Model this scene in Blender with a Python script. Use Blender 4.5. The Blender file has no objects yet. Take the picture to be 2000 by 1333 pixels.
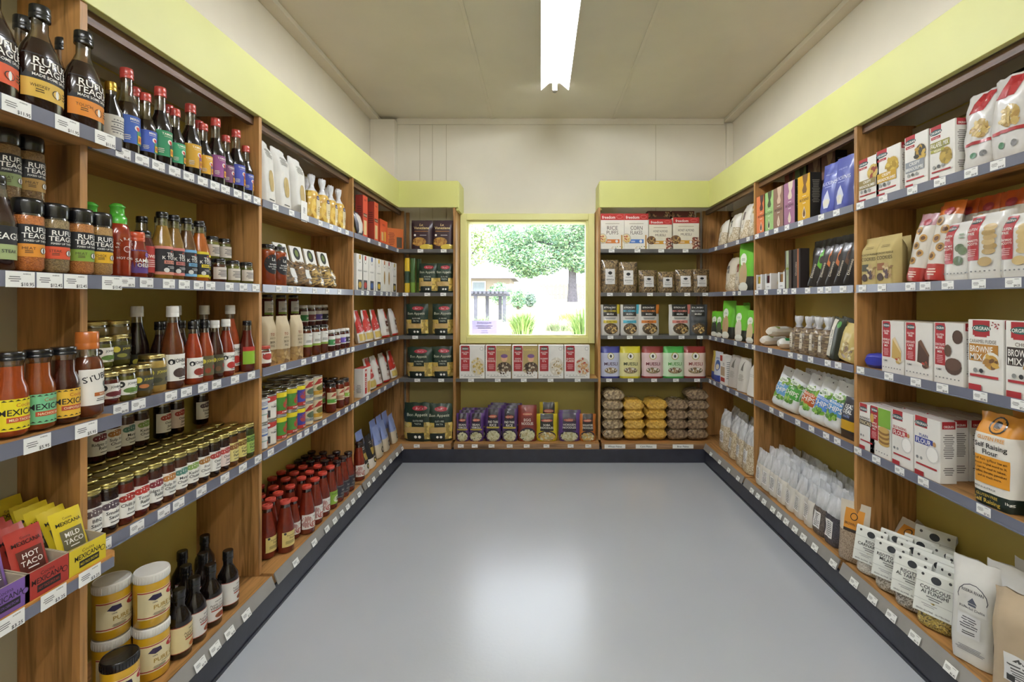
import bpy, bmesh, math, random
from mathutils import Vector, Matrix
from mathutils.geometry import tessellate_polygon
random.seed(7)
SC = bpy.context.scene
COL = SC.collection
PI = math.pi

# ------------------------------------------------------------------ camera, sky, sun, exposure
F_PX, CX, CY, EYE = 944.0, 1056.0, 588.0, 1.29
cam_d = bpy.data.cameras.new('camera'); cam = bpy.data.objects.new('camera', cam_d); COL.objects.link(cam)
cam.location = (0, 0, EYE); cam.rotation_euler = (PI/2, 0, 0)
cam_d.sensor_width = 36.0; cam_d.lens = 36.0*F_PX/2000.0
cam_d.shift_x = (1000-CX)/2000.0; cam_d.shift_y = (CY-666.5)/2000.0
cam_d.clip_start = 0.02; cam_d.clip_end = 300
SC.camera = cam

world = bpy.data.worlds.new('world'); SC.world = world; world.use_nodes = True
bgn = world.node_tree.nodes['Background']
bgn.inputs['Color'].default_value = (0.93, 0.97, 1.0, 1); bgn.inputs['Strength'].default_value = 3.6
sun_d = bpy.data.lights.new('sun', 'SUN'); sun_d.energy = 4.5; sun_d.angle = math.radians(2); sun_d.color = (1, .96, .88)
sun = bpy.data.objects.new('sun', sun_d); COL.objects.link(sun); sun.rotation_euler = (math.radians(48), 0, math.radians(-60))

SC.view_settings.view_transform = 'Standard'; SC.view_settings.look = 'None'
SC.view_settings.gamma = 1.0; SC.view_settings.use_curve_mapping = False
SC.view_settings.exposure = 0.62
TUBE = 110.0          # fluorescent tube emission strength

# ------------------------------------------------------------------ materials
def lin(c):
    if len(c) == 3: c = ''.join(x*2 for x in c)
    o = []
    for i in (0, 2, 4):
        v = int(c[i:i+2], 16)/255.0
        o.append(v/12.92 if v <= .04045 else ((v+.055)/1.055)**2.4)
    return (o[0], o[1], o[2], 1.0)
_M = {}
def _new(name):
    m = bpy.data.materials.new(name); m.use_nodes = True
    nt = m.node_tree; return m, nt, nt.nodes['Principled BSDF']
def _noise(nt, scale, vec=None, detail=3.0):
    n = nt.nodes.new('ShaderNodeTexNoise'); n.inputs['Scale'].default_value = scale; n.inputs['Detail'].default_value = detail
    if vec is not None: nt.links.new(vec, n.inputs['Vector'])
    return n
def _coord(nt, scale=(1, 1, 1)):
    t = nt.nodes.new('ShaderNodeTexCoord'); mp = nt.nodes.new('ShaderNodeMapping'); mp.inputs['Scale'].default_value = scale
    nt.links.new(t.outputs['Object'], mp.inputs['Vector']); return mp.outputs['Vector']
def _ramp(nt, fac, stops):
    r = nt.nodes.new('ShaderNodeValToRGB'); cr = r.color_ramp
    while len(cr.elements) < len(stops): cr.elements.new(.5)
    for e, (p, c) in zip(cr.elements, stops): e.position = p; e.color = c
    nt.links.new(fac, r.inputs['Fac']); return r.outputs['Color']
def _bump(nt, b, h, strength, dist=.002):
    n = nt.nodes.new('ShaderNodeBump'); n.inputs['Strength'].default_value = strength; n.inputs['Distance'].default_value = dist
    nt.links.new(h, n.inputs['Height']); nt.links.new(n.outputs['Normal'], b.inputs['Normal'])
def _dim(c, k): return (c[0]*k, c[1]*k, c[2]*k, 1)

def pm(c, r=.5, m=0.0, coat=0.0, var=.06, bump=0.0, bs=60.0, sc=14.0):
    """plain print / paint / plastic: colour with a faint procedural variation"""
    key = (c, r, m, coat, var, bump, bs)
    if key in _M: return _M[key]
    mt, nt, b = _new('print_' + c)
    L = lin(c); v = _coord(nt)
    n = _noise(nt, sc, v)
    nt.links.new(_ramp(nt, n.outputs['Fac'], [(.3, _dim(L, 1-var)), (.7, _dim(L, 1+var*.6))]), b.inputs['Base Color'])
    b.inputs['Roughness'].default_value = r; b.inputs['Metallic'].default_value = m
    b.inputs['Coat Weight'].default_value = coat; b.inputs['Coat Roughness'].default_value = .08
    if bump: _bump(nt, b, _noise(nt, bs, v).outputs['Fac'], bump)
    _M[key] = mt; return mt
def paper(c): return pm(c, .62)
def gloss(c): return pm(c, .25, coat=.3)
def sauce(c):
    m = pm(c, .22, coat=.75, var=.18, sc=40); m.node_tree.nodes['Principled BSDF'].inputs['Specular IOR Level'].default_value = .25; return m
def film(c): return pm(c, .38, coat=.22, var=.05, bump=.35, bs=30)
def kraft(c): return pm(c, .75, var=.08, bump=.12, bs=80)
def metal(c='b9b9b4', r=.28): return pm(c, r, m=1.0)
def clear(c='ffffff', gl=.16, rough=.12):
    key = ('clear', c, gl, rough)
    if key in _M: return _M[key]
    mt, nt, b = _new('clear_' + c); nt.nodes.remove(b)
    out = nt.nodes['Material Output']
    tr = nt.nodes.new('ShaderNodeBsdfTransparent'); tr.inputs['Color'].default_value = lin(c)
    gs = nt.nodes.new('ShaderNodeBsdfGlossy'); gs.inputs['Roughness'].default_value = rough
    lw = nt.nodes.new('ShaderNodeLayerWeight'); lw.inputs['Blend'].default_value = .35
    ma = nt.nodes.new('ShaderNodeMath'); ma.operation = 'MULTIPLY_ADD'; ma.inputs[1].default_value = .6; ma.inputs[2].default_value = gl
    nt.links.new(lw.outputs['Fresnel'], ma.inputs[0])
    mx = nt.nodes.new('ShaderNodeMixShader'); nt.links.new(ma.outputs[0], mx.inputs['Fac'])
    nt.links.new(tr.outputs[0], mx.inputs[1]); nt.links.new(gs.outputs[0], mx.inputs[2]); nt.links.new(mx.outputs[0], out.inputs['Surface'])
    v = _coord(nt); bp = nt.nodes.new('ShaderNodeBump'); bp.inputs['Strength'].default_value = .25; bp.inputs['Distance'].default_value = .003
    nt.links.new(_noise(nt, 45, v).outputs['Fac'], bp.inputs['Height']); nt.links.new(bp.outputs['Normal'], gs.inputs['Normal'])
    _M[key] = mt; return mt
def haze_film(c='fafcff'):
    """crinkled clear plastic: mostly see-through, part milky, glossy"""
    key = ('hz', c)
    if key in _M: return _M[key]
    mt, nt, b = _new('crinkled_film_' + c)
    out = nt.nodes['Material Output']
    b.inputs['Base Color'].default_value = lin(c); b.inputs['Roughness'].default_value = .15; b.inputs['Coat Weight'].default_value = .6
    tr = nt.nodes.new('ShaderNodeBsdfTransparent')
    v = _coord(nt, (1, 1, .5)); n = _noise(nt, 24, v)
    r = nt.nodes.new('ShaderNodeMapRange'); r.inputs[1].default_value = .35; r.inputs[2].default_value = .7; r.inputs[3].default_value = .38; r.inputs[4].default_value = .8
    nt.links.new(n.outputs['Fac'], r.inputs[0])
    mx = nt.nodes.new('ShaderNodeMixShader'); nt.links.new(r.outputs[0], mx.inputs['Fac'])
    nt.links.new(tr.outputs[0], mx.inputs[1]); nt.links.new(b.outputs[0], mx.inputs[2]); nt.links.new(mx.outputs[0], out.inputs['Surface'])
    _bump(nt, b, n.outputs['Fac'], .6, .006)
    _M[key] = mt; return mt
def grain(cols, scale=120, stretch=(1, 1, 1), coat=.8):
    """loose food seen through clear film: cells of several tones"""
    key = ('grain', tuple(cols), scale, stretch, coat)
    if key in _M: return _M[key]
    mt, nt, b = _new('contents_' + cols[0])
    v = _coord(nt, stretch)
    vo = nt.nodes.new('ShaderNodeTexVoronoi'); vo.inputs['Scale'].default_value = scale; nt.links.new(v, vo.inputs['Vector'])
    sp = nt.nodes.new('ShaderNodeSeparateColor'); nt.links.new(vo.outputs['Color'], sp.inputs[0])
    k = len(cols)
    col = _ramp(nt, sp.outputs[0], [((i+.2)/k, lin(c)) for i, c in enumerate(cols)])
    nt.links.new(col, b.inputs['Base Color'])
    b.inputs['Roughness'].default_value = .55; b.inputs['Coat Weight'].default_value = coat; b.inputs['Coat Roughness'].default_value = .12
    _bump(nt, b, vo.outputs['Distance'], .7, .004)
    _M[key] = mt; return mt
def wood(axis, base='ab7d48', dark='86602f', name='pine', rough=.5):
    key = ('wood', axis, base, dark)
    if key in _M: return _M[key]
    mt, nt, b = _new(name + '_' + axis)
    s = {'x': (.6, 9, 9), 'y': (9, .6, 9), 'z': (9, 9, .6)}[axis]
    v = _coord(nt, s); n1 = _noise(nt, 1.6, v, 4)
    wv = nt.nodes.new('ShaderNodeTexNoise'); wv.inputs['Scale'].default_value = 7; wv.inputs['Detail'].default_value = 6; wv.inputs['Distortion'].default_value = .8
    nt.links.new(v, wv.inputs['Vector'])
    mix = nt.nodes.new('ShaderNodeMath'); mix.operation = 'MULTIPLY_ADD'; mix.inputs[1].default_value = .5
    nt.links.new(wv.outputs['Fac'], mix.inputs[0])
    m2 = nt.nodes.new('ShaderNodeMath'); m2.operation = 'MULTIPLY'; m2.inputs[1].default_value = .5
    nt.links.new(n1.outputs['Fac'], m2.inputs[0]); nt.links.new(m2.outputs[0], mix.inputs[2])
    c = _ramp(nt, mix.outputs[0], [(.38, _dim(lin(dark), .85)), (.5, lin(base)), (.62, _dim(lin(base), 1.25))])
    # knots
    kv = _coord(nt, {'x': (2.2, 6, 6), 'y': (6, 2.2, 6), 'z': (6, 6, 2.2)}[axis])
    vo = nt.nodes.new('ShaderNodeTexVoronoi'); vo.inputs['Scale'].default_value = .9; nt.links.new(kv, vo.inputs['Vector'])
    kr = _ramp(nt, vo.outputs['Distance'], [(.1, (.16, .11, .09, 1)), (.2, (1, 1, 1, 1))])
    mm = nt.nodes.new('ShaderNodeMix'); mm.data_type = 'RGBA'; mm.blend_type = 'MULTIPLY'; mm.inputs['Factor'].default_value = .8
    nt.links.new(c, mm.inputs['A']); nt.links.new(kr, mm.inputs['B']); nt.links.new(mm.outputs['Result'], b.inputs['Base Color'])
    b.inputs['Roughness'].default_value = rough; _bump(nt, b, wv.outputs['Fac'], .12, .001)
    _M[key] = mt; return mt
def emit(c, s):
    mt, nt, b = _new('lamp_tube'); b.inputs['Base Color'].default_value = lin(c)
    b.inputs['Emission Color'].default_value = lin(c); b.inputs['Emission Strength'].default_value = s; return mt

# ------------------------------------------------------------------ mesh collector
class MB:
    def __init__(s): s.v = []; s.f = []; s.m = []; s.mats = []; s.smooth = []; s.el = []
    def mi(s, mat):
        if mat not in s.mats: s.mats.append(mat)
        return s.mats.index(mat)
    def add(s, vs, fs, mat, smooth=False):
        o = len(s.v); k = s.mi(mat); s.v += [tuple(p) for p in vs]; s.el.append((o, len(s.v), len(s.f), len(s.f)+len(fs)))
        for f in fs: s.f.append([i+o for i in f]); s.m.append(k); s.smooth.append(smooth)
        return s
    def box(s, x0, y0, z0, x1, y1, z1, mat):
        vs = [(x, y, z) for z in (z0, z1) for y in (y0, y1) for x in (x0, x1)]
        return s.add(vs, [(0, 2, 3, 1), (4, 5, 7, 6), (0, 1, 5, 4), (2, 6, 7, 3), (0, 4, 6, 2), (1, 3, 7, 5)], mat)
    def prism(s, pts, z0, z1, mat):
        n = len(pts); vs = [(x, y, z0) for x, y in pts] + [(x, y, z1) for x, y in pts]
        return s.add(vs, [tuple(range(n))[::-1], tuple(range(n, 2*n))] + [(i, (i+1) % n, n+(i+1) % n, n+i) for i in range(n)], mat)
    def lathe(s, prof, mat, n=20, sx=1.0, sy=1.0, cap0=True, cap1=True, x=0, y=0, smooth=True):
        vs = []; fs = []
        for r, z in prof:
            for i in range(n):
                a = 2*PI*i/n; vs.append((x+r*sx*math.sin(a), y-r*sy*math.cos(a), z))
        for j in range(len(prof)-1):
            for i in range(n):
                a, b = j*n+i, j*n+(i+1) % n; fs.append((a, b, b+n, a+n))
        s.add(vs, fs, mat, smooth)
        if cap0: s.add(vs[:n], [tuple(range(n))[::-1]], mat)
        if cap1: s.add(vs[-n:], [tuple(range(n))], mat)
        return s
    def tube(s, p, q, r, mat, n=8, r2=None):
        p, q = Vector(p), Vector(q); d = (q-p).normalized(); u = d.orthogonal().normalized(); w = d.cross(u); r2 = r if r2 is None else r2
        vs = [p+(u*math.cos(2*PI*i/n)+w*math.sin(2*PI*i/n))*r for i in range(n)] + [q+(u*math.cos(2*PI*i/n)+w*math.sin(2*PI*i/n))*r2 for i in range(n)]
        return s.add(vs, [(i, (i+1) % n, n+(i+1) % n, n+i) for i in range(n)] + [tuple(range(n))[::-1], tuple(range(n, 2*n))], mat, True)
    def mesh(s, name):
        me = bpy.data.meshes.new(name); me.from_pydata(s.v, [], s.f)
        for m in s.mats: me.materials.append(m)
        me.polygons.foreach_set('material_index', s.m); me.polygons.foreach_set('use_smooth', s.smooth); me.update(); return me
    def patches(s, name):
        """print that lies far apart on a packet becomes separate pieces"""
        bx = []
        for a, b, c, d in s.el:
            P = s.v[a:b]; bx.append(([min(p[i] for p in P) for i in range(3)], [max(p[i] for p in P) for i in range(3)]))
        n = len(bx); par = list(range(n))
        def find(i):
            while par[i] != i: par[i] = par[par[i]]; i = par[i]
            return i
        size = [max(h[i]-l[i] for i in range(3)) for l, h in bx]
        for i in range(n):
            for j in range(i+1, n):
                g = math.sqrt(sum(max(0, bx[i][0][q]-bx[j][1][q], bx[j][0][q]-bx[i][1][q])**2 for q in range(3)))
                if g <= max(.008, .2*max(size[i], size[j])): par[find(i)] = find(j)
        out = []
        for r in sorted({find(i) for i in range(n)}):
            m = MB(); m.mats = s.mats
            for i in range(n):
                if find(i) == r:
                    a, b, c, d = s.el[i]; o = len(m.v); m.v += s.v[a:b]
                    for f in range(c, d): m.f.append([q-a+o for q in s.f[f]]); m.m.append(s.m[f]); m.smooth.append(s.smooth[f])
            out.append((name, m.mesh(name)))
        return out
    def obj(s, name, parent=None, bevel=0):
        o = bpy.data.objects.new(name, s.mesh(name)); COL.objects.link(o); o.parent = parent
        if bevel:
            b = o.modifiers.new('edge', 'BEVEL'); b.width = bevel; b.segments = 2; b.limit_method = 'ANGLE'
        return o
def tag(o, label=None, cat=None, group=None, kind=None):
    if label: o['label'] = label
    if cat: o['category'] = cat
    if group: o['group'] = group
    if kind: o['kind'] = kind
    return o
def empty(name, loc=(0, 0, 0), rot=(0, 0, 0)):
    o = bpy.data.objects.new(name, None); o.empty_display_size = .02; COL.objects.link(o); o.location = loc; o.rotation_euler = rot; return o

# ------------------------------------------------------------------ printed artwork laid on a surface
_T = {}
def text_geo(t, bold):
    k = (t, bold)
    if k in _T: return _T[k]
    cu = bpy.data.curves.new('lettering', 'FONT'); cu.body = t; cu.resolution_u = 2; cu.offset = .012 if bold else 0
    ob = bpy.data.objects.new('lettering', cu); me = ob.to_mesh()
    vs = [(v.co.x, v.co.y) for v in me.vertices]; fs = [tuple(p.vertices) for p in me.polygons]
    ob.to_mesh_clear(); bpy.data.objects.remove(ob); bpy.data.curves.remove(cu)
    if not vs: vs = [(0, 0)]
    x0 = min(v[0] for v in vs); x1 = max(v[0] for v in vs)
    _T[k] = ([(x-x0, y) for x, y in vs], fs, x1-x0); return _T[k]
class Art:
    """print on a surface: u in -.5..+.5 across, v in 0..1 up; fn(u, v, off) gives the point"""
    def __init__(s, mb, fn, w, h, nu=1, nv=1, mk=paper, off=.0004, step=.00015):
        s.mb, s.fn, s.w, s.h, s.nu, s.nv, s.mk, s.o, s.st = mb, fn, w, h, nu, nv, mk, off, step
    def up(s): s.o += s.st
    def r(s, u0, v0, u1, v1, c):
        nu = max(1, math.ceil(abs(u1-u0)*s.nu)); nv = max(1, math.ceil(abs(v1-v0)*s.nv))
        vs = [s.fn(u0+(u1-u0)*i/nu, v0+(v1-v0)*j/nv, s.o) for j in range(nv+1) for i in range(nu+1)]
        fs = [(j*(nu+1)+i, j*(nu+1)+i+1, (j+1)*(nu+1)+i+1, (j+1)*(nu+1)+i) for j in range(nv) for i in range(nu)]
        s.mb.add(vs, fs, s.mk(c), s.nu > 1); s.up(); return s
    def p(s, pts, c, up=True):
        span = max(max(q[0] for q in pts)-min(q[0] for q in pts), max(q[1] for q in pts)-min(q[1] for q in pts))
        if s.nu <= 1 or span < .16:
            s.mb.add([s.fn(u, v, s.o) for u, v in pts], [tuple(range(len(pts)))], s.mk(c))
        else:   # follow the curved surface: cut into small triangles
            ts = [[pts[i] for i in t] for t in tessellate_polygon([[Vector((u, v, 0)) for u, v in pts]])]; mx = 1.3/s.nu; out = []
            while ts:
                t = ts.pop(); L = [math.hypot(t[i][0]-t[(i+1) % 3][0], t[i][1]-t[(i+1) % 3][1]) for i in range(3)]; k = L.index(max(L))
                if L[k] <= mx or len(out) > 900: out.append(t); continue
                a_, b_, c_ = t[k], t[(k+1) % 3], t[(k+2) % 3]; m_ = ((a_[0]+b_[0])/2, (a_[1]+b_[1])/2)
                ts += [[a_, m_, c_], [m_, b_, c_]]
            s.mb.add([s.fn(u, v, s.o) for t in out for u, v in t], [(3*i, 3*i+1, 3*i+2) for i in range(len(out))], s.mk(c))
        if up: s.up()
        return s
    def e(s, u, v, ru, rv, c, n=14, up=True):
        """ellipse as a fan so that it follows a curved surface"""
        vs = [s.fn(u, v, s.o)]; fs = []
        rings = max(1, math.ceil(ru*s.nu/1.5)) if s.nu > 1 else 1
        for k in range(1, rings+1):
            for i in range(n):
                a = 2*PI*i/n; vs.append(s.fn(u+ru*k/rings*math.cos(a), v+rv*k/rings*math.sin(a), s.o))
        for i in range(n):
            fs.append((0, 1+i, 1+(i+1) % n))
            for k in range(rings-1): fs.append((1+k*n+i, 1+k*n+n+i, 1+k*n+n+(i+1) % n, 1+k*n+(i+1) % n))
        s.mb.add(vs, fs, s.mk(c))
        if up: s.up()
        return s
    def c(s, u, v, r, c, n=14): return s.e(u, v, r, r*s.w/s.h, c, n)
    def t(s, t, u, v, h, c, w=.9, b=1, rot=0):
        """lettering of cap height h (share of label height) centred at u, v, not wider than w"""
        vs, fs, L = text_geo(t, b); k = h*s.h/.72
        kx = min(k, w*s.w/max(L, .01))*(1 if k*L < w*s.w else 1); cr, sr = math.cos(rot), math.sin(rot)
        pts = []
        for x, y in vs:
            px, py = (x-L/2)*kx, (y-.36)*k
            px, py = px*cr-py*sr, px*sr+py*cr
            pts.append(s.fn(u+px/s.w, v+py/s.h, s.o))
        s.mb.add(pts, fs, s.mk(c)); s.up(); return s
    def ln(s, u, v, w, h, n, c):
        """n thin lines of print too small to read"""
        rr = random.Random(n*7+int(w*100))
        for i in range(n):
            y = v+h/2-h*(i+.5)/n; ww = w*rr.uniform(.6, 1)
            s.p([(u-ww/2, y-h*.22/n), (u+ww/2, y-h*.22/n), (u+ww/2, y+h*.22/n), (u-ww/2, y+h*.22/n)], c, False)
        s.up(); return s
    def bits(s, u, v, ru, rv, n, cols, size=.05, seed=1):
        """pieces of pictured food strewn in an ellipse"""
        rr = random.Random(seed)
        for i in range(n):
            a, q = rr.uniform(0, 2*PI), math.sqrt(rr.random())
            k = size*rr.uniform(.6, 1.2); cu, cv = u+ru*q*math.cos(a), v+rv*q*math.sin(a)
            th = rr.uniform(0, PI); c_, s_ = math.cos(th), math.sin(th); asp = s.w/s.h
            pts = []
            for j in range(6):
                x, y = k*math.cos(j*PI/3), k*.6*math.sin(j*PI/3); pts.append((cu+x*c_-y*s_, cv+(x*s_+y*c_)*asp))
            s.o += s.st*.25; s.p(pts, cols[i % len(cols)], False)
        s.up(); return s

# ------------------------------------------------------------------ product kits: a kit is a list of (part name, mesh, [(sub-part name, mesh)])
def bottle(prof, fill, col, cap=None, label=None, n=20, sx=1, sy=1, glass='e8e8e0', lab2=None, shoulder_mat=None, capn=20):
    """prof (r, z) up to the lip; fill = z of the liquid; cap (r, z0, z1, colour[, top r]); label (z0, z1, colour, wrap, fn)"""
    def rad(z):
        for (r0, z0), (r1, z1) in zip(prof, prof[1:]):
            if z0 <= z <= z1 and z1 > z0: return r0+(r1-r0)*(z-z0)/(z1-z0)
        return prof[-1][0]
    kit = []
    low = [p for p in prof if p[1] < fill-.001] + [(rad(fill), fill)]
    mb = MB().lathe([(low[0][0]*.9, 0)] + [(r, max(z, .003)) for r, z in low], shoulder_mat or sauce(col), n, sx, sy)
    kit.append(('bottle_body', mb.mesh('bottle_body')))
    up = [(rad(fill), fill)] + [p for p in prof if p[1] > fill+.001]
    if len(up) > 1:
        kit.append(('glass_neck', MB().lathe([(r+.0004, z) for r, z in up], clear(glass), n, sx, sy, False, True).mesh('glass_neck')))
    if cap:
        cr, c0, c1, cc = cap[:4]; tr = cap[4] if len(cap) > 4 else cr*.97
        pr = [(cr*.98, c0), (cr, c0+.002), (cr, c0+.3*(c1-c0)), (cr*.96, c0+.34*(c1-c0)), (cr, c0+.4*(c1-c0)), (tr, c1-.002), (tr*.93, c1)]
        kit.append(('screw_cap', MB().lathe(pr, cc if not isinstance(cc, str) else gloss(cc), capn).mesh('screw_cap')))
    for L in (label, lab2):
        if not L: continue
        z0, z1, lc, wrap, fn = L; r0 = rad((z0+z1)/2)
        def f(u, v, off, z0=z0, z1=z1, wrap=wrap):
            z = z0+(z1-z0)*v; a = u*2*PI*wrap; r = rad(z)+.0006+off
            return (r*sx*math.sin(a), -r*sy*math.cos(a), z)
        mb = MB(); g = Art(mb, f, 2*PI*wrap*r0*(sx+sy)/2, z1-z0, nu=max(4, int(22*wrap)), nv=1 if lc else 1, off=0)
        if lc: g.r(-.5, 0, .5, 1, lc)
        fn(g); kit.append(('paper_label', mb.mesh('paper_label')))
    return kit
def jar(d, h, lidh, lid, col, label=None, lidr=None, fillgap=.012, body=None, lab2=None, n=20):
    r = d/2; lr = lidr or r*.92
    prof = [(r*.9, 0), (r, .006), (r, h-lidh-.022), (r*.97, h-lidh-.012), (lr*.95, h-lidh-.003), (lr*.95, h-.003)]
    return bottle(prof, h-lidh-.004-fillgap*.3, col, (lr, h-lidh, h, lid), label, n, shoulder_mat=body, lab2=lab2)
def can(d, h, lc, fn, wrap=.55):
    r = d/2
    m = MB().lathe([(r*.96, 0), (r, .0015), (r, .005), (r*.985, .007), (r*.985, h-.007), (r, h-.005), (r, h-.001), (r*.95, h), (r*.93, h-.004)], metal(), 20)
    m2 = MB()
    def f(u, v, off): a = u*2*PI*wrap; q = r*.985+.0006+off; return (q*math.sin(a), -q*math.cos(a), .008+(h-.016)*v)
    def ff(u, v, off): a = u*2*PI; q = r*.985+.0003+off; return (q*math.sin(a), -q*math.cos(a), .008+(h-.016)*v)
    Art(m2, ff, 2*PI*r, h, 22, 1, off=0).r(-.5, 0, .5, 1, lc)
    fn(Art(m2, f, 2*PI*wrap*r, h-.016, 14, 1, off=.0003)); return [('tin_body', m.mesh('tin_body')), ('paper_label', m2.mesh('paper_label'))]
def box(w, h, d, base, front=None, side=None, top=None, tn='carton', topc=None):
    m = MB(); b = .0012; bm = paper(base)
    # body with softened edges
    x, y = w/2, d/2
    vs = []; rings = [(x-b, y-b, 0), (x, y, b), (x, y, h-b), (x-b, y-b, h)]
    for X, Y, z in rings:
        vs += [(-X+b, -Y, z), (X-b, -Y, z), (X, -Y+b, z), (X, Y-b, z), (X-b, Y, z), (-X+b, Y, z), (-X, Y-b, z), (-X, -Y+b, z)]
    fs = [tuple(range(8))[::-1], tuple(range(24, 32))]
    for j in range(3):
        for i in range(8): fs.append((j*8+i, j*8+(i+1) % 8, j*8+8+(i+1) % 8, j*8+8+i))
    m.add(vs, fs, bm)
    kit = [(tn + '_body', m.mesh(tn + '_body'))]
    pr = MB()
    if front: front(Art(pr, lambda u, v, o: (u*w, -y-o, v*h), w, h).r(-.494, .004, .494, .996, base))
    if pr.f: kit.append(('front_print', pr.mesh('front_print')))
    if side:
        for sg in (1, -1):
            ps = MB(); side(Art(ps, lambda u, v, o: (sg*(x+o), sg*u*d, v*h), d, h).r(-.48, .004, .48, .996, base)); kit.append(('side_print', ps.mesh('side_print')))
    if topc: ps = MB(); Art(ps, lambda u, v, o: (u*w, (v-.5)*d, h+o), w, d).r(-.495, .02, .495, .98, topc).r(-.48, .48, .48, .52, base); kit.append(('top_print', ps.mesh('top_print')))
    return kit
STAND = [(0, .96, .8), (.06, 1, 1), (.35, 1, .92), (.7, .99, .55), (.9, 1, .14), (.93, 1, .05), (1, 1, .04)]
PILLOW = [(0, .98, .05), (.05, 1, .12), (.2, .97, .75), (.5, .95, 1), (.8, .97, .75), (.95, 1, .12), (1, .98, .05)]
BLOCK = [(0, .97, .95), (.04, 1, 1), (.74, 1, .96), (.88, .97, .6), (.95, .95, .16), (1, .95, .07)]
GATHER = [(0, .86, .9), (.08, 1, 1), (.5, .96, .95), (.66, .7, .7), (.74, .22, .28), (.8, .22, .25), (.9, .5, .42), (1, .62, .35)]
FULL = [(0, .9, .8), (.06, 1, 1), (.7, 1, .95), (.88, 1, .6), (.96, 1, .15), (1, 1, .05)]
GABLE = [(0, .98, .98), (.03, 1, 1), (.7, 1, 1), (.97, 1, .1), (1, 1, .05)]
def bag(w, h, d, prof, bands, front=None, back=None, seed=0, nu=10, nv=14, wr=.003, shape=3.0, mk=film, pn='bag_body', lab=None, skew=0):
    """bands: [(top v, material)] from the bottom up. front: artwork. returns a kit"""
    rr = random.Random(seed*13+5)
    ph = [(rr.uniform(0, 6), rr.uniform(0, 6), rr.uniform(3, 9), rr.uniform(3, 9)) for _ in range(5)]
    def wrk(u, v, s): return sum(math.sin(a+u*k1*3+s)*math.cos(b+v*k2*2) for a, b, k1, k2 in ph)/5
    def pr(v):
        for (v0, a0, b0), (v1, a1, b1) in zip(prof, prof[1:]):
            if v0 <= v <= v1:
                t = (v-v0)/(v1-v0); t = t*t*(3-2*t); return a0+(a1-a0)*t, b0+(b1-b0)*t
        return prof[-1][1:]
    vs_ = sorted(set([round(i/nv, 4) for i in range(nv+1)] + [round(b[0], 4) for b in bands[:-1]]))
    us = [i/nu-.5 for i in range(nu+1)]
    def S(u, v, sgn):
        ws, ds = pr(v); a = min(1, abs(2*u)); t = d/2*ds*max(0, 1-a**shape)**.55
        x = u*w*ws + wr*wrk(.3, v, 1)*1.2*(1 if abs(u) > .3 else .5)
        y = sgn*t + wr*wrk(u, v, sgn)*(1-a**4)*(.5+.5*min(1, v*4)) + skew*v*v
        return Vector((x, y, v*h + (wr*1.2*wrk(u, .9, 2) if v > .9 else 0)))
    m = MB(); nr, nc = len(vs_), len(us)
    for sgn in (-1, 1):
        g = [S(u, v, sgn) for v in vs_ for u in us]
        lo = 0
        for top, mt in bands:
            fs = []
            for j in range(nr-1):
                vm = (vs_[j]+vs_[j+1])/2
                if lo <= vm < top or (top >= 1 and vm >= lo):
                    for i in range(nc-1):
                        q = (j*nc+i, j*nc+i+1, (j+1)*nc+i+1, (j+1)*nc+i); fs.append(q if sgn < 0 else q[::-1])
            m.add(g, fs, mt, True); lo = top
    fb = [S(u, 0, -1) for u in us]; bb = [S(u, 0, 1) for u in us]
    m.add(fb+bb, [(i, nc+i, nc+i+1, i+1) for i in range(nc-1)], bands[0][1])
    # drop unreferenced vertices
    used = sorted({i for f in m.f for i in f}); mp = {k: i for i, k in enumerate(used)}
    m.v = [m.v[k] for k in used]; m.f = [[mp[i] for i in f] for f in m.f]
    kit = [(pn, m.mesh(pn))]
    grid = {}
    def fn(u, v, off):
        u = max(-.5, min(.5, u)); v = max(0, min(1, v)); fu = (u+.5)*nu; i = min(nu-1, int(fu)); tu = fu-i
        j = 0
        while j < nr-2 and vs_[j+1] < v: j += 1
        tv = (v-vs_[j])/(vs_[j+1]-vs_[j])
        p = [grid.setdefault((a, b), S(us[a], vs_[b], -1)) for b in (j, j+1) for a in (i, i+1)]
        q = (p[0]*(1-tu)+p[1]*tu)*(1-tv)+(p[2]*(1-tu)+p[3]*tu)*tv
        nrm = (p[1]-p[0]).cross(p[2]-p[0])
        nrm = nrm.normalized() if nrm.length > 1e-9 else Vector((0, -1, 0))
        q = q+nrm*off; return (q.x, q.y-.0003, q.z)
    if front:
        pm_ = MB(); front(Art(pm_, fn, w, h, nu*1.6, nv*1.6, mk, off=.0008, step=.00018)); kit += pm_.patches('front_print')
    return kit
def extra(kit, name, mb): kit.append((name, mb.mesh(name))); return kit

# ------------------------------------------------------------------ shelf geometry of the shop (metres)
XL, XR, YB = -1.16, 1.373, 3.939          # front planes of the sauce wall, the flour wall and the window wall shelving
DEP = .257
BXL, BXR, BYB = XL-DEP, XR+DEP, YB+DEP     # backing planes
WALL_L, WALL_R, WALL_B, CEIL = -1.455, 1.662, 4.2, 2.87
XA = -1.083                                # front of the end display
ZS = {1: 1.71, 2: 1.355, 3: 1.005, 4: .655, 5: .155}
SHELF = {1: 'top shelf', 2: 'second shelf', 3: 'third shelf', 4: 'fourth shelf', 5: 'bottom shelf'}
UNIT = {'LA': 'sauce wall end display', 'LB': 'sauce wall first bay', 'LC': 'sauce wall second bay', 'LD': 'sauce wall corner bay',
        'BL': 'pasta unit', 'BM': 'below window', 'BR': 'muesli unit',
        'RC': 'flour wall corner bay', 'RM': 'flour wall middle bay', 'RN': 'flour wall end bay'}
ORD = 'first second third fourth fifth sixth seventh eighth ninth tenth eleventh twelfth thirteenth fourteenth fifteenth sixteenth'.split()
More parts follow.
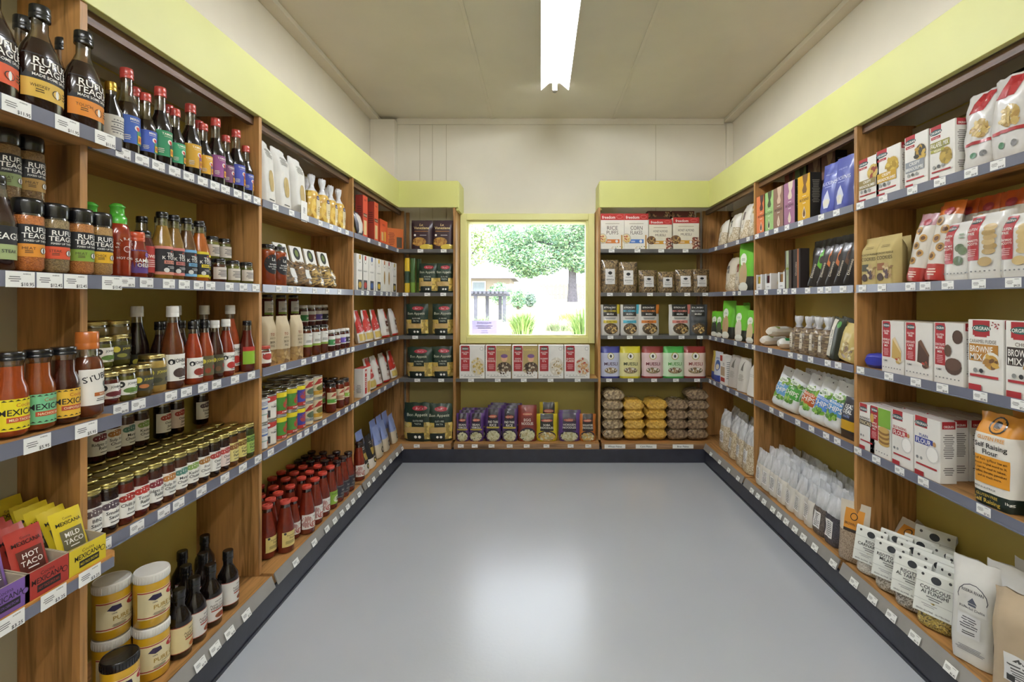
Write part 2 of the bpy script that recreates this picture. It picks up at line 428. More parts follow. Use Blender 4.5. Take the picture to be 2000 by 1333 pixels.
FRONT = {'LA': XA, 'LB': XL, 'LC': XL, 'LD': XL, 'RC': XR, 'RM': XR, 'RN': XR, 'BL': YB, 'BM': YB, 'BR': YB}
PLACED = []
STATIONS = {}
def station(unit, px, plane):
    """where along its shelf a surveyed sight line (px) meets the given plane"""
    if unit[0] == 'L': return F_PX*abs(plane)/(CX-px)
    if unit[0] == 'R': return F_PX*plane/(px-CX)
    return (px-CX)*plane/F_PX
def put(unit, sh, kit, px, desc, cat, name, inset=.012, dz=0, row=0, r=0, turn=0, lean=0, lay=None, at=None, where=None, tagged=True, roll=0, ref=None, sc=1.0):
    """stand a kit on a shelf. inset: from the shelf front to the item's front; r: half depth (item centre = front + r)"""
    f0 = FRONT[unit]
    if sh == 5: f0 += {'L': .035, 'R': -.035, 'B': -.06}[unit[0]]
    sg = -1 if unit[0] == 'L' else 1
    front = f0 + sg*inset; cen = front + sg*r
    s = at if at is not None else station(unit, px, ref if ref is not None else (cen if r < .034 and unit[0] != 'B' else front))
    z = ZS[sh] + dz + r*math.sin(math.radians(abs(lean))) + .0006
    if unit[0] == 'L': loc = (cen, s, z); rz = PI/2
    elif unit[0] == 'R': loc = (cen, s, z); rz = -PI/2
    else: loc = (s, cen, z); rz = 0
    o = empty(name, loc, (-math.radians(lean), math.radians(roll), rz+math.radians(turn)))
    if sc != 1.0: o.scale = (sc, sc, sc)
    for p in kit:
        c = bpy.data.objects.new(p[0], p[1]); COL.objects.link(c); c.parent = o
    o['category'] = cat
    PLACED.append((o, desc, unit, sh, s, row, where, ZS[sh]+dz+.0008))
    if row == 0 and tagged: STATIONS.setdefault((unit, sh), []).append(s)
    return o
def finish_labels():
    by = {}
    for t in PLACED: by.setdefault((t[1], t[2], t[3], t[5] > 0, t[6]), []).append(t)
    for (desc, unit, sh, back, where), v in by.items():
        place = f'{SHELF[sh]}, {UNIT[unit]}'
        if where: desc = desc + ' ' + where
        if back:
            v.sort(key=lambda t: (t[5], -t[4] if unit[0] in 'LR' or unit == 'BL' else t[4])); n = {}
            for t in v: n[t[5]] = n.get(t[5], 0)+1
            k = {}
            for t in v:
                k[t[5]] = k.get(t[5], 0)+1; rw = f'{ORD[min(t[5], 4)]} row'
                L = f'{desc} in {rw}, {place}' if n[t[5]] == 1 else f'{ORD[k[t[5]]-1]} {desc} from window, {rw}, {place}'
                if len(L.split()) > 16: L = L.replace(' from window', '')
                t[0]['label'] = L
                if len(v) > 1: t[0]['group'] = f'{desc}s, back rows, {place}'
        elif len(v) == 1: v[0][0]['label'] = f'{desc}, {place}'
        else:
            if unit[0] in 'LR': v.sort(key=lambda t: -t[4]); ref = 'from window'
            elif unit == 'BL': v.sort(key=lambda t: -t[4]); ref = 'from window'
            elif unit == 'BR': v.sort(key=lambda t: t[4]); ref = 'from window'
            else: v.sort(key=lambda t: t[4]); ref = 'from pasta unit'
            for i, t in enumerate(v):
                t[0]['label'] = f'{ORD[i]} {desc} {ref}, {place}'; t[0]['group'] = f'{desc}s, {place}'

# ------------------------------------------------------------------ neighbours on a shelf must not run into each other
SPAN = {'LA': (.2, 1.26), 'LB': (1.24, 1.987), 'LC': (2.013, 2.977), 'LD': (3.003, 3.93), 'RN': (.2, 2.094), 'RM': (2.12, 3.091), 'RC': (3.117, 3.93), 'BL': (XL+.003, -.716), 'BM': (-.69, .464), 'BR': (.49, XR-.003)}
LYING = set()
def settle():
    bpy.context.view_layer.update(); rows = {}; front_row = {t[0].name for t in PLACED if t[5] == 0}
    for t in PLACED:
        if t[0].name.split('.')[0] not in ('display_tray', 'spice_sachet', 'shelf_card', 'snack_bar_packet', 'flake_bag', 'leaflet'): rows.setdefault((t[2], t[3]), []).append(t[0])
    for (u, sh), obs in rows.items():
        it = []
        for o in obs:
            R = o.rotation_euler.to_matrix()*o.scale[0]; pts = [R @ v.co for ch in o.children for v in list(ch.data.vertices)[::(3 if len(ch.data.vertices) > 60 else 1)] if ch.name[:5] not in ('front', 'paper')]
            rnd_ = any(ch.name.split('.')[0] in ('bottle_body', 'tin_body') for ch in o.children)
            a, d = (1, 0) if u[0] != 'B' else (0, 1)
            ha = (max(p[a] for p in pts)-min(p[a] for p in pts))/2; hd = (max(p[d] for p in pts)-min(p[d] for p in pts))/2
            z0 = o.location.z+min((R @ v.co).z for ch in o.children for v in ch.data.vertices); z1 = o.location.z+max(p.z for p in pts)
            if rnd_: ha = hd = min(ha, hd)/1.0
            oc = (max(p[a] for p in pts)+min(p[a] for p in pts))/2; od = (max(p[d] for p in pts)+min(p[d] for p in pts))/2
            it.append([o, o.location[a]+oc, o.location[d]+od, ha, hd, z0, z1, rnd_, a, d, oc, od])
        home = {id(A): (A[1], A[2]) for A in it}
        sgn = -1 if u[0] == 'L' else 1
        back = {'L': BXL if u != 'LA' else -1.315, 'R': BXR, 'B': WALL_B-.014}[u[0]]
        lo, hi = SPAN[u]
        for k in range(40):
            moved = False
            for i in range(len(it)):
                for j in range(i+1, len(it)):
                    A, B = it[i], it[j]
                    if min(A[6], B[6])-max(A[5], B[5]) < .004: continue
                    da, dd = B[1]-A[1], B[2]-A[2]
                    fa, fb = A[0].name in front_row, B[0].name in front_row; wa = .5 if fa == fb else (.0 if fa else 1.0); wb_ = 1-wa
                    soft = .8 if not (A[7] or B[7]) else 1.0
                    if A[7] and B[7]:
                        L = math.hypot(da, dd); pen = A[3]+B[3]-L
                        if pen <= .0004: continue
                        ux, uy = (da/L, dd/L) if L > 1e-5 else (1, 0)
                        A[1] -= ux*pen*wa; B[1] += ux*pen*wb_; A[2] -= uy*pen*wa; B[2] += uy*pen*wb_; moved = True
                    else:
                        pa = A[3]*soft+B[3]*soft-abs(da); pd = A[4]*soft+B[4]*soft-abs(dd)
                        if pa <= .0004 or pd <= .0004: continue
                        moved = True
                        if pa < pd*1.2: s_ = 1 if da >= 0 else -1; A[1] -= s_*pa*wa; B[1] += s_*pa*wb_
                        else: s_ = 1 if dd >= 0 else -1; A[2] -= s_*pd*wa; B[2] += s_*pd*wb_
            for A in it:
                A[1] = max(lo+A[3], min(hi-A[3], A[1]))
                if sgn*(A[2]+sgn*A[4]-back) > -.001: A[2] = back-sgn*(A[4]+.001)
                h0 = home[id(A)]; A[1] = max(h0[0]-.03, min(h0[0]+.03, A[1])); A[2] = max(h0[1]-.006 if sgn > 0 else h0[1]-.05, min(h0[1]+.006 if sgn < 0 else h0[1]+.05, A[2]))
            if not moved: break
        base = {t[0].name: t[7] for t in PLACED if (t[2], t[3]) == (u, sh)}
        for A in it:
            if A[0].name.split('.')[0] != 'cracker_roll' and A[0].name not in LYING: A[0].location.z += base[A[0].name]-A[5]
            l = list(A[0].location); l[A[8]] = A[1]-A[10]; l[A[9]] = A[2]-A[11]; A[0].location = l

# ================================================================== the room
def struct(name, mb, parent=None, bevel=0):
    o = mb.obj(name, parent, bevel)
    if parent is None: o['kind'] = 'structure'
    return o
def wall_paint(c, name, bump=.08, rough=.65, stain=0):
    mt, nt, b = _new(name); v = _coord(nt); n = _noise(nt, 2.2, v, 5)
    L = lin(c); nt.links.new(_ramp(nt, n.outputs['Fac'], [(.3, _dim(L, .93)), (.7, _dim(L, 1.03))]), b.inputs['Base Color'])
    b.inputs['Roughness'].default_value = rough; _bump(nt, b, _noise(nt, 90, v).outputs['Fac'], bump, .001); return mt
CREAM = wall_paint('e2dcca', 'cream_wall'); CEILM = wall_paint('dfd9c4', 'ceiling_paint')
GREEN = wall_paint('d0d080', 'lime_paint', .04, .45); BACKP = wall_paint('c6b25c', 'mustard_backing', .05, .6)
FRAMEP = wall_paint('e4e198', 'window_paint', .03, .4)
PALEB = wall_paint('b9b49a', 'pale_backing')
KICK = pm('2c2d38', .4, var=.2, bump=.2, bs=40)
RAIL = pm('6d7080', .3, coat=.3); RAILD = pm('5b5a58', .38); RAILC = pm('9a9793', .25, coat=.4)
PZ, PY, PX = wood('z'), wood('y'), wood('x')

def floor_mat():
    mt, nt, b = _new('grey_sealed_floor'); v = _coord(nt)
    n = _noise(nt, 1.3, v, 2); L = lin('b9bdc4')
    nt.links.new(_ramp(nt, n.outputs['Fac'], [(.3, _dim(L, .96)), (.7, _dim(L, 1.04))]), b.inputs['Base Color'])
    sw = _noise(nt, 2.0, _coord(nt, (1, 1.6, 1)), 3)
    mr = nt.nodes.new('ShaderNodeMapRange'); mr.inputs[1].default_value = .2; mr.inputs[2].default_value = .8; mr.inputs[3].default_value = .285; mr.inputs[4].default_value = .30
    nt.links.new(sw.outputs['Fac'], mr.inputs[0]); nt.links.new(mr.outputs[0], b.inputs['Roughness'])
    b.inputs['Specular IOR Level'].default_value = .75
    b.inputs['Coat Weight'].default_value = .35; b.inputs['Coat Roughness'].default_value = .2
    _bump(nt, b, _noise(nt, 75, v, 3).outputs['Fac'], .22, .0016); return mt
YN = -3.2
struct('floor', MB().box(WALL_L-.1, YN, -.08, WALL_R+.1, WALL_B+.15, 0, floor_mat()))
struct('ceiling', MB().box(WALL_L-.1, YN, CEIL, WALL_R+.1, WALL_B+.15, CEIL+.08, CEILM))
struct('wall_left', MB().box(WALL_L-.12, YN, 0, WALL_L, WALL_B+.15, CEIL, CREAM))
struct('wall_right', MB().box(WALL_R, YN, 0, WALL_R+.12, WALL_B+.15, CEIL, CREAM))
struct('wall_front', MB().box(WALL_L, YN-.1, 0, WALL_R, YN, CEIL, CREAM))
GX0, GX1, GZ0, GZ1 = -.627, .396, .9875, 1.975
wb = MB()
for a in ((WALL_L, 0, GX0, CEIL), (GX1, 0, WALL_R, CEIL), (GX0, 0, GX1, GZ0), (GX0, GZ1, GX1, CEIL)):
    wb.box(a[0], WALL_B, a[1], a[2], WALL_B+.15, a[3], CREAM)
struct('wall_back', wb)
# corner boxing, cornice battens, ceiling cover strips, wall seams
struct('trim_1', MB().box(WALL_L, 4.115, 2.0, -1.245, WALL_B, CEIL-.03, CREAM), bevel=.003)
struct('trim_2', MB().box(1.605, WALL_B-.03, 2.0, WALL_R, WALL_B, CEIL-.05, CREAM), bevel=.002)
struct('trim_3', MB().box(WALL_L, YN, CEIL-.032, WALL_L+.075, WALL_B, CEIL, CREAM), bevel=.003)
struct('trim_4', MB().box(WALL_R-.075, YN, CEIL-.032, WALL_R, WALL_B, CEIL, CREAM), bevel=.003)
struct('trim_5', MB().box(-1.245, WALL_B-.018, CEIL-.05, WALL_R-.075, WALL_B, CEIL, CREAM), bevel=.002)
for i, x in enumerate((-.42, .63)):
    struct(f'trim_{6+i}', MB().box(x-.012, YN, CEIL-.006, x+.012, WALL_B, CEIL, CEILM), bevel=.002)
for i, x in enumerate((-1.05, -.94, -.82, 1.0)):
    struct(f'trim_{8+i}', MB().box(x-.0015, WALL_B-.0015, 2.0, x+.0015, WALL_B, CEIL-.05, wall_paint('b3a98c', 'seam')))
# lime fascias over the shelving
ZF0, ZF1 = 2.05, 2.266
struct('trim_12', MB().box(XL-.02, -.6, ZF0, XL+.006, YB-.006, ZF1, GREEN), bevel=.002)
struct('trim_13', MB().box(XR-.006, -.6, ZF0, XR+.02, YB-.006, ZF1, GREEN), bevel=.002)
fb = MB(); fb.box(XL-.02, YB-.012, ZF0, -.672, YB+.012, ZF1, GREEN).box(-.692, YB+.012, ZF0-.02, -.668, WALL_B, ZF1, GREEN); struct('trim_14', fb, bevel=.002)
fb = MB(); fb.box(.482, YB-.012, ZF0, XR+.02, YB+.012, ZF1, GREEN).box(.478, YB+.012, ZF0-.02, .502, WALL_B, ZF1, GREEN); struct('trim_15', fb, bevel=.002)
# kick boards
struct('baseboard_left', MB().box(XL+.0, -.6, 0, -1.103, 3.846, .108, KICK).box(-1.103, -.6, 0, -1.098, 3.846, .012, pm('24252e', .35)), bevel=.002)
struct('baseboard_right', MB().box(1.306, -.6, 0, XR, 3.846, .108, KICK).box(1.301, -.6, 0, 1.306, 3.846, .012, pm('24252e', .35)), bevel=.002)
struct('baseboard_back', MB().box(XL, 3.846, 0, XR, 3.9, .108, KICK), bevel=.002)
# window
w1 = empty('window_1', (0, 0, 0)); w1['kind'] = 'structure'
def ring(mb, x0, z0, x1, z1, t, y0, y1, m):
    mb.box(x0, y0, z0, x0+t, y1, z1, m).box(x1-t, y0, z0, x1, y1, z1, m).box(x0+t, y0, z0, x1-t, y1, z0+t, m).box(x0+t, y0, z1-t, x1-t, y1, z1, m)
m = MB(); ring(m, GX0-.062, GZ0-.062, GX1+.066, GZ1+.062, .055, 4.13, WALL_B, FRAMEP); m.obj('window_frame', w1, .004)
m = MB(); ring(m, GX0-.012, GZ0-.012, GX1+.012, GZ1+.012, .02, 4.15, WALL_B+.03, FRAMEP); m.obj('window_bead', w1, .003)
MB().box(GX0, WALL_B+.02, GZ0, GX1, WALL_B+.026, GZ1, clear('fbfdff', .01, .02)).obj('pane', w1)
# reversed warning notice stuck on the pane
ws = MB(); wx0, wx1, wz0, wz1 = -.6, -.383, 1.0, 1.118
def decal_mat():
    mt, nt, b = _new('backlit_paper'); out = nt.nodes['Material Output']; nt.nodes.remove(b)
    tl = nt.nodes.new('ShaderNodeBsdfTranslucent'); tl.inputs['Color'].default_value = lin('b3a8d6'); tr = nt.nodes.new('ShaderNodeBsdfTransparent'); tr.inputs['Color'].default_value = lin('b3a8d6')
    mx = nt.nodes.new('ShaderNodeMixShader'); mx.inputs['Fac'].default_value = .25; nt.links.new(tl.outputs[0], mx.inputs[1]); nt.links.new(tr.outputs[0], mx.inputs[2]); nt.links.new(mx.outputs[0], out.inputs['Surface']); return mt
ws.add([(wx0, WALL_B+.018, wz0), (wx1, WALL_B+.018, wz0), (wx1, WALL_B+.018, wz1), (wx0, WALL_B+.018, wz1)], [(0, 1, 2, 3)], decal_mat())
wa = Art(ws, lambda u, v, o: ((wx0+wx1)/2-u*(wx1-wx0), WALL_B+.016-o, wz0+v*(wz1-wz0)), wx1-wx0, wz1-wz0)
wa.t('WARNING', 0, .82, .16, '8377a8', .9).ln(0, .52, .8, .28, 2, '9286b4').t('REWARD', 0, .24, .08, '6d6296', .34).ln(0, .1, .4, .08, 1, '8377a8')
o = ws.obj('warning_notice'); tag(o, 'lilac warning notice in mirror writing on the window pane', 'notice')

# ------------------------------------------------------------------ shelving
def shelf_board(unit, i, parent, y0, y1, xf, xb, railm=RAIL):
    """a board along a side wall, price rail in front"""
    z = ZS[i]; s = 1 if xf > xb else -1
    b = MB().box(min(xf, xb), y0, z-.022, max(xf, xb), y1, z, PY).obj('shelf', parent)
    r = MB(); a, c = xf+s*.001, xf+s*.005
    ye = min(y1, YB-.004); r.box(min(a, c), y0, z-.027, max(a, c), ye, z+.004, railm).box(min(a, xf+s*.011), y0, z-.030, max(a, xf+s*.011), ye, z-.027, railm)
    r.obj('price_rail', b); return b
BOARDS = {}
UNITS = {}
def panel(u, y0, y1, x0, x1, z0=.155, z1=2.05): return MB().box(min(x0, x1), y0, z0, max(x0, x1), y1, z1, PZ).obj('side_panel', UNITS[u])
def side_unit(u, y0, y1, wall, last=False):
    xf, xb = (XL, BXL) if wall == 'L' else (XR, BXR); s = 1 if wall == 'L' else -1; y0 += .0006; y1 -= .0006
    UNITS[u] = empty('shelving_unit', ((xf+xb)/2, (y0+y1)/2, 0)); P = UNITS[u]
    P.location = (0, 0, 0)
    wl = WALL_L if wall == 'L' else WALL_R
    MB().box(min(wl, xb), y0, .11, max(wl, xb), y1, 2.05, BACKP).obj('back_panel', P)
    for i in (1, 2, 3, 4): BOARDS[u, i] = shelf_board(u, i, P, y0, y1, xf, xb)
    # bottom ledge, deeper than the shelves, with a clear sloping rail
    lf = -1.112 if wall == 'L' else 1.315
    b = MB().prism([(xb, y0), (lf, y0), (lf, min(y1, 3.8445)), (xf, min(y1, 3.8445)), (xf, y1), (xb, y1)][::s], .108, .155, PY).obj('shelf', P); BOARDS[u, 5] = b
    r = MB(); q = [(lf+s*.001, .150), (lf+s*.004, .157), (lf+s*.022, .110), (lf+s*.019, .108)]
    vs = [(x, y, z) for y in (y0, min(y1, 3.8445)) for x, z in q]
    r.add(vs, [(0, 1, 2, 3), (7, 6, 5, 4), (0, 4, 5, 1), (1, 5, 6, 2), (2, 6, 7, 3), (3, 7, 4, 0)], RAILC); r.obj('price_rail', b)
    # board added to keep the bays dark, batten behind the fascia, wall cleat
    MB().box(min(xf-s*.02, wl), y0, 2.24, max(xf-s*.02, wl), y1, 2.258, PY).obj('top_board', P)
    MB().box(xf-s*.022, y0, 2.015, xf-s*.045, y1, 2.05, wood('y', '5c3f24', '3e2814', 'dark_batten')).obj('batten', P)
    MB().box(xb, y0, 2.0, xb+s*.018, y1, 2.035, wall_paint('b5a988', 'cleat')).obj('wall_cleat', P)
    return P
def shelf_end(u, label): tag(UNITS[u], label, 'shelving', 'built-in pine shelving bays')
side_unit('LB', 1.237, 1.99, 'L'); panel('LB', 1.217, 1.237, XL, BXL, .108); panel('LB', 1.99, 2.01, XL, BXL)
shelf_end('LB', 'pine shelving bay holding dark bottles, chutney jars and white-lidded tubs')
side_unit('LC', 2.01, 2.98, 'L'); panel('LC', 2.98, 3.0, XL, BXL)
shelf_end('LC', 'pine shelving bay holding pasta bags, stacked tins and passata bottles')
side_unit('LD', 3.0, 4.09, 'L'); panel('LD', 4.09, 4.11, XL, BXL); shelf_end('LD', 'pine corner shelving bay with orange boxes and lavender pouches')
side_unit('RM', 2.117, 3.094, 'R'); panel('RM', 3.094, 3.114, XR, BXR); panel('RM', 2.097, 2.117, XR, BXR)
shelf_end('RM', 'pine shelving bay holding chip bags, colourful boxes and clear powder bags')
side_unit('RC', 3.114, 4.09, 'R'); panel('RC', 4.09, 4.11, XR, BXR); shelf_end('RC', 'pine corner shelving bay with green packets and large oat bags')
side_unit('RN', .2, 2.097, 'R'); panel('RN', .18, .2, XR, BXR)
shelf_end('RN', 'pine shelving bay holding white baking-mix cartons and tagged rice packs')
# end display: deeper boards standing forward of the wall bays
UNITS['LA'] = empty('shelving_unit', (0, 0, 0)); P = UNITS['LA']
MB().box(WALL_L, .2, 0, -1.317, 1.216, 2.6, PALEB).obj('back_panel', P)
for i in (1, 2, 3, 4):
    z = ZS[i]-.006; th = .03 if i == 4 else .022
    pts = [(-1.317, .2), (XA, .2), (XA, 1.222), (XA-.01, 1.24), (XA-.025, 1.246), (XL+.013, 1.246), (XL+.013, 1.216), (-1.317, 1.216)]
    b = MB().prism(pts[::-1], z-th, z, PY if i < 4 else wood('y', 'c78b44', '9c672e', 'honey_pine')).obj('shelf', P); BOARDS['LA', i] = b
    MB().box(XA+.0005, .2, z-.03, XA+.005, 1.222 if i == 4 else 1.244, z+(.003 if i < 4 else -.006), RAIL).obj('price_rail', b)
MB().box(-1.317, .18, 0, XA-.05, .2, 2.05, PZ).obj('side_panel', P)
shelf_end('LA', 'forward shelving end display with sauce flasks and spice shakers')
MB().box(-1.42, .2, .06, -1.12, 1.214, .155, PY).obj('shelf', P)
# window-wall units
def back_unit(u, x0, x1, shelves, label, pl=None, pr=None):
    UNITS[u] = empty('shelving_unit', (0, 0, 0)); P = UNITS[u]
    for i in shelves:
        z = ZS[i]; b = MB().box(x0, YB+.004, z-.02, x1, WALL_B-.014, z, pm('77756f', .45)).obj('shelf', P); BOARDS[u, i] = b
        MB().box(x0, YB-.002, z-.027, x1, YB+.003, z+.003, RAILD).obj('price_rail', b)
    z = .155; b = MB().box(x0, 3.85, .108, x1, WALL_B-.012, z, PX).obj('shelf', P); BOARDS[u, 5] = b
    MB().box(x0, 3.846, .118, x1, 3.8495, .150, wood('x', '9c7a58', '7a5a3c', 'weathered_pine')).obj('price_rail', b)
    tag(P, label, 'shelving', 'built-in pine shelving bays'); return P
P = back_unit('BL', XL+.001, -.7135, (1, 2, 3, 4), 'shelving unit with grey shelves of dark green pasta packets')
MB().box(XL, WALL_B-.012, .11, -.7135, WALL_B, 1.72, wall_paint('b7a768', 'unit_backing')).obj('back_panel', P)
MB().box(-.7135, YB, .155, -.693, WALL_B-.012, 2.05, PZ).obj('side_panel', P)
MB().box(XL+.0015, 4.16, .156, XL+.025, 4.187, 2.05, PZ).obj('corner_post', P)
P = back_unit('BM', -.693, .467, (), 'low shelving below the window with cereal cartons and noodles')
MB().box(-.693, WALL_B-.012, .11, .467, WALL_B, .92, wall_paint('c3b563', 'unit_backing')).obj('back_panel', P)
z = ZS[4]; b = MB().box(-.693, YB+.004, z-.02, .467, WALL_B-.014, z, wood('x', 'c79a5c', 'a67c45', 'light_pine')).obj('shelf', P); BOARDS['BM', 4] = b
MB().box(-.693, YB-.002, z-.026, .467, YB+.003, z+.001, RAILD).obj('price_rail', b)
P = back_unit('BR', .487, XR-.001, (1, 2, 3, 4), 'shelving unit with grey shelves of muesli bags and cartons')
MB().box(.487, WALL_B-.012, .11, XR, WALL_B, 1.72, wall_paint('a9974f', 'unit_backing')).obj('back_panel', P)
MB().box(.467, YB, .155, .487, WALL_B-.012, 2.05, PZ).obj('side_panel', P)
MB().box(XR-.025, 4.16, .156, XR-.0015, 4.187, 2.05, PZ).obj('corner_post', P)

# ------------------------------------------------------------------ fluorescent fittings
def batten_light(y0, y1, x, label, wings=True):
    t = empty('fluorescent_light', (0, 0, 0)); W = pm('f2f2f0', .35)
    m = MB(); prof = [(-.045, CEIL), (.045, CEIL), (.045, CEIL-.035), (.098, CEIL-.085), (.1, CEIL-.083), (.049, CEIL-.03)]
    q = [(-.1, CEIL-.088), (-.098, CEIL-.09), (-.04, CEIL-.04), (.04, CEIL-.04), (.098, CEIL-.09), (.1, CEIL-.088), (.045, CEIL-.034), (.045, CEIL), (-.045, CEIL), (-.045, CEIL-.034)]
    if not wings: q = [(-.03, CEIL-.04), (.03, CEIL-.04), (.03, CEIL), (-.03, CEIL)]
    n = len(q); vs = [(x+a, yy, z) for yy in (y0, y1) for a, z in q]
    m.add(vs, [(i, (i+1) % n, n+(i+1) % n, n+i) for i in range(n)] + [tuple(range(n))[::-1], tuple(range(n, 2*n))], W); m.obj('reflector', t)
    MB().box(x-.018, y0+.03, CEIL-.055, x+.018, y1-.03, CEIL-.04, W).obj('channel', t)
    MB().tube((x, y0+.03, CEIL-.082), (x, y1-.03, CEIL-.082), .0145, emit('f4f8ff', TUBE), 12).obj('tube', t)
    for y in (y0+.012, y1-.03):
        MB().box(x-.016, y, CEIL-.1, x+.016, y+.016, CEIL-.05, pm('e8e8e4', .3)).obj('lamp_holder', t)
    MB().tube((x, y1-.013, CEIL-.082), (x, y1+.012, CEIL-.086), .019, clear('ffffff', .2), 12).obj('end_cap', t)
    tag(t, label, 'light'); return t
batten_light(1.9, 3.42, .1, 'white fluorescent batten on the ceiling in front of the window')
batten_light(-1.7, -.18, .55, 'bare fluorescent batten on the ceiling behind, flour wall side', False)  # this and the next batten: unseen lamps added to brighten ceiling and walls
batten_light(-1.7, -.18, -.35, 'bare fluorescent batten on the ceiling behind, sauce wall side', False)

# ------------------------------------------------------------------ garden outside the window
def gz(y):
    p = [(4.4, .3), (8, .45), (12, .56), (16, .72), (22, 1.2), (34, 1.45), (90, 1.6)]
    for (a, b), (c, d) in zip(p, p[1:]):
        if a <= y <= c: return b+(d-b)*(y-a)/(c-a)
    return 1.6
m = MB(); ys = [4.42, 6, 8, 10, 12, 14, 16, 19, 22, 28, 34, 60, 90]
vs = [(x, y, gz(y)) for y in ys for x in (-45, 45)]
m.add(vs, [(2*j, 2*j+1, 2*j+3, 2*j+2) for j in range(len(ys)-1)], pm('b9b596', .9, var=.3, sc=1.5)); struct('ground', m)
def leaf_mat(c): return pm(c, .6, var=.3, sc=3)
def crown(mb, c, rx, ry, rz, n, size, mats, seed):
    rr = random.Random(seed)
    for k in range(n):
        while True:
            p = Vector((rr.uniform(-1, 1), rr.uniform(-1, 1), rr.uniform(-1, 1)))
            if .25 < p.length < 1: break
        q = Vector((c[0]+p.x*rx, c[1]+p.y*ry, c[2]+p.z*rz)); a = Vector((rr.uniform(-1, 1), rr.uniform(-1, 1), rr.uniform(-.7, .7))).normalized(); b = a.orthogonal().normalized()
        s = size*rr.uniform(.6, 1.4)
        mb.add([q-a*s, q-b*s*.45, q+a*s, q+b*s*.45], [(0, 1, 2, 3)], mats[k % len(mats)])
def tree(px, y, h, blobs, tr, label, seed, mats, size=.085, n=2600):
    x = (px-CX)*y/F_PX; z0 = gz(y); t = empty('garden_tree', (x, y, z0)); rr = random.Random(seed)
    MB().lathe([(tr*1.3, -.1), (tr, .6), (tr*.8, h*.55), (tr*.3, h)], pm('6b6670', .9, var=.3, bump=.5, bs=8), 10).obj('trunk', t)
    br = MB()
    for bx, by, bz, rx, rz, _ in blobs: br.tube((0, 0, h*.45), (bx, by, bz), tr*.4, pm('5e5a60', .9), 6, .02)
    br.obj('branch', t)
    c = MB()
    for bx, by, bz, rx, rz, k in blobs: crown(c, (bx, by, bz), rx, rx, rz, int(n*k), size, mats, seed+int(bx*10))
    c.obj('crown', t); tag(t, label, 'tree'); return t
G1 = [leaf_mat('9dbf8e'), leaf_mat('7fa981'), leaf_mat('c3dbae'), leaf_mat('6f9480')]
tree(1118, 24, 5.6, [(-1.6, 0, 2.1, 1.5, .8, 1), (.2, .2, 2.6, 1.3, 1.0, 1), (-.6, 0, 3.9, 1.8, 1.2, 1.4), (-2.6, .3, 3.3, 1.3, .8, .8), (.9, 0, 4.3, 1.2, 1.3, 1), (.5, -.3, 1.9, 1.0, .5, .6), (-3.3, .2, 2.5, 1.2, .8, .9), (-2.3, .1, 1.7, .9, .55, .6)], .22, 'broad leafy tree with a dark trunk behind the window', 3, G1)
tree(1170, 31, 7, [(-5, 0, 4.6, 2.2, 1.4, 1.3), (-3.1, 0, 5.2, 1.8, 1.5, 1.2), (-6.4, 0, 5.4, 1.3, 1.0, .7), (-1.4, 0, 3.5, 1.8, 1.3, 1)], .2, 'tall pale tree at the back of the garden', 5, G1, .1)
tree(905, 13, 3.6, [(.25, 0, 1.95, .45, .32, .35), (.5, .1, 2.35, .4, .3, .3), (-.1, 0, 2.5, .5, .4, .3)], .07, 'small leafy tree leaning in from the window edge', 8, [leaf_mat('8fae5c'), leaf_mat('b6c983'), leaf_mat('66804c')], .045, 1200)
def shrub(px, y, w, h, label, seed, mats, size):
    x = (px-CX)*y/F_PX; t = empty('garden_shrub', (x, y, gz(y)))
    s = MB(); s.tube((0, 0, -.05), (0, 0, h*.5), .05, pm('6b6258', .9)); s.obj('stem', t)
    c = MB(); crown(c, (0, 0, h*.52), w/2, w/2, h*.5, 700, size, mats, seed); c.obj('foliage', t); tag(t, label, 'shrub')
shrub(977, 21, 1.05, .95, 'rounded clipped shrub in front of the house', 11, G1, .07)
shrub(1012, 19, .6, .75, 'narrow green shrub beside the garden path', 12, G1, .06)
shrub(1035, 20, .55, .6, 'low blue-green shrub behind the strappy clump', 13, [leaf_mat('86a294'), leaf_mat('a9bfae')], .06)
def clump(px, y, w, h, n, label, seed, cols):
    x = (px-CX)*y/F_PX; t = empty('strappy_plant', (x, y, gz(y))); rr = random.Random(seed); m = MB(); mt = [leaf_mat(c) for c in cols]
    for k in range(n):
        a = rr.uniform(0, 2*PI); r0 = rr.random()*w*.22; ln = h*rr.uniform(.6, 1.1); out = rr.uniform(.1, 1)*w*.45; bw = .011*w/.8
        b = Vector((r0*math.cos(a), r0*math.sin(a), -.02)); d = Vector((math.cos(a), math.sin(a), 0)); s = d.cross(Vector((0, 0, 1)))*bw
        vs = []
        for i in range(4):
            tt = i/3; p = b+d*out*tt*tt+Vector((0, 0, ln*(tt-.22*tt*tt*out/w*2))); ww = (1-tt)*.9+.1; vs += [p-s*ww, p+s*ww]
        m.add(vs, [(2*i, 2*i+1, 2*i+3, 2*i+2) for i in range(3)], mt[k % len(mt)])
    m.obj('leaf_blades', t); tag(t, label, 'plant')
GR = ['7da254', '9dbd6c', '668a46', 'b5cb88']
clump(1020, 10.5, 1.0, .62, 420, 'large arching clump of strappy green leaves in the middle', 21, GR)
clump(1138, 9.5, .95, .75, 380, 'tall clump of strappy leaves by the window edge', 22, GR)
clump(940, 12.5, .9, .35, 220, 'low tuft of strappy leaves behind the notice', 23, ['a5b98c', '8fa878'])
clump(1090, 12, 1.3, .3, 260, 'low grey-green spreading tuft between the strappy clumps', 24, ['c4cfb0', 'aebd9c'])
clump(1105, 15, 1.2, .35, 200, 'low yellow-green tuft beneath the broad tree', 25, ['cfd58c', 'dbe0a8'])
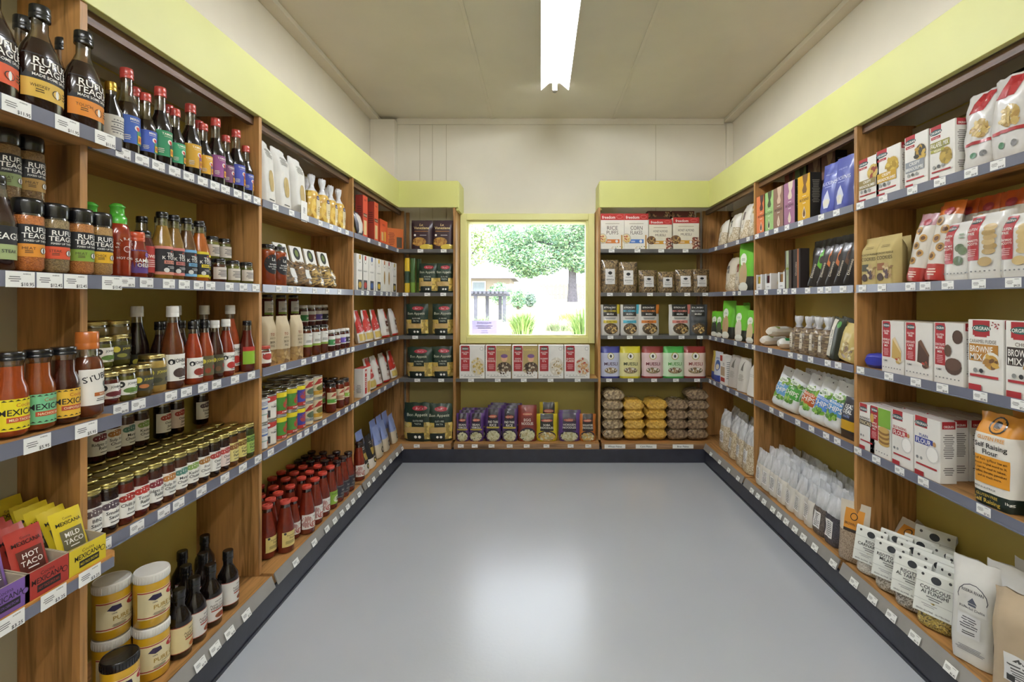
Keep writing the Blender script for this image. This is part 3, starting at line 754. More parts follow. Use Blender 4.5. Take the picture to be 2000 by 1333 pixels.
clump(1070, 9, .7, .14, 160, 'short yellow-flecked groundcover at the window foot', 26, ['d6d066', 'a9bb6c'])
# low timber arbour
ab = empty('garden_arbour', (0, 0, 0)); AM = pm('6a6a78', .85, var=.2)
ax = lambda px, y: (px-CX)*y/F_PX
y = 14.5
for px, dy in ((929, 0), (948, .5), (985, 0), (972, .9)):
    MB().box(ax(px, y)-.05, y+dy-.05, gz(y)-.05, ax(px, y)+.05, y+dy+.05, 1.44, AM).obj('post', ab)
for dy in (0, .5, .9): MB().box(ax(912, y), y+dy-.03, 1.44, ax(992, y), y+dy+.03, 1.50, AM).obj('beam', ab)
for k in range(10): MB().box(ax(915+k*8, y)-.035, y-.15, 1.50, ax(915+k*8, y)+.035, y+1.05, 1.58, AM).obj('rafter', ab)
tag(ab, 'low weathered timber arbour with slatted top in the garden', 'arbour')
hs = empty('house', (0, 0, 0)); y = 36; hz = gz(y)
HX0, HX1 = -6.5, -2.3
MB().box(HX0, y, hz-.2, HX1, y+6, 3.0, pm('a3968a', .9, bump=.2)).obj('house_wall', hs)
m = MB(); e = .45; vs = [(HX0-e, y-e, 2.95), (HX1+e, y-e, 2.95), (HX1+e, y+6+e, 2.95), (HX0-e, y+6+e, 2.95), (HX0+1.2, y+3, 4.35), (HX1-1.9, y+3, 4.35)]
m.add(vs, [(0, 1, 5, 4), (1, 2, 5), (2, 3, 4, 5), (3, 0, 4), (3, 2, 1, 0)], pm('6f6a74', .8, var=.2, bump=.5, bs=6)); m.obj('roof', hs)
f = MB(); ring(f, HX0+1.4, 1.9, HX0+2.4, 2.75, .06, y-.06, y, pm('efefef', .5)); f = f.obj('window_frame', hs); MB().box(HX0+1.46, y-.03, 1.96, HX0+2.34, y-.01, 2.69, pm('7d8790', .15)).obj('pane', f)
tag(hs, 'pale brick house with a grey hipped roof across the garden', 'house')
fn_ = empty('garden_fence', (0, 0, 0))
for k in range(40):
    x = -3+k*.28; MB().box(x, 33, gz(33)-.1, x+.25, 33.03, gz(33)+1.0+.03*(k % 2), pm('b9b0ac', .9, var=.15)).obj('fence_board', fn_)
for zz in (.25, .8): MB().box(-3, 33.03, gz(33)+zz, 8.2, 33.08, gz(33)+zz+.08, pm('a79d98', .9)).obj('fence_rail', fn_)
tag(fn_, 'pale timber paling fence along the back of the garden', 'fence')

# ================================================================== goods on the sauce wall
def rnd(a, b): return random.uniform(a, b)
BLK, WHT = '17171a', 'f3f1ea'
# --- end display: flasks
def flask(low, t1):
    P = [(.5, .003), (.5, .105), (.48, .122), (.40, .145), (.26, .168), (.185, .185), (.18, .235)]
    P = [(r*.094, z) for r, z in P]
    def L(g):
        g.r(-.5, .42, .5, 1, '1c1c20').r(-.5, 0, .5, .42, low).t('RUFUS', 0, .85, .17, WHT, .62).t('TEAGUE', 0, .67, .16, WHT, .66).t('MADE SOME SAUCE', 0, .52, .065, WHT, .62)
        g.t(t1, -.2, .27, .075, '2a2218', .28, 0).ln(-.2, .17, .18, .1, 2, '4a3a22').c(.06, .2, .085, '2a2218').c(.06, .2, .07, low).e(.06, .2, .03, .1, WHT).ln(.24, .22, .14, .2, 3, '4a3a22')
    return bottle(P, .165, '24120a', (.0185, .212, .244, '141416'), (.028, .125, '1c1c20', .46, L), 28, 1, .62, 'c9b894')
for px, c, t, d in ((-18, 'd8582c', 'HOT', 'dark sauce flask with red-orange label'), (78, 'd8b24a', 'WHISKEY', 'dark sauce flask with mustard-yellow label'), (163, 'df8a2c', 'TOUCH', 'dark sauce flask with bright orange label')):
    k = flask(c, t); put('LA', 1, k, px, d, 'bottle', 'sauce_flask', .02, r=.03, turn=3)
    if px > 0: put('LA', 1, k, px-32, d, 'bottle', 'sauce_flask', .1, r=.03, row=1, turn=3)
# --- spice shakers
def shaker(low, t1, spice, spice2):
    r = .0265; P = [(r*.92, 0), (r, .006), (r, .118), (r*.9, .126)]
    def L(g):
        g.r(-.5, .4, .5, 1, '1d1d20').r(-.5, 0, .5, .4, low).t('RUFUS', .04, .85, .17, WHT, .8).t('TEAGUE', .04, .66, .16, WHT, .84).t('FIXED UP THIS RUB', .04, .5, .06, WHT, .7)
        g.t(t1, -.2, .26, .09, '3a2a18', .28, 0).ln(-.2, .15, .2, .1, 2, '4a3a22').c(.14, .2, .1, '2a2218').c(.14, .2, .085, WHT).e(.14, .2, .03, .09, '444')
    k = bottle(P, .12, spice, None, (.03, .1, '1d1d20', .44, L), 24, shoulder_mat=grain([spice, spice2, spice], 500, coat=1))
    m = MB().lathe([(r*.93, .124), (r*.98, .128), (r*.98, .15), (r*.93, .157), (r*.86, .158)], gloss('101012'), 24); return extra(k, 'shaker_lid', m)
SH = [(12, '9fb07a', 'STEAK', '7a4a1c', '5e3612', 'brown spice shaker with sage-green label'), (51, 'd98e2e', 'MEAT', 'c8742a', 'a85a1c', 'orange spice shaker with amber label'), (105, 'd2502e', 'STEAK', '9a8458', '6c5a38', 'pepper spice shaker with red label'),
      (155, '7ea03c', 'MEAT', 'c07c32', '9c5c22', 'orange spice shaker with green label'), (201, 'dfae22', 'CHICK', 'b58a4a', '94703a', 'tan spice shaker with yellow label')]
for i, (px, c, t, s1, s2, d) in enumerate(SH):
    k = shaker(c, t, s1, s2)
    if i: put('LA', 2, k, px, d, 'spice jar', 'spice_shaker', .018, r=.0265, turn=-6)
    if i in (1, 2):
        pass
def sback(px, c, d):
    k = shaker(c, 'MEAT', '8a6a3a', '6a4a22'); o = put('LA', 2, k, px, d, 'spice jar', 'spice_shaker', .085, r=.0265, tagged=False)
    put('LA', 2, k, px, d, 'spice jar', 'spice_shaker', .085, r=.0265, dz=.1586, where='stacked on top', tagged=False)
sback(12, '7c8a58', 'spice shaker with dull green label'); sback(52, 'a8823e', 'spice shaker with dull ochre label')
put('LA', 2, bottle([(.03, 0), (.031, .1), (.018, .15), (.014, .19)], .15, '2c160c', (.016, .17, .195, '151515'), (.02, .09, '9fb07a', .45, lambda g: g.r(-.5, .45, .5, 1, '1c1c20').t('TEAGUE', 0, .7, .2, WHT, .8).t('$STEAK'[1:], 0, .25, .1, '333', .5))), -6, 'steak sauce bottle with sage-green label', 'bottle', 'sauce_bottle', .02, r=.031)
# --- mexican sauce bottles
def mexsauce(bg, col, band, flav):
    r = .029; P = [(r*.94, 0), (r, .006), (r, .088), (r*.94, .1), (.0215, .117), (.0205, .15), (.0225, .156), (.0225, .168)]
    def L(g):
        g.t('Cocina', .02, .8, .12, 'b5482a', .45, 0).t('MEXICANA', .02, .58, .2, '1a1a1a', .9).r(-.3, .26, .34, .42, band).t(flav, .02, .34, .08, 'f4e8c0', .56)
        for k in range(9): g.p([(-.5+k/9, .93), (-.45+k/9, .98), (-.4+k/9, .93)], '2a2a1a', False).p([(-.5+k/9, .06), (-.45+k/9, .11), (-.4+k/9, .06)], '2a2a1a', False)
    return bottle(P, .146, col, (.0245, .158, .176, '121214'), (.012, .078, bg, .5, L), 24, glass='e0c8a8')
for px, bg, col, bd, fl, d in ((25, 'e6d520', '8a3a14', 'c0502a', 'MILD TACO SAUCE', 'taco sauce bottle with lemon-yellow label'), (73, '74bd8c', '7c3a12', 'c0502a', 'NACHOS SAUCE', 'nacho sauce bottle with mint-green label'), (122, 'e6b637', '3c160a', 'b5482a', 'CHIPOTLE SAUCE', 'chipotle sauce bottle with golden label')):
    put('LA', 3, mexsauce(bg, col, bd, fl), px, d, 'bottle', 'sauce_bottle', .015, r=.029, turn=3)
def stub(g):
    g.t('STUBB’S', -.06, .8, .17, '20201f', .75, rot=.25).e(.12, .56, .1, .1, '4a5258').p([(.02, .62), (.1, .42), (.2, .45), (.24, .62)], '5a646a').r(-.2, .24, .3, .34, 'b0622a').t('WICKED', .05, .29, .06, 'f3ead0', .4).ln(.05, .14, .5, .1, 2, '555')
put('LA', 3, bottle([(.028, 0), (.031, .006), (.031, .12), (.028, .135), (.021, .148), (.0205, .2)], .146, '5a2a12', (.023, .165, .208, gloss('b9672a')), (.028, .116, 'ece9e2', .5, stub), 24), 168, 'tall sauce bottle with white label and rust cap', 'bottle', 'sauce_bottle', .012, r=.031, turn=14)
# --- seasoning sachets in cardboard trays
def tray(w, d, hf, hb, col, dark, flav):
    K = kraft('a99c88'); m = MB(); t = .0025; y0, y1, x = -d/2, d/2, w/2
    m.box(-x, y0, 0, x, y1, t, K).box(-x, y1-t, t, x, y1, hb, K)
    m.box(-x, y0, t, x, y0+t, hf, K)
    for s in (-1, 1):
        a, b = (s*x, s*(x-t)); a, b = min(a, b), max(a, b)
        m.add([(a, y0, t), (b, y0, t), (b, y1, t), (a, y1, t), (a, y0, hf), (b, y0, hf), (b, y0+.35*d, hf+.012), (a, y0+.35*d, hf+.012), (b, y1, hb), (a, y1, hb)],
              [(0, 3, 2, 1), (0, 1, 5, 4), (4, 5, 6, 7), (7, 6, 8, 9), (2, 3, 9, 8), (1, 2, 8, 6, 5), (0, 4, 7, 9, 3)], K)
    p = MB(); g = Art(p, lambda u, v, o: (u*w, y0-o, v*hf), w, hf)
    g.r(-.5, 0, .5, 1, col).t('Cocina', 0, .8, .13, dark, .35, 0).t('MEXICANA', 0, .58, .2, dark, .72).r(-.24, .16, .3, .42, '1d1b18').t(flav, .03, .29, .1, col, .48).c(.4, .5, .07, dark).c(.4, .5, .055, col)
    return [('tray_body', m.mesh('tray_body')), ('front_print', p.mesh('front_print'))]
def sachet(col, dark, t1, t2, patch):
    def L(g):
        g.t('Cocina', 0, .86, .04, dark, .4, 0).t('MEXICANA', 0, .78, .065, dark, .8).r(-.36, .3, .36, .66, patch).t(t1, 0, .57, .085, WHT, .6).t(t2, 0, .45, .085, WHT, .62).ln(0, .36, .4, .04, 1, WHT).c(.24, .16, .09, dark).c(.24, .16, .07, col)
    return bag(.072, .135, .014, PILLOW, [(1, film(col))], L, seed=len(t1), nu=8, nv=10, wr=.002)
TR = [(172, 'd9c22a', '1d1b14', 'MILD TACO SPICE MIX', 'MILD', 'TACO', '6a6448', 'yellow', 7), (93, 'a5342a', '2a0f0c', 'HOT TACO SPICE MIX', 'HOT', 'TACO', '5a2a20', 'brick-red', 4), (10, '7a58a0', '241a30', 'CHILLI CON CARNE SPICE MIX', 'CON', 'CARNE', '5a4a5c', 'purple', 3)]
for px, c, dk, fl, t1, t2, pt, cn, n in TR:
    o = put('LA', 4, tray(.094, .2, .06, .115, c, dk, fl), px, f'open cardboard tray with {cn} front', 'display tray', 'display_tray', .004, r=.1, dz=-.006)
    k = sachet(c, dk, t1, t2, pt); y0 = o.location.y
    for i in range(n):
        ins = .022+i*.024
        put('LA', 4, k, 0, f'{cn} seasoning sachet standing in tray', 'sachet', 'spice_sachet', ins, r=.007, dz=-.001+i*.0045, at=y0+(.0, .006, -.008)[i % 3], lean=16+4*(i % 2), turn=(-4, 5, 0)[i % 3], row=0 if i == 0 else 1, tagged=False)

# --- first bay, top: tamari and mirin bottles
def tam(big, col, txt, acc, liq='140c08'):
    k = 1.0 if big else .86; h = .249 if big else .206
    r = .0305*(1 if big else .9)
    P = [(r*.92, 0), (r, .006), (r, h*.46), (r*.9, h*.54), (r*.55, h*.66), (r*.46, h*.74), (r*.44, h*.97)]
    def L(g):
        g.r(.04, 0, .5, .5, acc).t(txt, -.02, .88, .09, 'f2efe0', .62).ln(-.02, .78, .4, .03, 1, 'e8e0c8').c(.05, .58, .1, 'f4f0ea').e(.08, .56, .06, .075, 'c23a30').c(.03, .6, .03, 'c23a30').r(.06, .06, .36, .34, 'e6b52a')
        for q in range(3): g.e(.12+q*.09, .2, .03, .09, 'b5472a')
        g.ln(-.26, .2, .24, .2, 3, 'd8d4c8')
    return bottle(P, h*(.6 if txt == 'MIRIN' else .7), liq, (r*.53, h*.88, h, 'b5443c'), (.03*k, h*.44, col, .42, L), 22, glass='d8d4c4')
TM = [(247, 1, '3f62b4', 'MIRIN', '3f8a6a', '2a1c0c', 'tall mirin bottle with blue label'), (284, 0, '3f5ab4', 'MIRIN', '3f8a6a', '24180c', 'short mirin bottle with blue label'), (313, 1, '2f8a5c', 'TAMARI', '17382c', None, 'tall tamari bottle with green label'),
      (342, 0, '3aa070', 'TAMARI', '17382c', None, 'short tamari bottle with green label'), (372, 1, 'd3a12e', 'TAMARI', '8a5a8c', None, 'tall tamari bottle with amber label'), (397, 0, 'dba62c', 'TAMARI', '6a4a7c', None, 'short tamari bottle with amber label'),
      (421, 1, '96508c', 'TAMARI', '5c2c54', None, 'tall tamari bottle with magenta label'), (441, 0, '7a4a72', 'TAMARI', '4c2c44', None, 'short tamari bottle with plum label'), (461, 1, '4550b0', 'TAMARI', '9a4a3c', None, 'tall tamari bottle with royal-blue label'), (483, 0, '3f4fa8', 'TAMARI', 'c08a3c', None, 'short tamari bottle with royal-blue label')]
for i, (px, b, c, t, a, lq, d) in enumerate(TM):
    k = tam(b, c, t, a, lq or '140c08'); put('LB', 1, k, px, d, 'bottle', 'tamari_bottle' if t[0] == 'T' else 'mirin_bottle', .005, r=.0305, turn=-8)
    if i in (0, 2, 4): put('LB', 1, tam(1, c, t, a), px+16, d, 'bottle', 'tamari_bottle', .085, r=.0305, row=1)
put('LB', 1, bottle([(.026, 0), (.027, .006), (.027, .1), (.012, .14), (.0115, .18)], .15, '160d08', (.0135, .16, .185, metal('c0a04a')), (.03, .09, 'dcdad2', .5, lambda g: g.ln(0, .5, .6, .7, 6, '777').r(.2, .1, .45, .5, 'b09a8a'))), 217, 'small soy bottle with gold cap and white label', 'bottle', 'soy_bottle', .005, r=.027)
# --- first bay, second shelf
def sri():
    P = [(.029, 0), (.031, .008), (.031, .12), (.027, .14), (.022, .15)]
    def L(g):
        for i, ch in enumerate('SRIRACHA'):
            a = PI*(1-i/7.0); g.t(ch, .24*math.cos(a)*1.05, .6+.24*math.sin(a), .07, 'f0e8e0', .12, rot=a-PI/2)
        g.c(0, .56, .1, 'e8dcd0').c(0, .56, .08, '8a2c12').t('HOT CHILLI', 0, .32, .06, 'f0e8e0', .6)
    k = bottle(P, .15, '8a2a10', None, (.02, .125, None, .45, L), 24)
    G = gloss('4fae3a'); return extra(k, 'nozzle_cap', MB().lathe([(.0215, .148), (.022, .152), (.022, .168), (.02, .17), (.016, .178), (.0155, .195), (.018, .197), (.018, .2), (.012, .206), (.008, .208)], G, 20))
K = sri(); put('LB', 2, K, 232, 'red squeeze bottle with green nozzle', 'bottle', 'squeeze_bottle', .006, r=.031, turn=-8); put('LB', 2, K, 184, 'red squeeze bottle with green nozzle', 'bottle', 'squeeze_bottle', .05, r=.031)
put('LB', 2, bottle([(.026, 0), (.028, .006), (.028, .075), (.022, .1), (.02, .112)], .11, '7a2410', (.022, .108, .135, '8a3a20' if 0 else 'c2502c'), (.015, .082, '5a3a80', .5, lambda g: g.t('SAMBAL', .05, .55, .16, WHT, .7).t('OELEK', .05, .35, .16, WHT, .6).c(.1, .8, .08, '7a5aa0')), 22), 261, 'sambal bottle with purple label and orange cap', 'bottle', 'sambal_bottle', .004, r=.028, turn=-6)
put('LB', 2, bottle([(.027, 0), (.029, .006), (.029, .1), (.022, .125), (.02, .14)], .125, '4a1410', (.0215, .128, .146, '131315'), (.02, .1, 'a8302a', .5, lambda g: g.t('SWEET', .05, .62, .12, WHT, .6).ln(.05, .35, .6, .3, 4, 'e8c8c0')), 22), 288, 'sweet chilli bottle with red label', 'bottle', 'chilli_sauce_bottle', .012, r=.029)
put('LB', 2, bottle([(.027, 0), (.029, .1), (.016, .15), (.013, .19)], .11, '5a4a20', (.0155, .18, .2, '131315'), None, 20), 277, 'clear-necked bottle with black cap', 'bottle', 'sauce_bottle', .07, r=.029, row=1)
def ktong(col, liq, fl):
    P = [(.0265, 0), (.0285, .006), (.0285, .1), (.027, .118), (.0155, .165), (.014, .2)]
    def L(g): g.r(-.5, .9, .5, 1, col).r(-.5, .0, .5, .1, col).t('TRA', .06, .72, .12, WHT, .5).t('K TONG', .06, .6, .12, WHT, .62).p([(.0, .8), (.06, .86), (.12, .8)], 'b5442e').r(-.2, .38, .36, .5, col).t(fl, .08, .44, .065, '222', .46).c(-.12, .16, .09, 'd8d8d4').ln(.1, .26, .4, .1, 2, 'bbb')
    return bottle(P, .17, liq, (.0165, .193, .213, '141416'), (.016, .105, '222226', .46, L), 22, glass='dcd8c0')
for px, c, lq, fl, d in ((307, 'd48a78', '8a6a28', 'RICE PAPER', 'dressing bottle with coral-banded black label'), (337, 'd07a72', '7c5c24', 'RED CURRY', 'dressing bottle with rose-banded black label'), (363, '6fa8d0', '5c3c1c', 'SEAFOOD', 'dressing bottle with blue-banded black label'), (389, 'e2cc30', 'a85a18', 'PINEAPPLE', 'dressing bottle with yellow-banded black label')):
    put('LB', 2, ktong(c, lq, fl), px, d, 'bottle', 'dressing_bottle', .008, r=.0285, turn=-8)
    put('LB', 2, ktong(c, lq, fl), px+6, d, 'bottle', 'dressing_bottle', .075, r=.0285, row=1)
def smalljar(lid, col, lc): return jar(.049, .09, .014, lid, col, (.014, .058, lc, .5, lambda g: g.ln(.05, .5, .7, .6, 5, '555').c(.3, .3, .12, '333').c(.3, .3, .1, lc)))
SJ = [smalljar('151517', '4a2414', 'd8cfc6'), smalljar('151517', '6a6a2c', 'd8d0c4'), smalljar('151517', '5a5a24', 'd8d0c4')]
for k, px in zip(SJ, (427, 455, 481)): put('LB', 2, k, px, 'small black-lidded jar with white label', 'jar', 'condiment_jar', .008, r=.0245, turn=-6)
for k, px in zip(SJ[1:], (414, 438)):
    put('LB', 2, k, px, 'small olive black-lidded jar', 'jar', 'condiment_jar', .075, r=.0245, tagged=False, row=1)
    put('LB', 2, k, px, 'small olive black-lidded jar stacked up', 'jar', 'condiment_jar', .075, r=.0245, dz=.0906, tagged=False)
# --- first bay, third shelf: relish jars and white-capped sauces
def johnno(g, acc='3a5a2c'):
    g.c(-.3, .72, .1, '1a1a1a').e(-.3, .7, .04, .07, WHT).t('JOHNNO’S', .1, .76, .15, '1a1a1a', .66).t('TASMANIA', .18, .6, .07, '333', .4).e(-.05, .3, .2, .18, acc).e(.14, .28, .14, .14, acc).r(.1, .38, .46, .5, acc).ln(.1, .08, .6, .08, 1, '444')
def jjar(d, h, col, lc, acc, dark=False):
    def L(g):
        if dark: g.t('JOHNNO’S', .1, .76, .15, 'd6c84a', .62).c(-.3, .72, .1, 'd6c84a').r(.08, .2, .42, .42, '1a1a1a').t('SAUCE', .25, .31, .08, WHT, .28).e(-.15, .3, .14, .14, acc)
        else: johnno(g, acc)
    return jar(d, h, .012, metal('c8b87c', .3), col, (h*.2, h*.66, lc, .5, L), lidr=d*.47)
J = [(209, .056, .088, '5a1c18', WHT, '6a1c24', 0, 'beetroot relish jar with white label'), (242, .056, .09, '5c5a1e', WHT, '5a7a34', 0, 'green relish jar with white label'), (276, .056, .095, '5a4a20', '3a3a2a', 'b5703a', 1, 'chilli paste jar with olive label')]
for px, d, h, c, lc, ac, dk, de in J: put('LB', 3, jjar(d, h, c, lc, ac, dk), px, de, 'jar', 'relish_jar', .006, r=d/2, turn=-8)
put('LB', 3, jjar(.074, .118, 'a58a48', '5a5434', '3a3a24', 1), 303, 'large apple sauce jar with olive label', 'jar', 'relish_jar', .014, r=.037, turn=-6, ref=-1.2)
big = jjar(.08, .125, '8a7440', '4a4630', '3a3a24', 1); mid = jjar(.056, .088, '5a5a22', WHT, '5a7a34'); mid2 = jjar(.056, .092, '4c4a20', '3a3a28', '8a8a3a', 1)
for px, ins in ((200, .1), (240, .1)): put('LB', 3, jjar(.08, .098, '3a2c18', '4a4630', '555', 1), px, 'wide dark relish jar', 'jar', 'relish_jar', ins+.03, r=.04, row=1, ref=-1.3); put('LB', 3, big, px, 'wide apple sauce jar stacked on top', 'jar', 'relish_jar', ins+.03, dz=.0988, r=.04, ref=-1.3, tagged=False)
for px, k in ((196, mid), (230, mid2)): put('LB', 3, mid2, px, 'gold-lidded relish jar', 'jar', 'relish_jar', .07, r=.028, row=1); put('LB', 3, k, px, 'gold-lidded green relish jar stacked up' if k is mid else 'gold-lidded olive relish jar stacked up', 'jar', 'relish_jar', .07, dz=.0926, r=.028, tagged=False)
def jbottle(h, r, col, cap, lc, acc, dark=False, lab=(.1, .42)):
    P = [(r*.92, 0), (r, .006), (r, h*.47), (r*.92, h*.55), (r*.5, h*.76), (r*.42, h*.84), (r*.42, h*.97)]
    def L(g):
        if dark: g.t('JOHNNO’S', .1, .74, .14, 'd6c84a', .6).c(-.32, .72, .1, 'd6c84a').r(.06, .3, .42, .5, '8a2a1c').e(-.15, .25, .12, .14, acc)
        else: johnno(g, acc)
    return bottle(P, h*.8, col, (r*.55, h*.87, h, cap), (h*lab[0], h*lab[1], lc, .46, L), 22, glass='e0d8cc')
JB = [(337, .267, .032, '5a2c14', 'e6e4de', WHT, '4a3a34', 0, 'tall worcester sauce bottle with white cap'), (377, .215, .028, '8a3014', '141416', WHT, '8a2c1e', 0, 'spicy red sauce bottle with black cap'), (400, .215, .0275, '8a3818', '141416', '5a5434', '8a3a1c', 1, 'red sauce bottle with olive label'),
      (419, .213, .0275, '3a1a10', 'e2e0da', '44402c', '6a4a2c', 1, 'brown sauce bottle with white cap'), (441, .215, .028, '7c2a14', 'e2e0da', WHT, 'b5302a', 0, 'tomato sauce bottle with white cap')]
for px, h, r, c, cp, lc, ac, dk, d in JB: put('LB', 3, jbottle(h, r, c, cp, lc, ac, dk), px, d, 'bottle', 'sauce_bottle', .006, r=r, turn=-8)
put('LB', 3, jbottle(.267, .032, '8a3a1c', 'e2e0da', WHT, 'b5302a'), 452, 'tall red sauce bottle with white cap', 'bottle', 'sauce_bottle', .04, r=.032, turn=-8)
put('LB', 3, bottle([(.0255, 0), (.027, .006), (.027, .1), (.016, .15), (.014, .19)], .165, '5a1c12', (.016, .185, .204, '141416'), (.03, .1, '8ab52e', .5, lambda g: g.r(-.5, .75, .5, 1, 'b02a22').c(.2, .4, .12, 'e8e4d8').c(.2, .4, .09, '4a2a1c'))), 480, 'relish bottle with lime-green label and black cap', 'bottle', 'sauce_bottle', .006, r=.027)
for px in (293, 362, 399): put('LB', 3, jbottle(.267, .032, '1c0e0a', 'e2e0da', '33301f', '444', 1), px, 'tall dark sauce bottle with white cap', 'bottle', 'sauce_bottle', .1, r=.032, row=1)
for px in (308, 322, 352, 374): put('LB', 3, jbottle(.215, .0275, '2c120c', '141416', '33301f', '444', 1), px, 'dark sauce bottle with black cap', 'bottle', 'sauce_bottle', .09, r=.0275, row=1)
# --- first bay, fourth shelf: rows of chutney jars
GOLD = metal('b7aa6a', .32)
def chut(col, acc, t1, t2, script=True, lc=WHT):
    def L(g):
        g.e(0, .8, .22, .16, acc).e(-.2, .76, .13, .13, acc).e(.2, .78, .13, .12, acc).t(t1, .02, .5, .13, '1f1f1f', .74).t(t2, .02, .32, .13, '1f1f1f', .6).ln(.04, .13, .5, .08, 1, '555')
    return jar(.053, .138, .014, GOLD, col, (.022, .092, lc, .5, L), lidr=.0255)
CH = [(178, '3a1c14', '6a5a5c', 'BBQ', 'Sauce'), (205, '24120e', '5a4a54', 'Smokey', 'Sauce'), (238, '5a1e14', 'a0281c', 'Chilli Jam', 'hot'), (270, '5c1c14', 'b8342a', 'Tomato', 'Relish'), (296, '3c1a14', '7a2430', 'Ridgey Didge', 'Relish'), (322, '4a2214', 'b5793a', 'Sulp Fruit', 'Chutney'),
      (346, '4c2a1a', '5a8a7c', 'Mango', 'Chutney'), (369, '3c2418', '8aa85a', 'Kashmiri', 'Chutney'), (392, '2c1814', 'a8763a', 'Fruit', 'Chutney')]
BE = [(416, '1c1210', 'a83a34', 'Onion', 'Jam', WHT), (434, '2c1614', 'a83a34', 'Onion', 'Jam', 'ead8d0'), (453, '5a3418', '8a5a2c', 'Curry', 'Paste', 'e0d488'), (470, '5a3a18', '7a5a24', 'Curry', 'Paste', 'dfd07c'), (485, '3c4420', '4a6a2c', 'Curry', 'Paste', '9db85a')]
CD = ['brown relish jar with white label', 'smoky sauce jar with grey pictured label', 'chilli jam jar with red-chilli label', 'tomato relish jar with red pictured label', 'dark relish jar with berry pictured label', 'fruit chutney jar with orange pictured label', 'mango chutney jar with teal pictured label', 'chutney jar with green pictured label', 'dark chutney jar with nut pictured label', 'black onion jam jar with white label', 'onion jam jar with pinkish label', 'curry paste jar with pale-yellow label', 'curry paste jar with yellow label', 'curry paste jar with green label']
allj = [chut(*a[1:]) for a in CH] + [chut(a[1], a[2], a[3], a[4], lc=a[5]) for a in BE]; pxs = [a[0] for a in CH] + [a[0] for a in BE]
ys = []
for k, px, d in zip(allj, pxs, CD):
    o = put('LB', 4, k, px, d, 'jar', 'chutney_jar', .006, r=.0265, turn=-8); ys.append(o.location.y)
for rw in (1, 2, 3):
    for i, (k, y) in enumerate(zip(allj, ys)):
        if rw == 3 and i > 10: continue
        put('LB', 4, k, 0, 'gold-lidded chutney jar', 'jar', 'chutney_jar', .006+rw*.06, r=.0265, at=y+.006*(rw % 2), row=rw, turn=rnd(-20, 20))
for px, k, d in ((186, allj[4], 'dark relish jar stacked over others'), (214, allj[5], 'fruit chutney jar stacked over others'), (243, allj[6], 'mango chutney jar stacked over others'), (272, allj[7], 'green-label chutney jar stacked over others')):
    put('LB', 4, k, px, d, 'jar', 'chutney_jar', .186, r=.0265, dz=.1388, ref=-1.373, tagged=False, sc=.98)
for px, k, d in ((316, allj[9], 'onion jam jar stacked over others'), (343, allj[10], 'pinkish-label onion jam jar stacked over others'), (392, allj[1], 'dark sauce jar stacked over others')):
    put('LB', 4, k, px, d, 'jar', 'chutney_jar', .186, r=.0265, dz=.1388, ref=-1.373, tagged=False, sc=.98)
m = MB(); m.box(-.055, -.002, 0, .055, .002, .2, paper('dedbd2')).box(-.055, -.003, 0, -.05, .003, .2, paper('cfccc2')); Art(m, lambda u, v, o: (u*.11, -.002-o, v*.2), .11, .2).ln(0, .75, .8, .3, 8, '9a9890').ln(0, .3, .8, .4, 10, '9a9890')
put('LB', 4, [('booklet_pages', m.mesh('booklet_pages'))], 448, 'white printed leaflet leaning at the back', 'leaflet', 'leaflet', .226, r=.004, lean=6, ref=-1.375, tagged=False)
# --- first bay, bottom: ghee tubs and vinegar
def tub(lid, lh=.02):
    def L(g):
        g.r(-.5, .94, .5, .98, 'a8342a').r(-.5, .04, .5, .08, 'a8342a').e(.2, .78, .17, .13, 'b02a22').t('Taste', .2, .78, .11, WHT, .26).p([(-.3, .72), (-.22, .86), (-.08, .84), (-.06, .7), (-.18, .64)], '33284a').t('100%', -.18, .58, .05, '33284a', .2)
        g.t('PURE GHEE', .1, .4, .15, 'a8862a', .8).t('CLARIFIED BUTTER', .1, .27, .05, '6a5a2c', .5).ln(-.1, .15, .3, .1, 3, '3a3a3a')
    P = [(.042, 0), (.0445, .006), (.0445, .125), (.043, .133), (.0415, .14)]
    k = bottle(P, .139, 'd8ac24', None, (.028, .11, 'e6dab0', .5, L), 26, shoulder_mat=pm('d3a520', .3, coat=.6, var=.12))
    lm = gloss('e9e7e1') if lid == 'w' else gloss('151517')
    pr = [(.0435, .132), (.045, .133), (.045, .155), (.0435, .158), (.042, .159), (.0415, .157)]; m = MB().lathe(pr, lm, 36)
    for i in range(36):
        a = 2*PI*i/36; m.box(.0452*math.sin(a)-.0006, -.0452*math.cos(a)-.0006, .135, .0452*math.sin(a)+.0006, -.0452*math.cos(a)+.0006, .153, lm)
    return extra(k, 'tub_lid', m)
TW, TB = tub('w'), tub('b')
for px, ins, w_ in ((291, .02, 'near stack'), (224, .085, 'rear stack')):
    for i in (0, 1): put('LB', 5, TW, px, f'white-lidded ghee tub, {"lower" if i == 0 else "upper"} of {w_}', 'tub', 'ghee_tub', ins, r=.045, dz=i*.1596, ref=-1.125-ins-.045, turn=-8, tagged=(i == 0))
put('LB', 5, TB, 234, 'black-lidded ghee tub at shelf front', 'tub', 'ghee_tub', .0, r=.045, ref=-1.17, turn=0, sc=.95); put('LB', 5, TB, 0, 'black-lidded ghee tub beside divider', 'tub', 'ghee_tub', .125, r=.045, at=1.31, ref=-1.25, sc=.95)
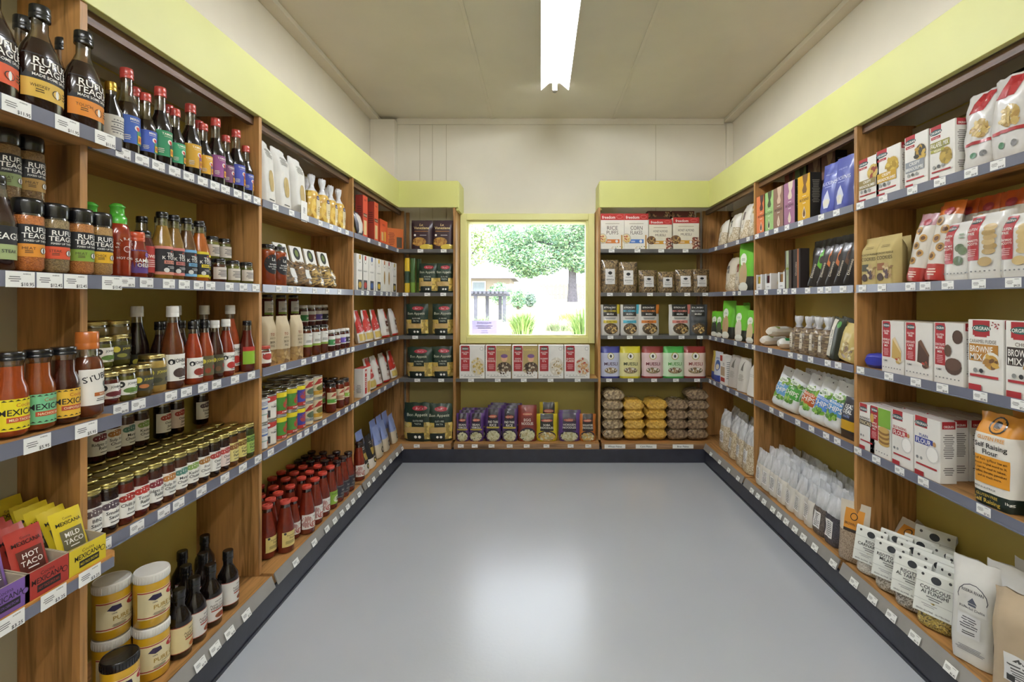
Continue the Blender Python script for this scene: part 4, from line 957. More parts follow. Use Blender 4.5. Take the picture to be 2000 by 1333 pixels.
def acv(lc, apple):
    P = [(.031, 0), (.0345, .006), (.0345, .105), (.032, .125), (.02, .148), (.0155, .158), (.0155, .19)]
    def L(g): g.r(-.5, 0, .5, .025, 'a8442c').r(-.5, .975, .5, 1, 'a8442c').t('marulan', .12, .82, .07, '2a2a2a', .4).t('Apple Cider', .1, .68, .09, '4a3020', .7, 0).t('VINEGAR', .1, .55, .1, '4a3020', .66).e(.16, .2, .16, .11, apple).e(.28, .16, .1, .08, 'a83a24').r(-.1, .42, .36, .47, 'a8442c')
    return bottle(P, .19, '120a07', (.0175, .176, .21, '141210'), (.022, .104, lc, .5, L), 24)
AW, AC = acv('e3e0da', '8a4a2a'), acv('e0cf9c', 'b5642c')
for px, k, d in ((352, AC, 'amber vinegar bottle with cream label'), (379, AW, 'brown vinegar bottle with torn white label'), (412, AW, 'brown vinegar bottle with red-edged white label'), (446, AW, 'brown vinegar bottle with pictured white label')): put('LB', 5, k, px, d, 'bottle', 'vinegar_bottle', .0, r=.0345, ref=-1.158, turn=-8 if px != 412 else -34)
for px, ins in ((321, .08), (363, .08), (396, .08), (312, .17), (356, .165), (400, .165), (277, .15)): put('LB', 5, AW, px, 'brown vinegar bottle with black cap', 'bottle', 'vinegar_bottle', ins, r=.0345, row=1, ref=-1.125-ins-.0345)

# --- second bay, top: white paper bags and clear pasta bags
def flourbag(g): g.t('~', -.05, .9, .03, 'b04a3a', .2).ln(0, .78, .6, .14, 6, '8a8880').e(.04, .36, .2, .17, 'b9a26a').ln(0, .06, .6, .03, 1, '333')
WB = bag(.12, .28, .07, BLOCK, [(1, pm('d8d6cf', .7, bump=.3, bs=25))], flourbag, seed=2, mk=paper, shape=6, wr=.005)
for px, ln, tn in ((531, 0, 6), (561, 0, 0), (592, 0, 0)): put('LC', 1, WB, px, 'white paper pasta bag with oval window', 'bag', 'paper_bag', .012, r=.035, lean=3, turn=tn)
m = MB().box(-.03, -.0005, 0, .03, .0005, .1, paper('eceae4')); Art(m, lambda u, v, o: (u*.06, -.0005-o, v*.1), .06, .1).ln(0, .55, .4, .3, 4, 'aaa').e(0, .6, .06, .12, '999')
put('LC', 1, [('card_face', m.mesh('card_face'))], 594, 'small white card hung over the shelf edge', 'card', 'shelf_card', -.008, r=.001, dz=-.035, tagged=False)
PASTA = grain(['d8b040', 'c79a30', 'e6c65c', 'b58a2c'], 55, (1, 1, .6))
PB = bag(.095, .245, .075, GATHER, [(.64, PASTA), (1, haze_film())], lambda g: g.r(-.22, .12, .22, .46, 'd9c9a0').e(0, .5, .14, .05, '3a3a6a').t('pasta', 0, .5, .03, WHT, .2).ln(0, .25, .3, .12, 3, '8a7a4a'), seed=4, wr=.006)
for px in (622, 642, 658, 673): put('LC', 1, PB, px, 'clear tied bag of yellow pasta', 'bag', 'pasta_bag', .008, r=.037, turn=rnd(-8, 8), sc=rnd(.95, 1.02))
for px in (612, 650): put('LC', 1, PB, px, 'clear tied bag of yellow pasta', 'bag', 'pasta_bag', .09, r=.037, row=1, sc=1.05)
# second shelf: bolognese jars and header-card pasta
def luv(g): g.e(0, .5, .42, .48, '17171a', 18).t('La', 0, .74, .16, WHT, .4, 0).t('Bolognese', 0, .5, .07, WHT, .6).t('Spicy Calabrese', 0, .38, .06, WHT, .66).t('SAUCE', 0, .27, .05, WHT, .3)
LV = jar(.072, .182, .016, '17171a', '8a3a18', (.05, .14, None, .42, luv), lidr=.031)
for px in (524, 547): put('LC', 2, LV, px, 'brown pasta sauce jar with round label', 'jar', 'pasta_sauce_jar', .01, r=.036, turn=-14, ref=-1.2)
def hdr(col1, col2, oval, seed):
    k = bag(.12, .13, .075, FULL, [(1, grain([col1, col2, '3c2c18'], 60, (1, 1, 2.5), 1.0))], lambda g: g.r(-.1, .25, .3, .6, 'dcdcd8') if seed % 2 else None, seed=seed, wr=.007, shape=2.5)
    m = MB(); m.box(-.05, -.004, .118, .05, .004, .21, paper('e4e2da')); g = Art(m, lambda u, v, o: (u*.1, -.004-o, .118+v*.092), .1, .092)
    g.e(0, .58, .28, .36, oval, 18).e(0, .6, .14, .2, '6a7a3a').ln(0, .1, .6, .1, 2, '8a8880').r(-.5, .0, .5, .03, '333'); return extra(k, 'header_card', m)
for px, a, b, ov, d in ((577, '8a6a3c', '6a4c28', '3c4a1c', 'brown spiral pasta bag with tall header card'), (607, '6a4c2c', '8a6a3c', '1e1e1c', 'dark pasta bag with white header card'), (632, 'b5954c', '9a7a3a', '1e1e1c', 'pale pasta bag with drooping header card'), (656, 'c2a25a', 'a5853f', '22261c', 'straw-coloured pasta bag with leaning header card')):
    put('LC', 2, hdr(a, b, ov, px), px, d, 'bag', 'pasta_bag', .012, r=.037, lean=14, turn=-5)
# third shelf
def tobag(col): return bag(.08, .215, .05, BLOCK, [(.3, grain(['9a7a44', '7a5a30', 'b5955a'], 60)), (1, kraft('c3b394'))], lambda g: g.t('TO', 0, .62, .06, '8a3a24', .4).t('ANCO', 0, .54, .04, '7a6a4c', .5).t('BOX', 0, .46, .05, '5a4a34', .4).t('PAS', 0, .38, .05, '5a4a34', .4), seed=len(col), mk=paper, shape=5, wr=.003)
TOB = tobag('a')
for px in (524, 549, 577): put('LC', 3, TOB, px, 'kraft pasta bag with clear lower window', 'bag', 'paper_bag', .012 if px != 524 else .04, r=.025, turn=-8)
put('LC', 3, jar(.07, .092, .014, 'b03a2c', '6a1c14', (.018, .064, 'e6e2da', .5, lambda g: g.e(-.1, .6, .22, .3, 'a5342a').ln(.2, .25, .3, .3, 3, '444'))), 525, 'squat red-lidded jar with white label', 'jar', 'relish_jar', .004, r=.035, ref=-1.17, tagged=False)
def pest(acc, fr): return jar(.056, .155, .014, '1c1614', '5a2414', (.05, .12, 'e4e2da', .48, lambda g: g.r(-.5, 0, .5, .16, '8aa040').t('Pesto', 0, .82, .1, '333', .5, 0).e(.2, .45, .12, .2, fr).ln(-.15, .4, .4, .2, 3, '777')))
PE = [pest('a', 'a03a2c'), pest('b', '6a3a2c'), pest('c', 'c0402c')]
for px, k, d in ((598, PE[0], 'dark pesto jar with pear label'), (615, PE[1], 'dark pesto jar with chilli label'), (630, PE[2], 'dark pesto jar with tomato label')): put('LC', 3, k, px, d, 'jar', 'pesto_jar', .008, r=.028, turn=-10)
def hon(acc): return jar(.05, .118, .014, 'e2e0da', '4a1c14', (.03, .085, 'e2e0d8', .5, lambda g: g.r(-.5, .1, .5, .66, acc).t('Jam', 0, .4, .2, WHT, .5)))
for px, a, d in ((645, '3c8a4c', 'white-lidded jar with green label'), (656, '8a4a4c', 'white-lidded jar with maroon label'), (667, '6a54b0', 'white-lidded jar with violet label'), (677, '2c2a30', 'white-lidded jar with charcoal label')): put('LC', 3, hon(a), px, d, 'jar', 'jam_jar', .008, r=.025)
for i, px in enumerate((522, 549, 573)):
    put('LC', 3, PE[i], px, 'dark pesto jar', 'jar', 'pesto_jar', .13, r=.028, row=1, sc=1.1); put('LC', 3, PE[i], px, ('dark pesto jar with pear label, stacked high', 'dark pesto jar with chilli label, stacked high', 'dark pesto jar with tomato label, stacked high')[i], 'jar', 'pesto_jar', .13, r=.028, dz=.1716, tagged=False, sc=.92)
for i, (px, a) in enumerate(((592, '3c8a4c'), (607, '8a4a4c'), (620, '6a54b0'), (632, '2c2a30'))):
    k = hon(a); put('LC', 3, k, px, 'white-lidded jam jar', 'jar', 'jam_jar', .13, r=.025, row=1, sc=1.15); put('LC', 3, k, px, ('green', 'maroon', 'violet', 'charcoal')[i]+'-label jam jar stacked high', 'jar', 'jam_jar', .13, r=.025, dz=.1365, tagged=False, sc=1.05)
# fourth shelf: tins two high, then dark-lidded jars
def tin1(g): g.p([(-.5, .66), (-.5, 1), (.5, 1), (.5, .9)], 'b0342a').c(-.2, .88, .05, WHT).t('Cherry', .1, .62, .07, '7a2a1c', .5, 0).t('TOMATOES', .1, .52, .08, '3a2a24', .6).e(.25, .25, .12, .2, 'c03a22').e(.3, .1, .12, .12, 'c03a22').r(-.25, .06, -.15, .38, '44484c')
def tin2(g): g.r(-.5, .78, .5, 1, 'e3d022').r(-.5, 0, .5, .16, 'b0342a').e(-.1, .5, .22, .22, '4a8a34').e(.15, .45, .22, .25, 'b5342a').e(.12, .32, .1, .1, '3a7a34').t('Solo', .15, .74, .1, '1f1f1f', .4, rot=.3).t('POMODORI', .1, .08, .07, WHT, .5)
def tin3(g): g.r(-.5, .8, .5, 1, 'e3d022').r(-.5, .0, .5, .18, 'b0342a').r(-.5, .18, .5, .8, '3a3f9a').e(.1, .52, .26, .24, 'a8423a').t('Passata', .1, .08, .07, WHT, .4)
def tin0(g): g.r(-.5, .55, .5, .62, '5a74b0').ln(0, .8, .6, .2, 3, '7a8ab0').e(.3, .2, .2, .15, 'b5532c').r(-.5, .3, .5, .34, '8ab0a0')
def tin4(g): g.p([(-.3, .62), (-.1, .92), (.5, .96), (.5, .8)], 'a8342a').t('MUTTI', .16, .84, .09, 'e8d8a0', .5, rot=.12).e(.05, .45, .25, .16, '5a6a50').e(.28, .5, .12, .15, 'b5402c').r(-.5, .14, .5, .3, '9aa0a0').t('POLPA', .05, .22, .08, '333', .4)
def tin5(g): g.p([(-.3, .62), (-.1, .92), (.5, .96), (.5, .8)], 'a8342a').t('MUTTI', .16, .84, .09, 'e8d8a0', .5, rot=.12).e(.05, .45, .25, .16, '6a6a34').e(.28, .5, .12, .15, 'b5402c').r(-.5, .12, .5, .32, 'c79a34').t('CILIEG', .05, .22, .08, '333', .4)
TN = [(516, .07, .112, 'e4e2dc', tin0, 'white tin with blue band'), (532, .07, .112, 'e6e2d8', tin1, 'white cherry tomato tin'), (553, .07, .112, '4a8a34', tin2, 'green and yellow tomato tin'), (574, .07, .112, '4f8a3c', tin2, 'leafy green tomato tin'), (590, .07, .112, '3a3f9a', tin3, 'blue and yellow passata tin'), (606, .074, .118, 'd8cca8', tin4, 'cream tomato tin with grey band'), (624, .074, .118, 'd8cca8', tin5, 'cream tomato tin with gold band')]
for px, d, h, lc, fn, de in TN:
    k = can(d, h, lc, fn)
    for i in (0, 1): put('LC', 4, k, px, f'{de}, {"lower" if i == 0 else "upper"}', 'tin', 'food_tin', .008, r=d/2, dz=i*(h+.0006), turn=-14, tagged=(i == 0), ref=XL-.02)
    for rw in (1, 2):
        if rw == 2 and px < 590: continue
        for i in (0, 1): put('LC', 4, k, px, f'{de}, {"lower" if i == 0 else "upper"}', 'tin', 'food_tin', .008+rw*.078, r=d/2, dz=i*(h+.0006), row=rw, ref=XL-.02, turn=rnd(-30, 30))
def sj(acc): return jar(.06, .165, .016, '1c1412', '6a2414', (.05, .115, 'd8c8a4', .5, lambda g: g.p([(-.3, .6), (-.1, .9), (.5, .95), (.5, .78)], 'a8342a').t('MUTTI', .16, .82, .1, 'e8d8a0', .5, rot=.12).e(.2, .5, .14, .2, 'b5402c').r(-.5, .1, .5, .42, acc).t('SUGO', .1, .26, .12, WHT, .5)), lidr=.027)
for px, a, d in ((646, '5a9a3c', 'pasta sauce jar with green label band'), (662, 'b58a6a', 'pasta sauce jar with tan label band'), (674, '8ab040', 'pasta sauce jar with lime label band'), (685, '4f9a4c', 'pasta sauce jar with leaf-green label band')):
    k = sj(a); put('LC', 4, k, px, d, 'jar', 'pasta_sauce_jar', .008, r=.03, turn=-14)
    for rw in (1, 2): put('LC', 4, k, px, d, 'jar', 'pasta_sauce_jar', .008+rw*.066, r=.03, row=rw, ref=XL-.04)
# bottom: passata
def passata(lid, lc, kind, h=.232, r=.037):
    P = [(r*.93, 0), (r, .006), (r, h*.44), (r*.95, h*.52), (r*.55, h*.86), (r*.5, h*.92), (r*.5, h*.97)]
    def L(g):
        if kind == 'y': g.r(-.42, .03, .42, .97, lc).t('Pomodoro', .0, .74, .12, '3a3020', .6, 0).t('Passata', .05, .56, .14, '3a3020', .6, 0).ln(-.1, .3, .4, .2, 4, '6a5a34').p([(.2, .2), (.3, .4), (.4, .2)], '5a5a3a').c(-.3, .88, .05, '333')
        elif kind == 'g': g.t('TOSCANA', .05, .8, .14, '2c3a1c', .8).e(.1, .35, .25, .26, 'e0e0c8').e(.1, .35, .14, .16, '3a4a2c')
        elif kind == 'd': g.r(-.5, .9, .5, .93, '9a8a7a').r(-.5, .07, .5, .1, '9a8a7a').t('Sugo', .08, .6, .16, 'c8c0b4', .5, 0).ln(.08, .3, .5, .2, 3, '8a847a')
        else: g.e(-.28, .5, .24, .4, 'b58a84').e(.05, .25, .22, .2, 'a03a2c').e(.05, .25, .15, .13, 'e0d8d0').r(.14, .45, .44, .58, '5a3a3a').t('PASSATA', .1, .8, .07, '555', .5)
    k = bottle(P, h*.86, '6e2414', None, (h*.12, h*.42, None if kind == 'y' else lc, .46, L), 24, glass='c89a84')
    lm = gloss(lid) if lid != 'check' else gloss('c8584c')
    m = MB().lathe([(r*.58, h*.925), (r*.62, h*.93), (r*.62, h*.975), (r*.6, h*.985), (r*.45, h*.99), (r*.4, h*.98), (r*.2, h*.98), (r*.15, h*.99)], lm, 24); return extra(k, 'lug_lid', m)
PY_, PW, PG, PD = passata('c0483c', 'd8c47a', 'y'), passata('c04030', 'e2ded8', 'w'), passata('c04030', '8ab03c', 'g'), passata('2c1a18', '2c2a34', 'd')
PD2 = passata('2c1a18', 'dedad4', 'w', .24); PS = passata('c04030', 'e2ded8', 'w', .19, .03)
put('LC', 5, PY_, 556, 'passata bottle with cream label standing forward', 'bottle', 'passata_bottle', .0, r=.037, ref=-1.162, turn=-12)
put('LC', 5, PS, 580, 'small passata bottle with red cap', 'bottle', 'passata_bottle', .02, r=.03, ref=-1.175, turn=-14)
put('LC', 5, PY_, 524, 'cream-label passata bottle beside divider', 'bottle', 'passata_bottle', .05, r=.037, ref=-1.21)
FR = [(594, PW, 'tall white-label passata bottle with red cap'), (615, PW, 'white-label passata bottle with red cap'), (630, PW, 'white-label passata bottle with scarlet cap'), (645, PG, 'passata bottle with lime label'), (658, PD, 'sauce bottle with navy label'), (669, PD, 'sauce bottle with navy label'), (680, PD, 'sauce bottle with navy label'), (701, PD2, 'dark-capped bottle with black-and-white label')]
st = []
for px, k, d in FR: st.append((put('LC' if px < 690 else 'LD', 5, k, px, d, 'bottle', 'passata_bottle', -.008, r=.037, ref=-1.154, turn=-14).location.y, k))
st = [(2.17, PY_), (2.26, PW)] + st
for rw in (1, 2, 3):
    for i, (y, k) in enumerate(st):
        if rw == 3 and y > 2.9: continue
        put('LC' if y < 2.98 else 'LD', 5, k, 0, 'red-capped passata bottle' if k is not PD and k is not PD2 else 'dark-capped passata bottle', 'bottle', 'passata_bottle', -.008+rw*.075, r=.037, at=y+(.012 if rw % 2 else 0)+(.03 if i == 0 else 0), row=rw)

# --- corner bay
def lasbox(w, h, c, c2): return box(w, h, .05, c, lambda g: g.r(-.5, .0, .5, 1, c2).r(-.3, .08, .3, .42, 'd8c08a').r(-.4, .5, .4, .58, '2c1c18').t('LASAGNE', 0, .54, .04, 'e8c8a0', .7).t('Barilla', 0, .9, .04, '5a1c14', .5), lambda g: g.ln(0, .6, .7, .3, 6, '5a2018'))
put('LD', 1, lasbox(.085, .285, '8a2a1c', 'c8482c'), 706, 'tall red lasagne box by divider', 'box', 'pasta_box', .02, r=.025); put('LD', 1, lasbox(.085, .285, '9a301c', 'cf5530'), 728, 'tall orange-red lasagne box', 'box', 'pasta_box', .02, r=.025)
put('LD', 1, bag(.1, .17, .05, PILLOW, [(1, film('2c2a38'))], lambda g: g.r(-.4, .1, .1, .9, 'c9c4c0').r(.1, .2, .3, .8, 'b58a5a'), seed=3), 704, 'dark glossy packet leaning in front of boxes', 'packet', 'food_packet', -.004, r=.012, lean=12, tagged=False, sc=.95)
put('LD', 1, box(.17, .185, .05, 'b5401f', lambda g: g.r(-.5, 0, .5, 1, 'cf5428').r(-.32, .15, -.05, .5, 'd0b070').r(.05, .15, .3, .55, 'd8a040').t('PASTA', 0, .8, .08, '5a1c10', .6)), 743, 'short orange box with pasta pictures', 'box', 'pasta_box', .02, r=.025)
put('LD', 1, box(.15, .175, .06, 'b8541c', lambda g: g.r(-.5, 0, .5, 1, 'c8641f').r(.1, .1, .42, .6, '4a3a24').ln(-.2, .5, .4, .6, 8, '7a3410'), lambda g: g.ln(0, .5, .7, .5, 8, '7a3410')), 770, 'orange box turned towards the corner', 'box', 'pasta_box', .03, r=.03, turn=-45)
def spbox(acc, win): return box(.112, .238, .045, 'e4e1da', lambda g: (g.c(0, .82, .13, '2c2c2c').c(0, .82, .1, WHT).r(-.12, .86, .12, .98, acc), g.e(0, .45, .14, .22, 'a5844a') if win else g.t('SPAGHETTI', 0, .55, .04, '555', .7).r(-.3, .03, .3, .3, '3a3a3c').e(0, .16, .22, .09, acc)))
for i, (px, a, w_, d) in enumerate(((696, 'c09a2c', 0, 'slim white pasta box with mustard mark'), (707, 'b0342a', 0, 'slim white pasta box with red mark'), (720, '3a5a9a', 0, 'slim white pasta box with blue mark'), (734, 'd8b030', 0, 'slim white pasta box with yellow mark'), (745, 'b06a3a', 1, 'slim white pasta box with oval window and tan mark'), (754, 'a03a2a', 1, 'slim white pasta box with oval window and red mark'), (766, 'b59a3c', 0, 'slim white pasta box with gold mark'))):
    put('LD', 2, spbox(a, w_), px, d, 'box', 'pasta_box', .012, r=.0225)
def rwbag(seed, w=.11, h=.22, red=1):
    def L(g):
        if red: g.p([(-.5, .62), (-.2, .98), (.5, .98), (.5, .4), (-.5, .3)], 'b5281f').c(.1, .66, .12, 'd8d4cc').ln(.1, .5, .5, .06, 2, WHT).r(-.45, .06, .3, .26, 'c9b060')
        else: g.p([(-.1, .7), (.3, .98), (.5, .9), (.2, .6)], 'b5281f').r(-.1, .36, .34, .56, '5a2a22').t('MIX', .12, .46, .05, WHT, .3).ln(0, .22, .6, .1, 3, '8a4a44').r(-.5, 0, .5, .06, 'b5281f')
    return bag(w, h, .06, STAND if red else FULL, [(1, film('d9d6d0'))], L, seed=seed, wr=.006)
for px, s, rd, d in ((705, 1, 1, 'red and white pasta bag by divider'), (720, 2, 1, 'red and white pasta bag'), (736, 3, 1, 'red and white pasta bag with green spot'), (752, 4, 0, 'crumpled white bag with red trim'), (772, 5, 0, 'crumpled white bag with brown panel')): put('LD', 3, rwbag(s, .11, .22, rd), px, d, 'bag', 'pasta_bag', .01, r=.03, lean=10, turn=rnd(-6, 6))
put('LD', 4, box(.13, .19, .06, 'e3e0da', lambda g: g.r(-.3, .1, -.02, .95, 'b02c22').c(-.16, .85, .08, WHT).ln(-.16, .5, .2, .4, 6, WHT).r(.05, .1, .45, .5, 'c9a05a'), lambda g: g.ln(0, .3, .6, .3, 6, '8a8a88'), topc='b02c22'), 708, 'white box with red stripe and red top', 'box', 'pasta_box', -.002, r=.03)
for px, s, rd, d in ((726, 6, 1, 'red and white bag leaning behind box'), (738, 7, 0, 'red-striped white bag'), (754, 8, 0, 'crumpled silver-white bag'), (771, 9, 1, 'red-topped bag in the corner')): put('LD', 4, rwbag(s, .11, .225, rd), px, d, 'bag', 'pasta_bag', .018, r=.03, lean=12)
def lav(seed): return bag(.12, .225, .055, STAND, [(.42, kraft('c9bda4')), (1, film('8f9fd0'))], lambda g: g.t('Barley+', 0, .5, .06, '4a5a94', .7, 0).e(.1, .2, .2, .1, '2c2a2c').e(.1, .2, .1, .05, 'c9bda4'), seed=seed)
def blkp(seed): return bag(.115, .22, .055, STAND, [(.3, film('e0d8cc')), (1, film('1e1e22'))], lambda g: g.r(-.15, .4, .2, .6, 'b59a4a').c(.1, .2, .16, '1c1c1e').c(.1, .2, .08, 'd8c060').ln(0, .75, .4, .1, 2, 'aaa'), seed=seed, wr=.006)
put('LD', 5, blkp(1), 712, 'black pouch with gold panel by passata', 'pouch', 'food_pouch', .0, r=.027, ref=-1.15, lean=8); put('LD', 5, blkp(2), 726, 'black pouch with gold panel next to lavender pouches', 'pouch', 'food_pouch', .0, r=.027, ref=-1.15, lean=8)
put('LD', 5, lav(3), 720, 'pale blue crinkled pouch behind black pouches', 'pouch', 'food_pouch', .09, r=.027, ref=-1.2, lean=8)
for px in (741, 754, 771): put('LD', 5, lav(px), px, 'lavender and kraft pouch', 'pouch', 'food_pouch', .02, r=.027, lean=9, turn=rnd(-5, 5))
for px in (735, 747, 760): put('LD', 5, lav(px), px, 'lavender and kraft pouch', 'pouch', 'food_pouch', .1, r=.027, lean=9, row=1)

# ================================================================== goods on the window wall
B_ = lambda px0, px1: (px1-px0)*YB/F_PX
# pasta unit
def biscuit(g): g.t('Le', -.02, .84, .09, 'd8c48a', .3).t('Veneziane', 0, .73, .09, 'd8c48a', .74).r(-.32, .6, .32, .62, 'a5743a').c(-.3, .48, .05, WHT).ln(.08, .48, .5, .04, 1, 'ccc').e(-.1, .26, .32, .15, 'b58a44').bits(-.1, .26, .3, .13, 20, ['c79a4c', 'a5743a', '8a5c2c'], .08, 3).e(.26, .08, .34, .1, 'd8c04a')
for px, s in ((823, 1), (867, 2)): put('BL', 1, bag(B_(803, 845), .242, .055, GABLE, [(1, film('34202a'))], biscuit, seed=s, shape=8, wr=.002), px, 'dark aubergine biscuit packet with cookie picture', 'packet', 'biscuit_packet', .012, r=.028)
def pastabag(w, h, seed, dark='1e3326'):
    pas = grain(['d8bc5c', 'c2a040', 'e8d488', '9a8238'], 45)
    def L(g):
        g.e(.06, .86, .26, .065, 'a52c3a').t('Barilla', .06, .86, .06, 'e8c8c8', .36, 0).t('Bon Appetit', .0, .7, .08, 'dfe0c8', .8, 0).r(-.2, .38, .22, .6, '16241b').t('GLUTEN FREE', .01, .54, .045, 'c8d0c0', .36).t('PASTA', .01, .46, .045, 'c8d0c0', .3).r(-.46, .24, .26, .37, 'c9a86a').r(-.36, .0, .24, .22, '14211a').c(-.06, .12, .05, WHT).c(.08, .12, .05, WHT)
    return bag(w, h, .065, FULL, [(.06, film(dark)), (.5, pas), (1, film(dark))], L, seed=seed, wr=.007)
G2 = 'dark green pasta packet with pink badge'
for sh, items in ((2, ((834, 37, 58, 1), (867, 35, 58, 2))), (3, ((812, 44, 62, 3), (864, 41, 62, 4))), (4, ((817, 50, 61, 5), (863, 42, 62, 6))), (5, ((816, 56, 74, 7), (862, 48, 72, 8)))):
    for px, w, h, s in items: put('BL', sh, pastabag(w*YB/F_PX, h*YB/F_PX, s), px, G2, 'packet', 'pasta_packet', .012, r=.032, turn=(4, -3)[s % 2], ref=YB if sh < 5 else 3.9)
def spag(): return bag(.042, .285, .035, [(0, .9, .9), (.05, 1, 1), (.93, 1, 1), (1, .95, .6)], [(.28, pm('d3b022', .35, coat=.6)), (.62, film('24462c')), (1, pm('d3b022', .35, coat=.6))], lambda g: g.r(-.5, .36, .5, .56, '1c3424').t('SPAGHETTI', 0, .46, .02, 'c8c8b0', .7, rot=PI/2) if 0 else g.r(-.5, .36, .5, .56, '1c3424'), shape=4, wr=.0015)
SPG = spag(); DKG = bag(.04, .285, .035, GABLE, [(.3, film('6a8a2c')), (1, film('3a5a2a'))], shape=4, seed=3)
put('BL', 2, SPG, 794, 'upright yellow spaghetti packet in the corner', 'packet', 'spaghetti_packet', .01, r=.018); put('BL', 2, DKG, 805, 'upright green spaghetti packet', 'packet', 'spaghetti_packet', .02, r=.018); put('BL', 2, DKG, 817, 'upright green spaghetti packet half hidden', 'packet', 'spaghetti_packet', .09, r=.018, tagged=False)
# cereal cartons under the window
def orgran(title, t2, pic, right=None):
    def L(g):
        g.p([(-.44, .22), (-.1, .22), (-.09, .9), (-.11, .99), (-.44, .99)], 'a3262c').e(-.27, .9, .14, .055, '2c4a44').t('ORGRAN', -.27, .9, .05, WHT, .24).t('GLUTEN', -.27, .79, .04, WHT, .26).t('FREE', -.27, .74, .04, WHT, .2).t(title, -.27, .6, .045, WHT, .3).t(t2, -.27, .53, .06, WHT, .3).ln(-.27, .36, .26, .16, 5, 'd8a0a0').ln(0, .06, .85, .03, 1, '9a9a98')
        for q in range(7): g.e(-.4+q*.13, .1, .02, .012, '777', 6)
        pic(g)
    return L
def pic_o(bowl): return lambda g: (g.c(.38, .9, .07, 'b5b5b0').c(.38, .9, .055, WHT), g.e(.22, .36, .28, .28, 'd8d2c4').bits(.22, .36, .25, .25, 46, bowl, .055, 4))
def pic_coco(g): g.r(-.08, .22, .5, .99, 'b5a06a').t('Cocoa O’s', .2, .88, .06, 'e8d87a', .5, 0).e(.24, .6, .12, .1, 'd8a888').e(.24, .68, .14, .06, '7a5a8a').e(.24, .35, .27, .15, '5a4a3a').bits(.22, .3, .28, .16, 40, ['3a2a1e', '6a5240', 'c8bba0'], .06, 5)
BX = [(922, orgran('MULTIGRAIN', 'O’s', pic_o(['c9b06a', 'b59a4a', 'e0d09a'])), 'multigrain cereal carton with yellow-green bowl picture'), (973, orgran('CHOC', 'COCOA O’s', pic_coco), 'cocoa cereal carton beside multigrain one'), (1025, orgran('CHOC', 'COCOA O’s', pic_coco), 'cocoa cereal carton in middle of shelf'), (1076, orgran('WILDBERRY', 'O’s', pic_o(['c9b58a', 'e8e0d0', 'a58a5a', 'f0ece0'])), 'cereal carton with milk and spoon picture'), (1127, orgran('QUINOA', 'FLAKES', pic_o(['d0a878', 'c28a5a', 'e0c8a0', 'b0402c'])), 'flakes carton with strawberry bowl picture')]
for px, L, d in BX: put('BM', 4, box(.207, .27, .075, 'eceae4', L, lambda g: g.ln(0, .5, .7, .6, 10, '9a9a98').r(-.5, .85, .5, 1, 'a3262c'), topc='e8e2de'), px, d, 'carton', 'cereal_carton', .006, r=.0375)
def noodle(col, t1, t2, inner, seed, w, h, gold=None, wind='c9c9a4'):
    def L(g):
        if inner: g.r(-.32, .38, .32, .99, inner)
        g.e(0, .76 if h > .2 else .72, .28, .05, 'a5423a').t('CHANG’S', 0, .76 if h > .2 else .72, .04, 'e8d0a0', .44).t(t1, 0, .6, .075, 'e8e4d8', .62).t(t2, 0, .5, .075, 'e8e4d8', .62)
        if gold: g.r(-.4, .4, .4, .45, gold)
        g.e(0, .2, .44, .19, '2a1e30').e(0, .17, .41, .17, wind).bits(0, .17, .36, .14, 30, [wind, 'b0a878', 'd8d4b4'], .09, seed).ln(0, .04, .5, .02, 1, 'ddd')
    return bag(w, h, .05, FULL, [(1, film(col))], L, seed=seed, wr=.004, shape=4)
ND = [(903, '5c3a7a', 'BEAN', 'VERMICELLI', '241a2c', .1, .225, 'b5a040', 'purple noodle packet with green-yellow window by divider'), (930, '5c3a7a', 'BEAN', 'VERMICELLI', '241a2c', .115, .225, 'b5a040', 'purple vermicelli packet'), (963, '4f3468', 'PAD THAI', 'RICE', '1f1826', .125, .265, 'b5a040', 'tall purple rice noodle packet'), (995, '4f3468', 'PAD THAI', 'RICE', '1f1826', .125, .26, 'b5a040', 'tall purple rice noodle packet'),
      (1030, '7a2c22', 'EGG', 'NOODLES', None, .15, .29, None, 'tall brick-red egg noodle packet'), (1068, 'd0bb20', 'SOBA', 'NOODLES', '1f1c18', .165, .22, None, 'bright yellow noodle packet'), (1112, '5a3a7c', 'HOKKIEN', 'NOODLES', '2a1e34', .17, .225, None, 'wide purple noodle packet'), (1148, 'c0702c', 'SINGAPORE', 'NOODLES', '241a18', .13, .22, None, 'orange noodle packet')]
for i, (px, c, a, b, inn, w, h, gd, d) in enumerate(ND):
    k = noodle(c, a, b, inn, i, w, h, gd, 'c9a860' if i in (5, 7) else 'c9c9a4'); put('BM', 5, k, px, d, 'packet', 'noodle_packet', .015, r=.025, ref=3.9)
    if i < 4 or i == 6: put('BM', 5, k, px+3, d, 'packet', 'noodle_packet', .085, r=.025, row=1, ref=3.9, sc=1.04)
    if i in (0, 1, 2, 3): put('BM', 5, k, px+7, d, 'packet', 'noodle_packet', .15, r=.025, row=1, ref=3.9, sc=1.06)
put('BM', 5, noodle('c2aa28', 'SOBA', 'NOODLES', '1f1c18', 9, .15, .3, None), 1072, 'tall dull-yellow noodle packet behind', 'packet', 'noodle_packet', .09, r=.025, tagged=False, ref=3.9)
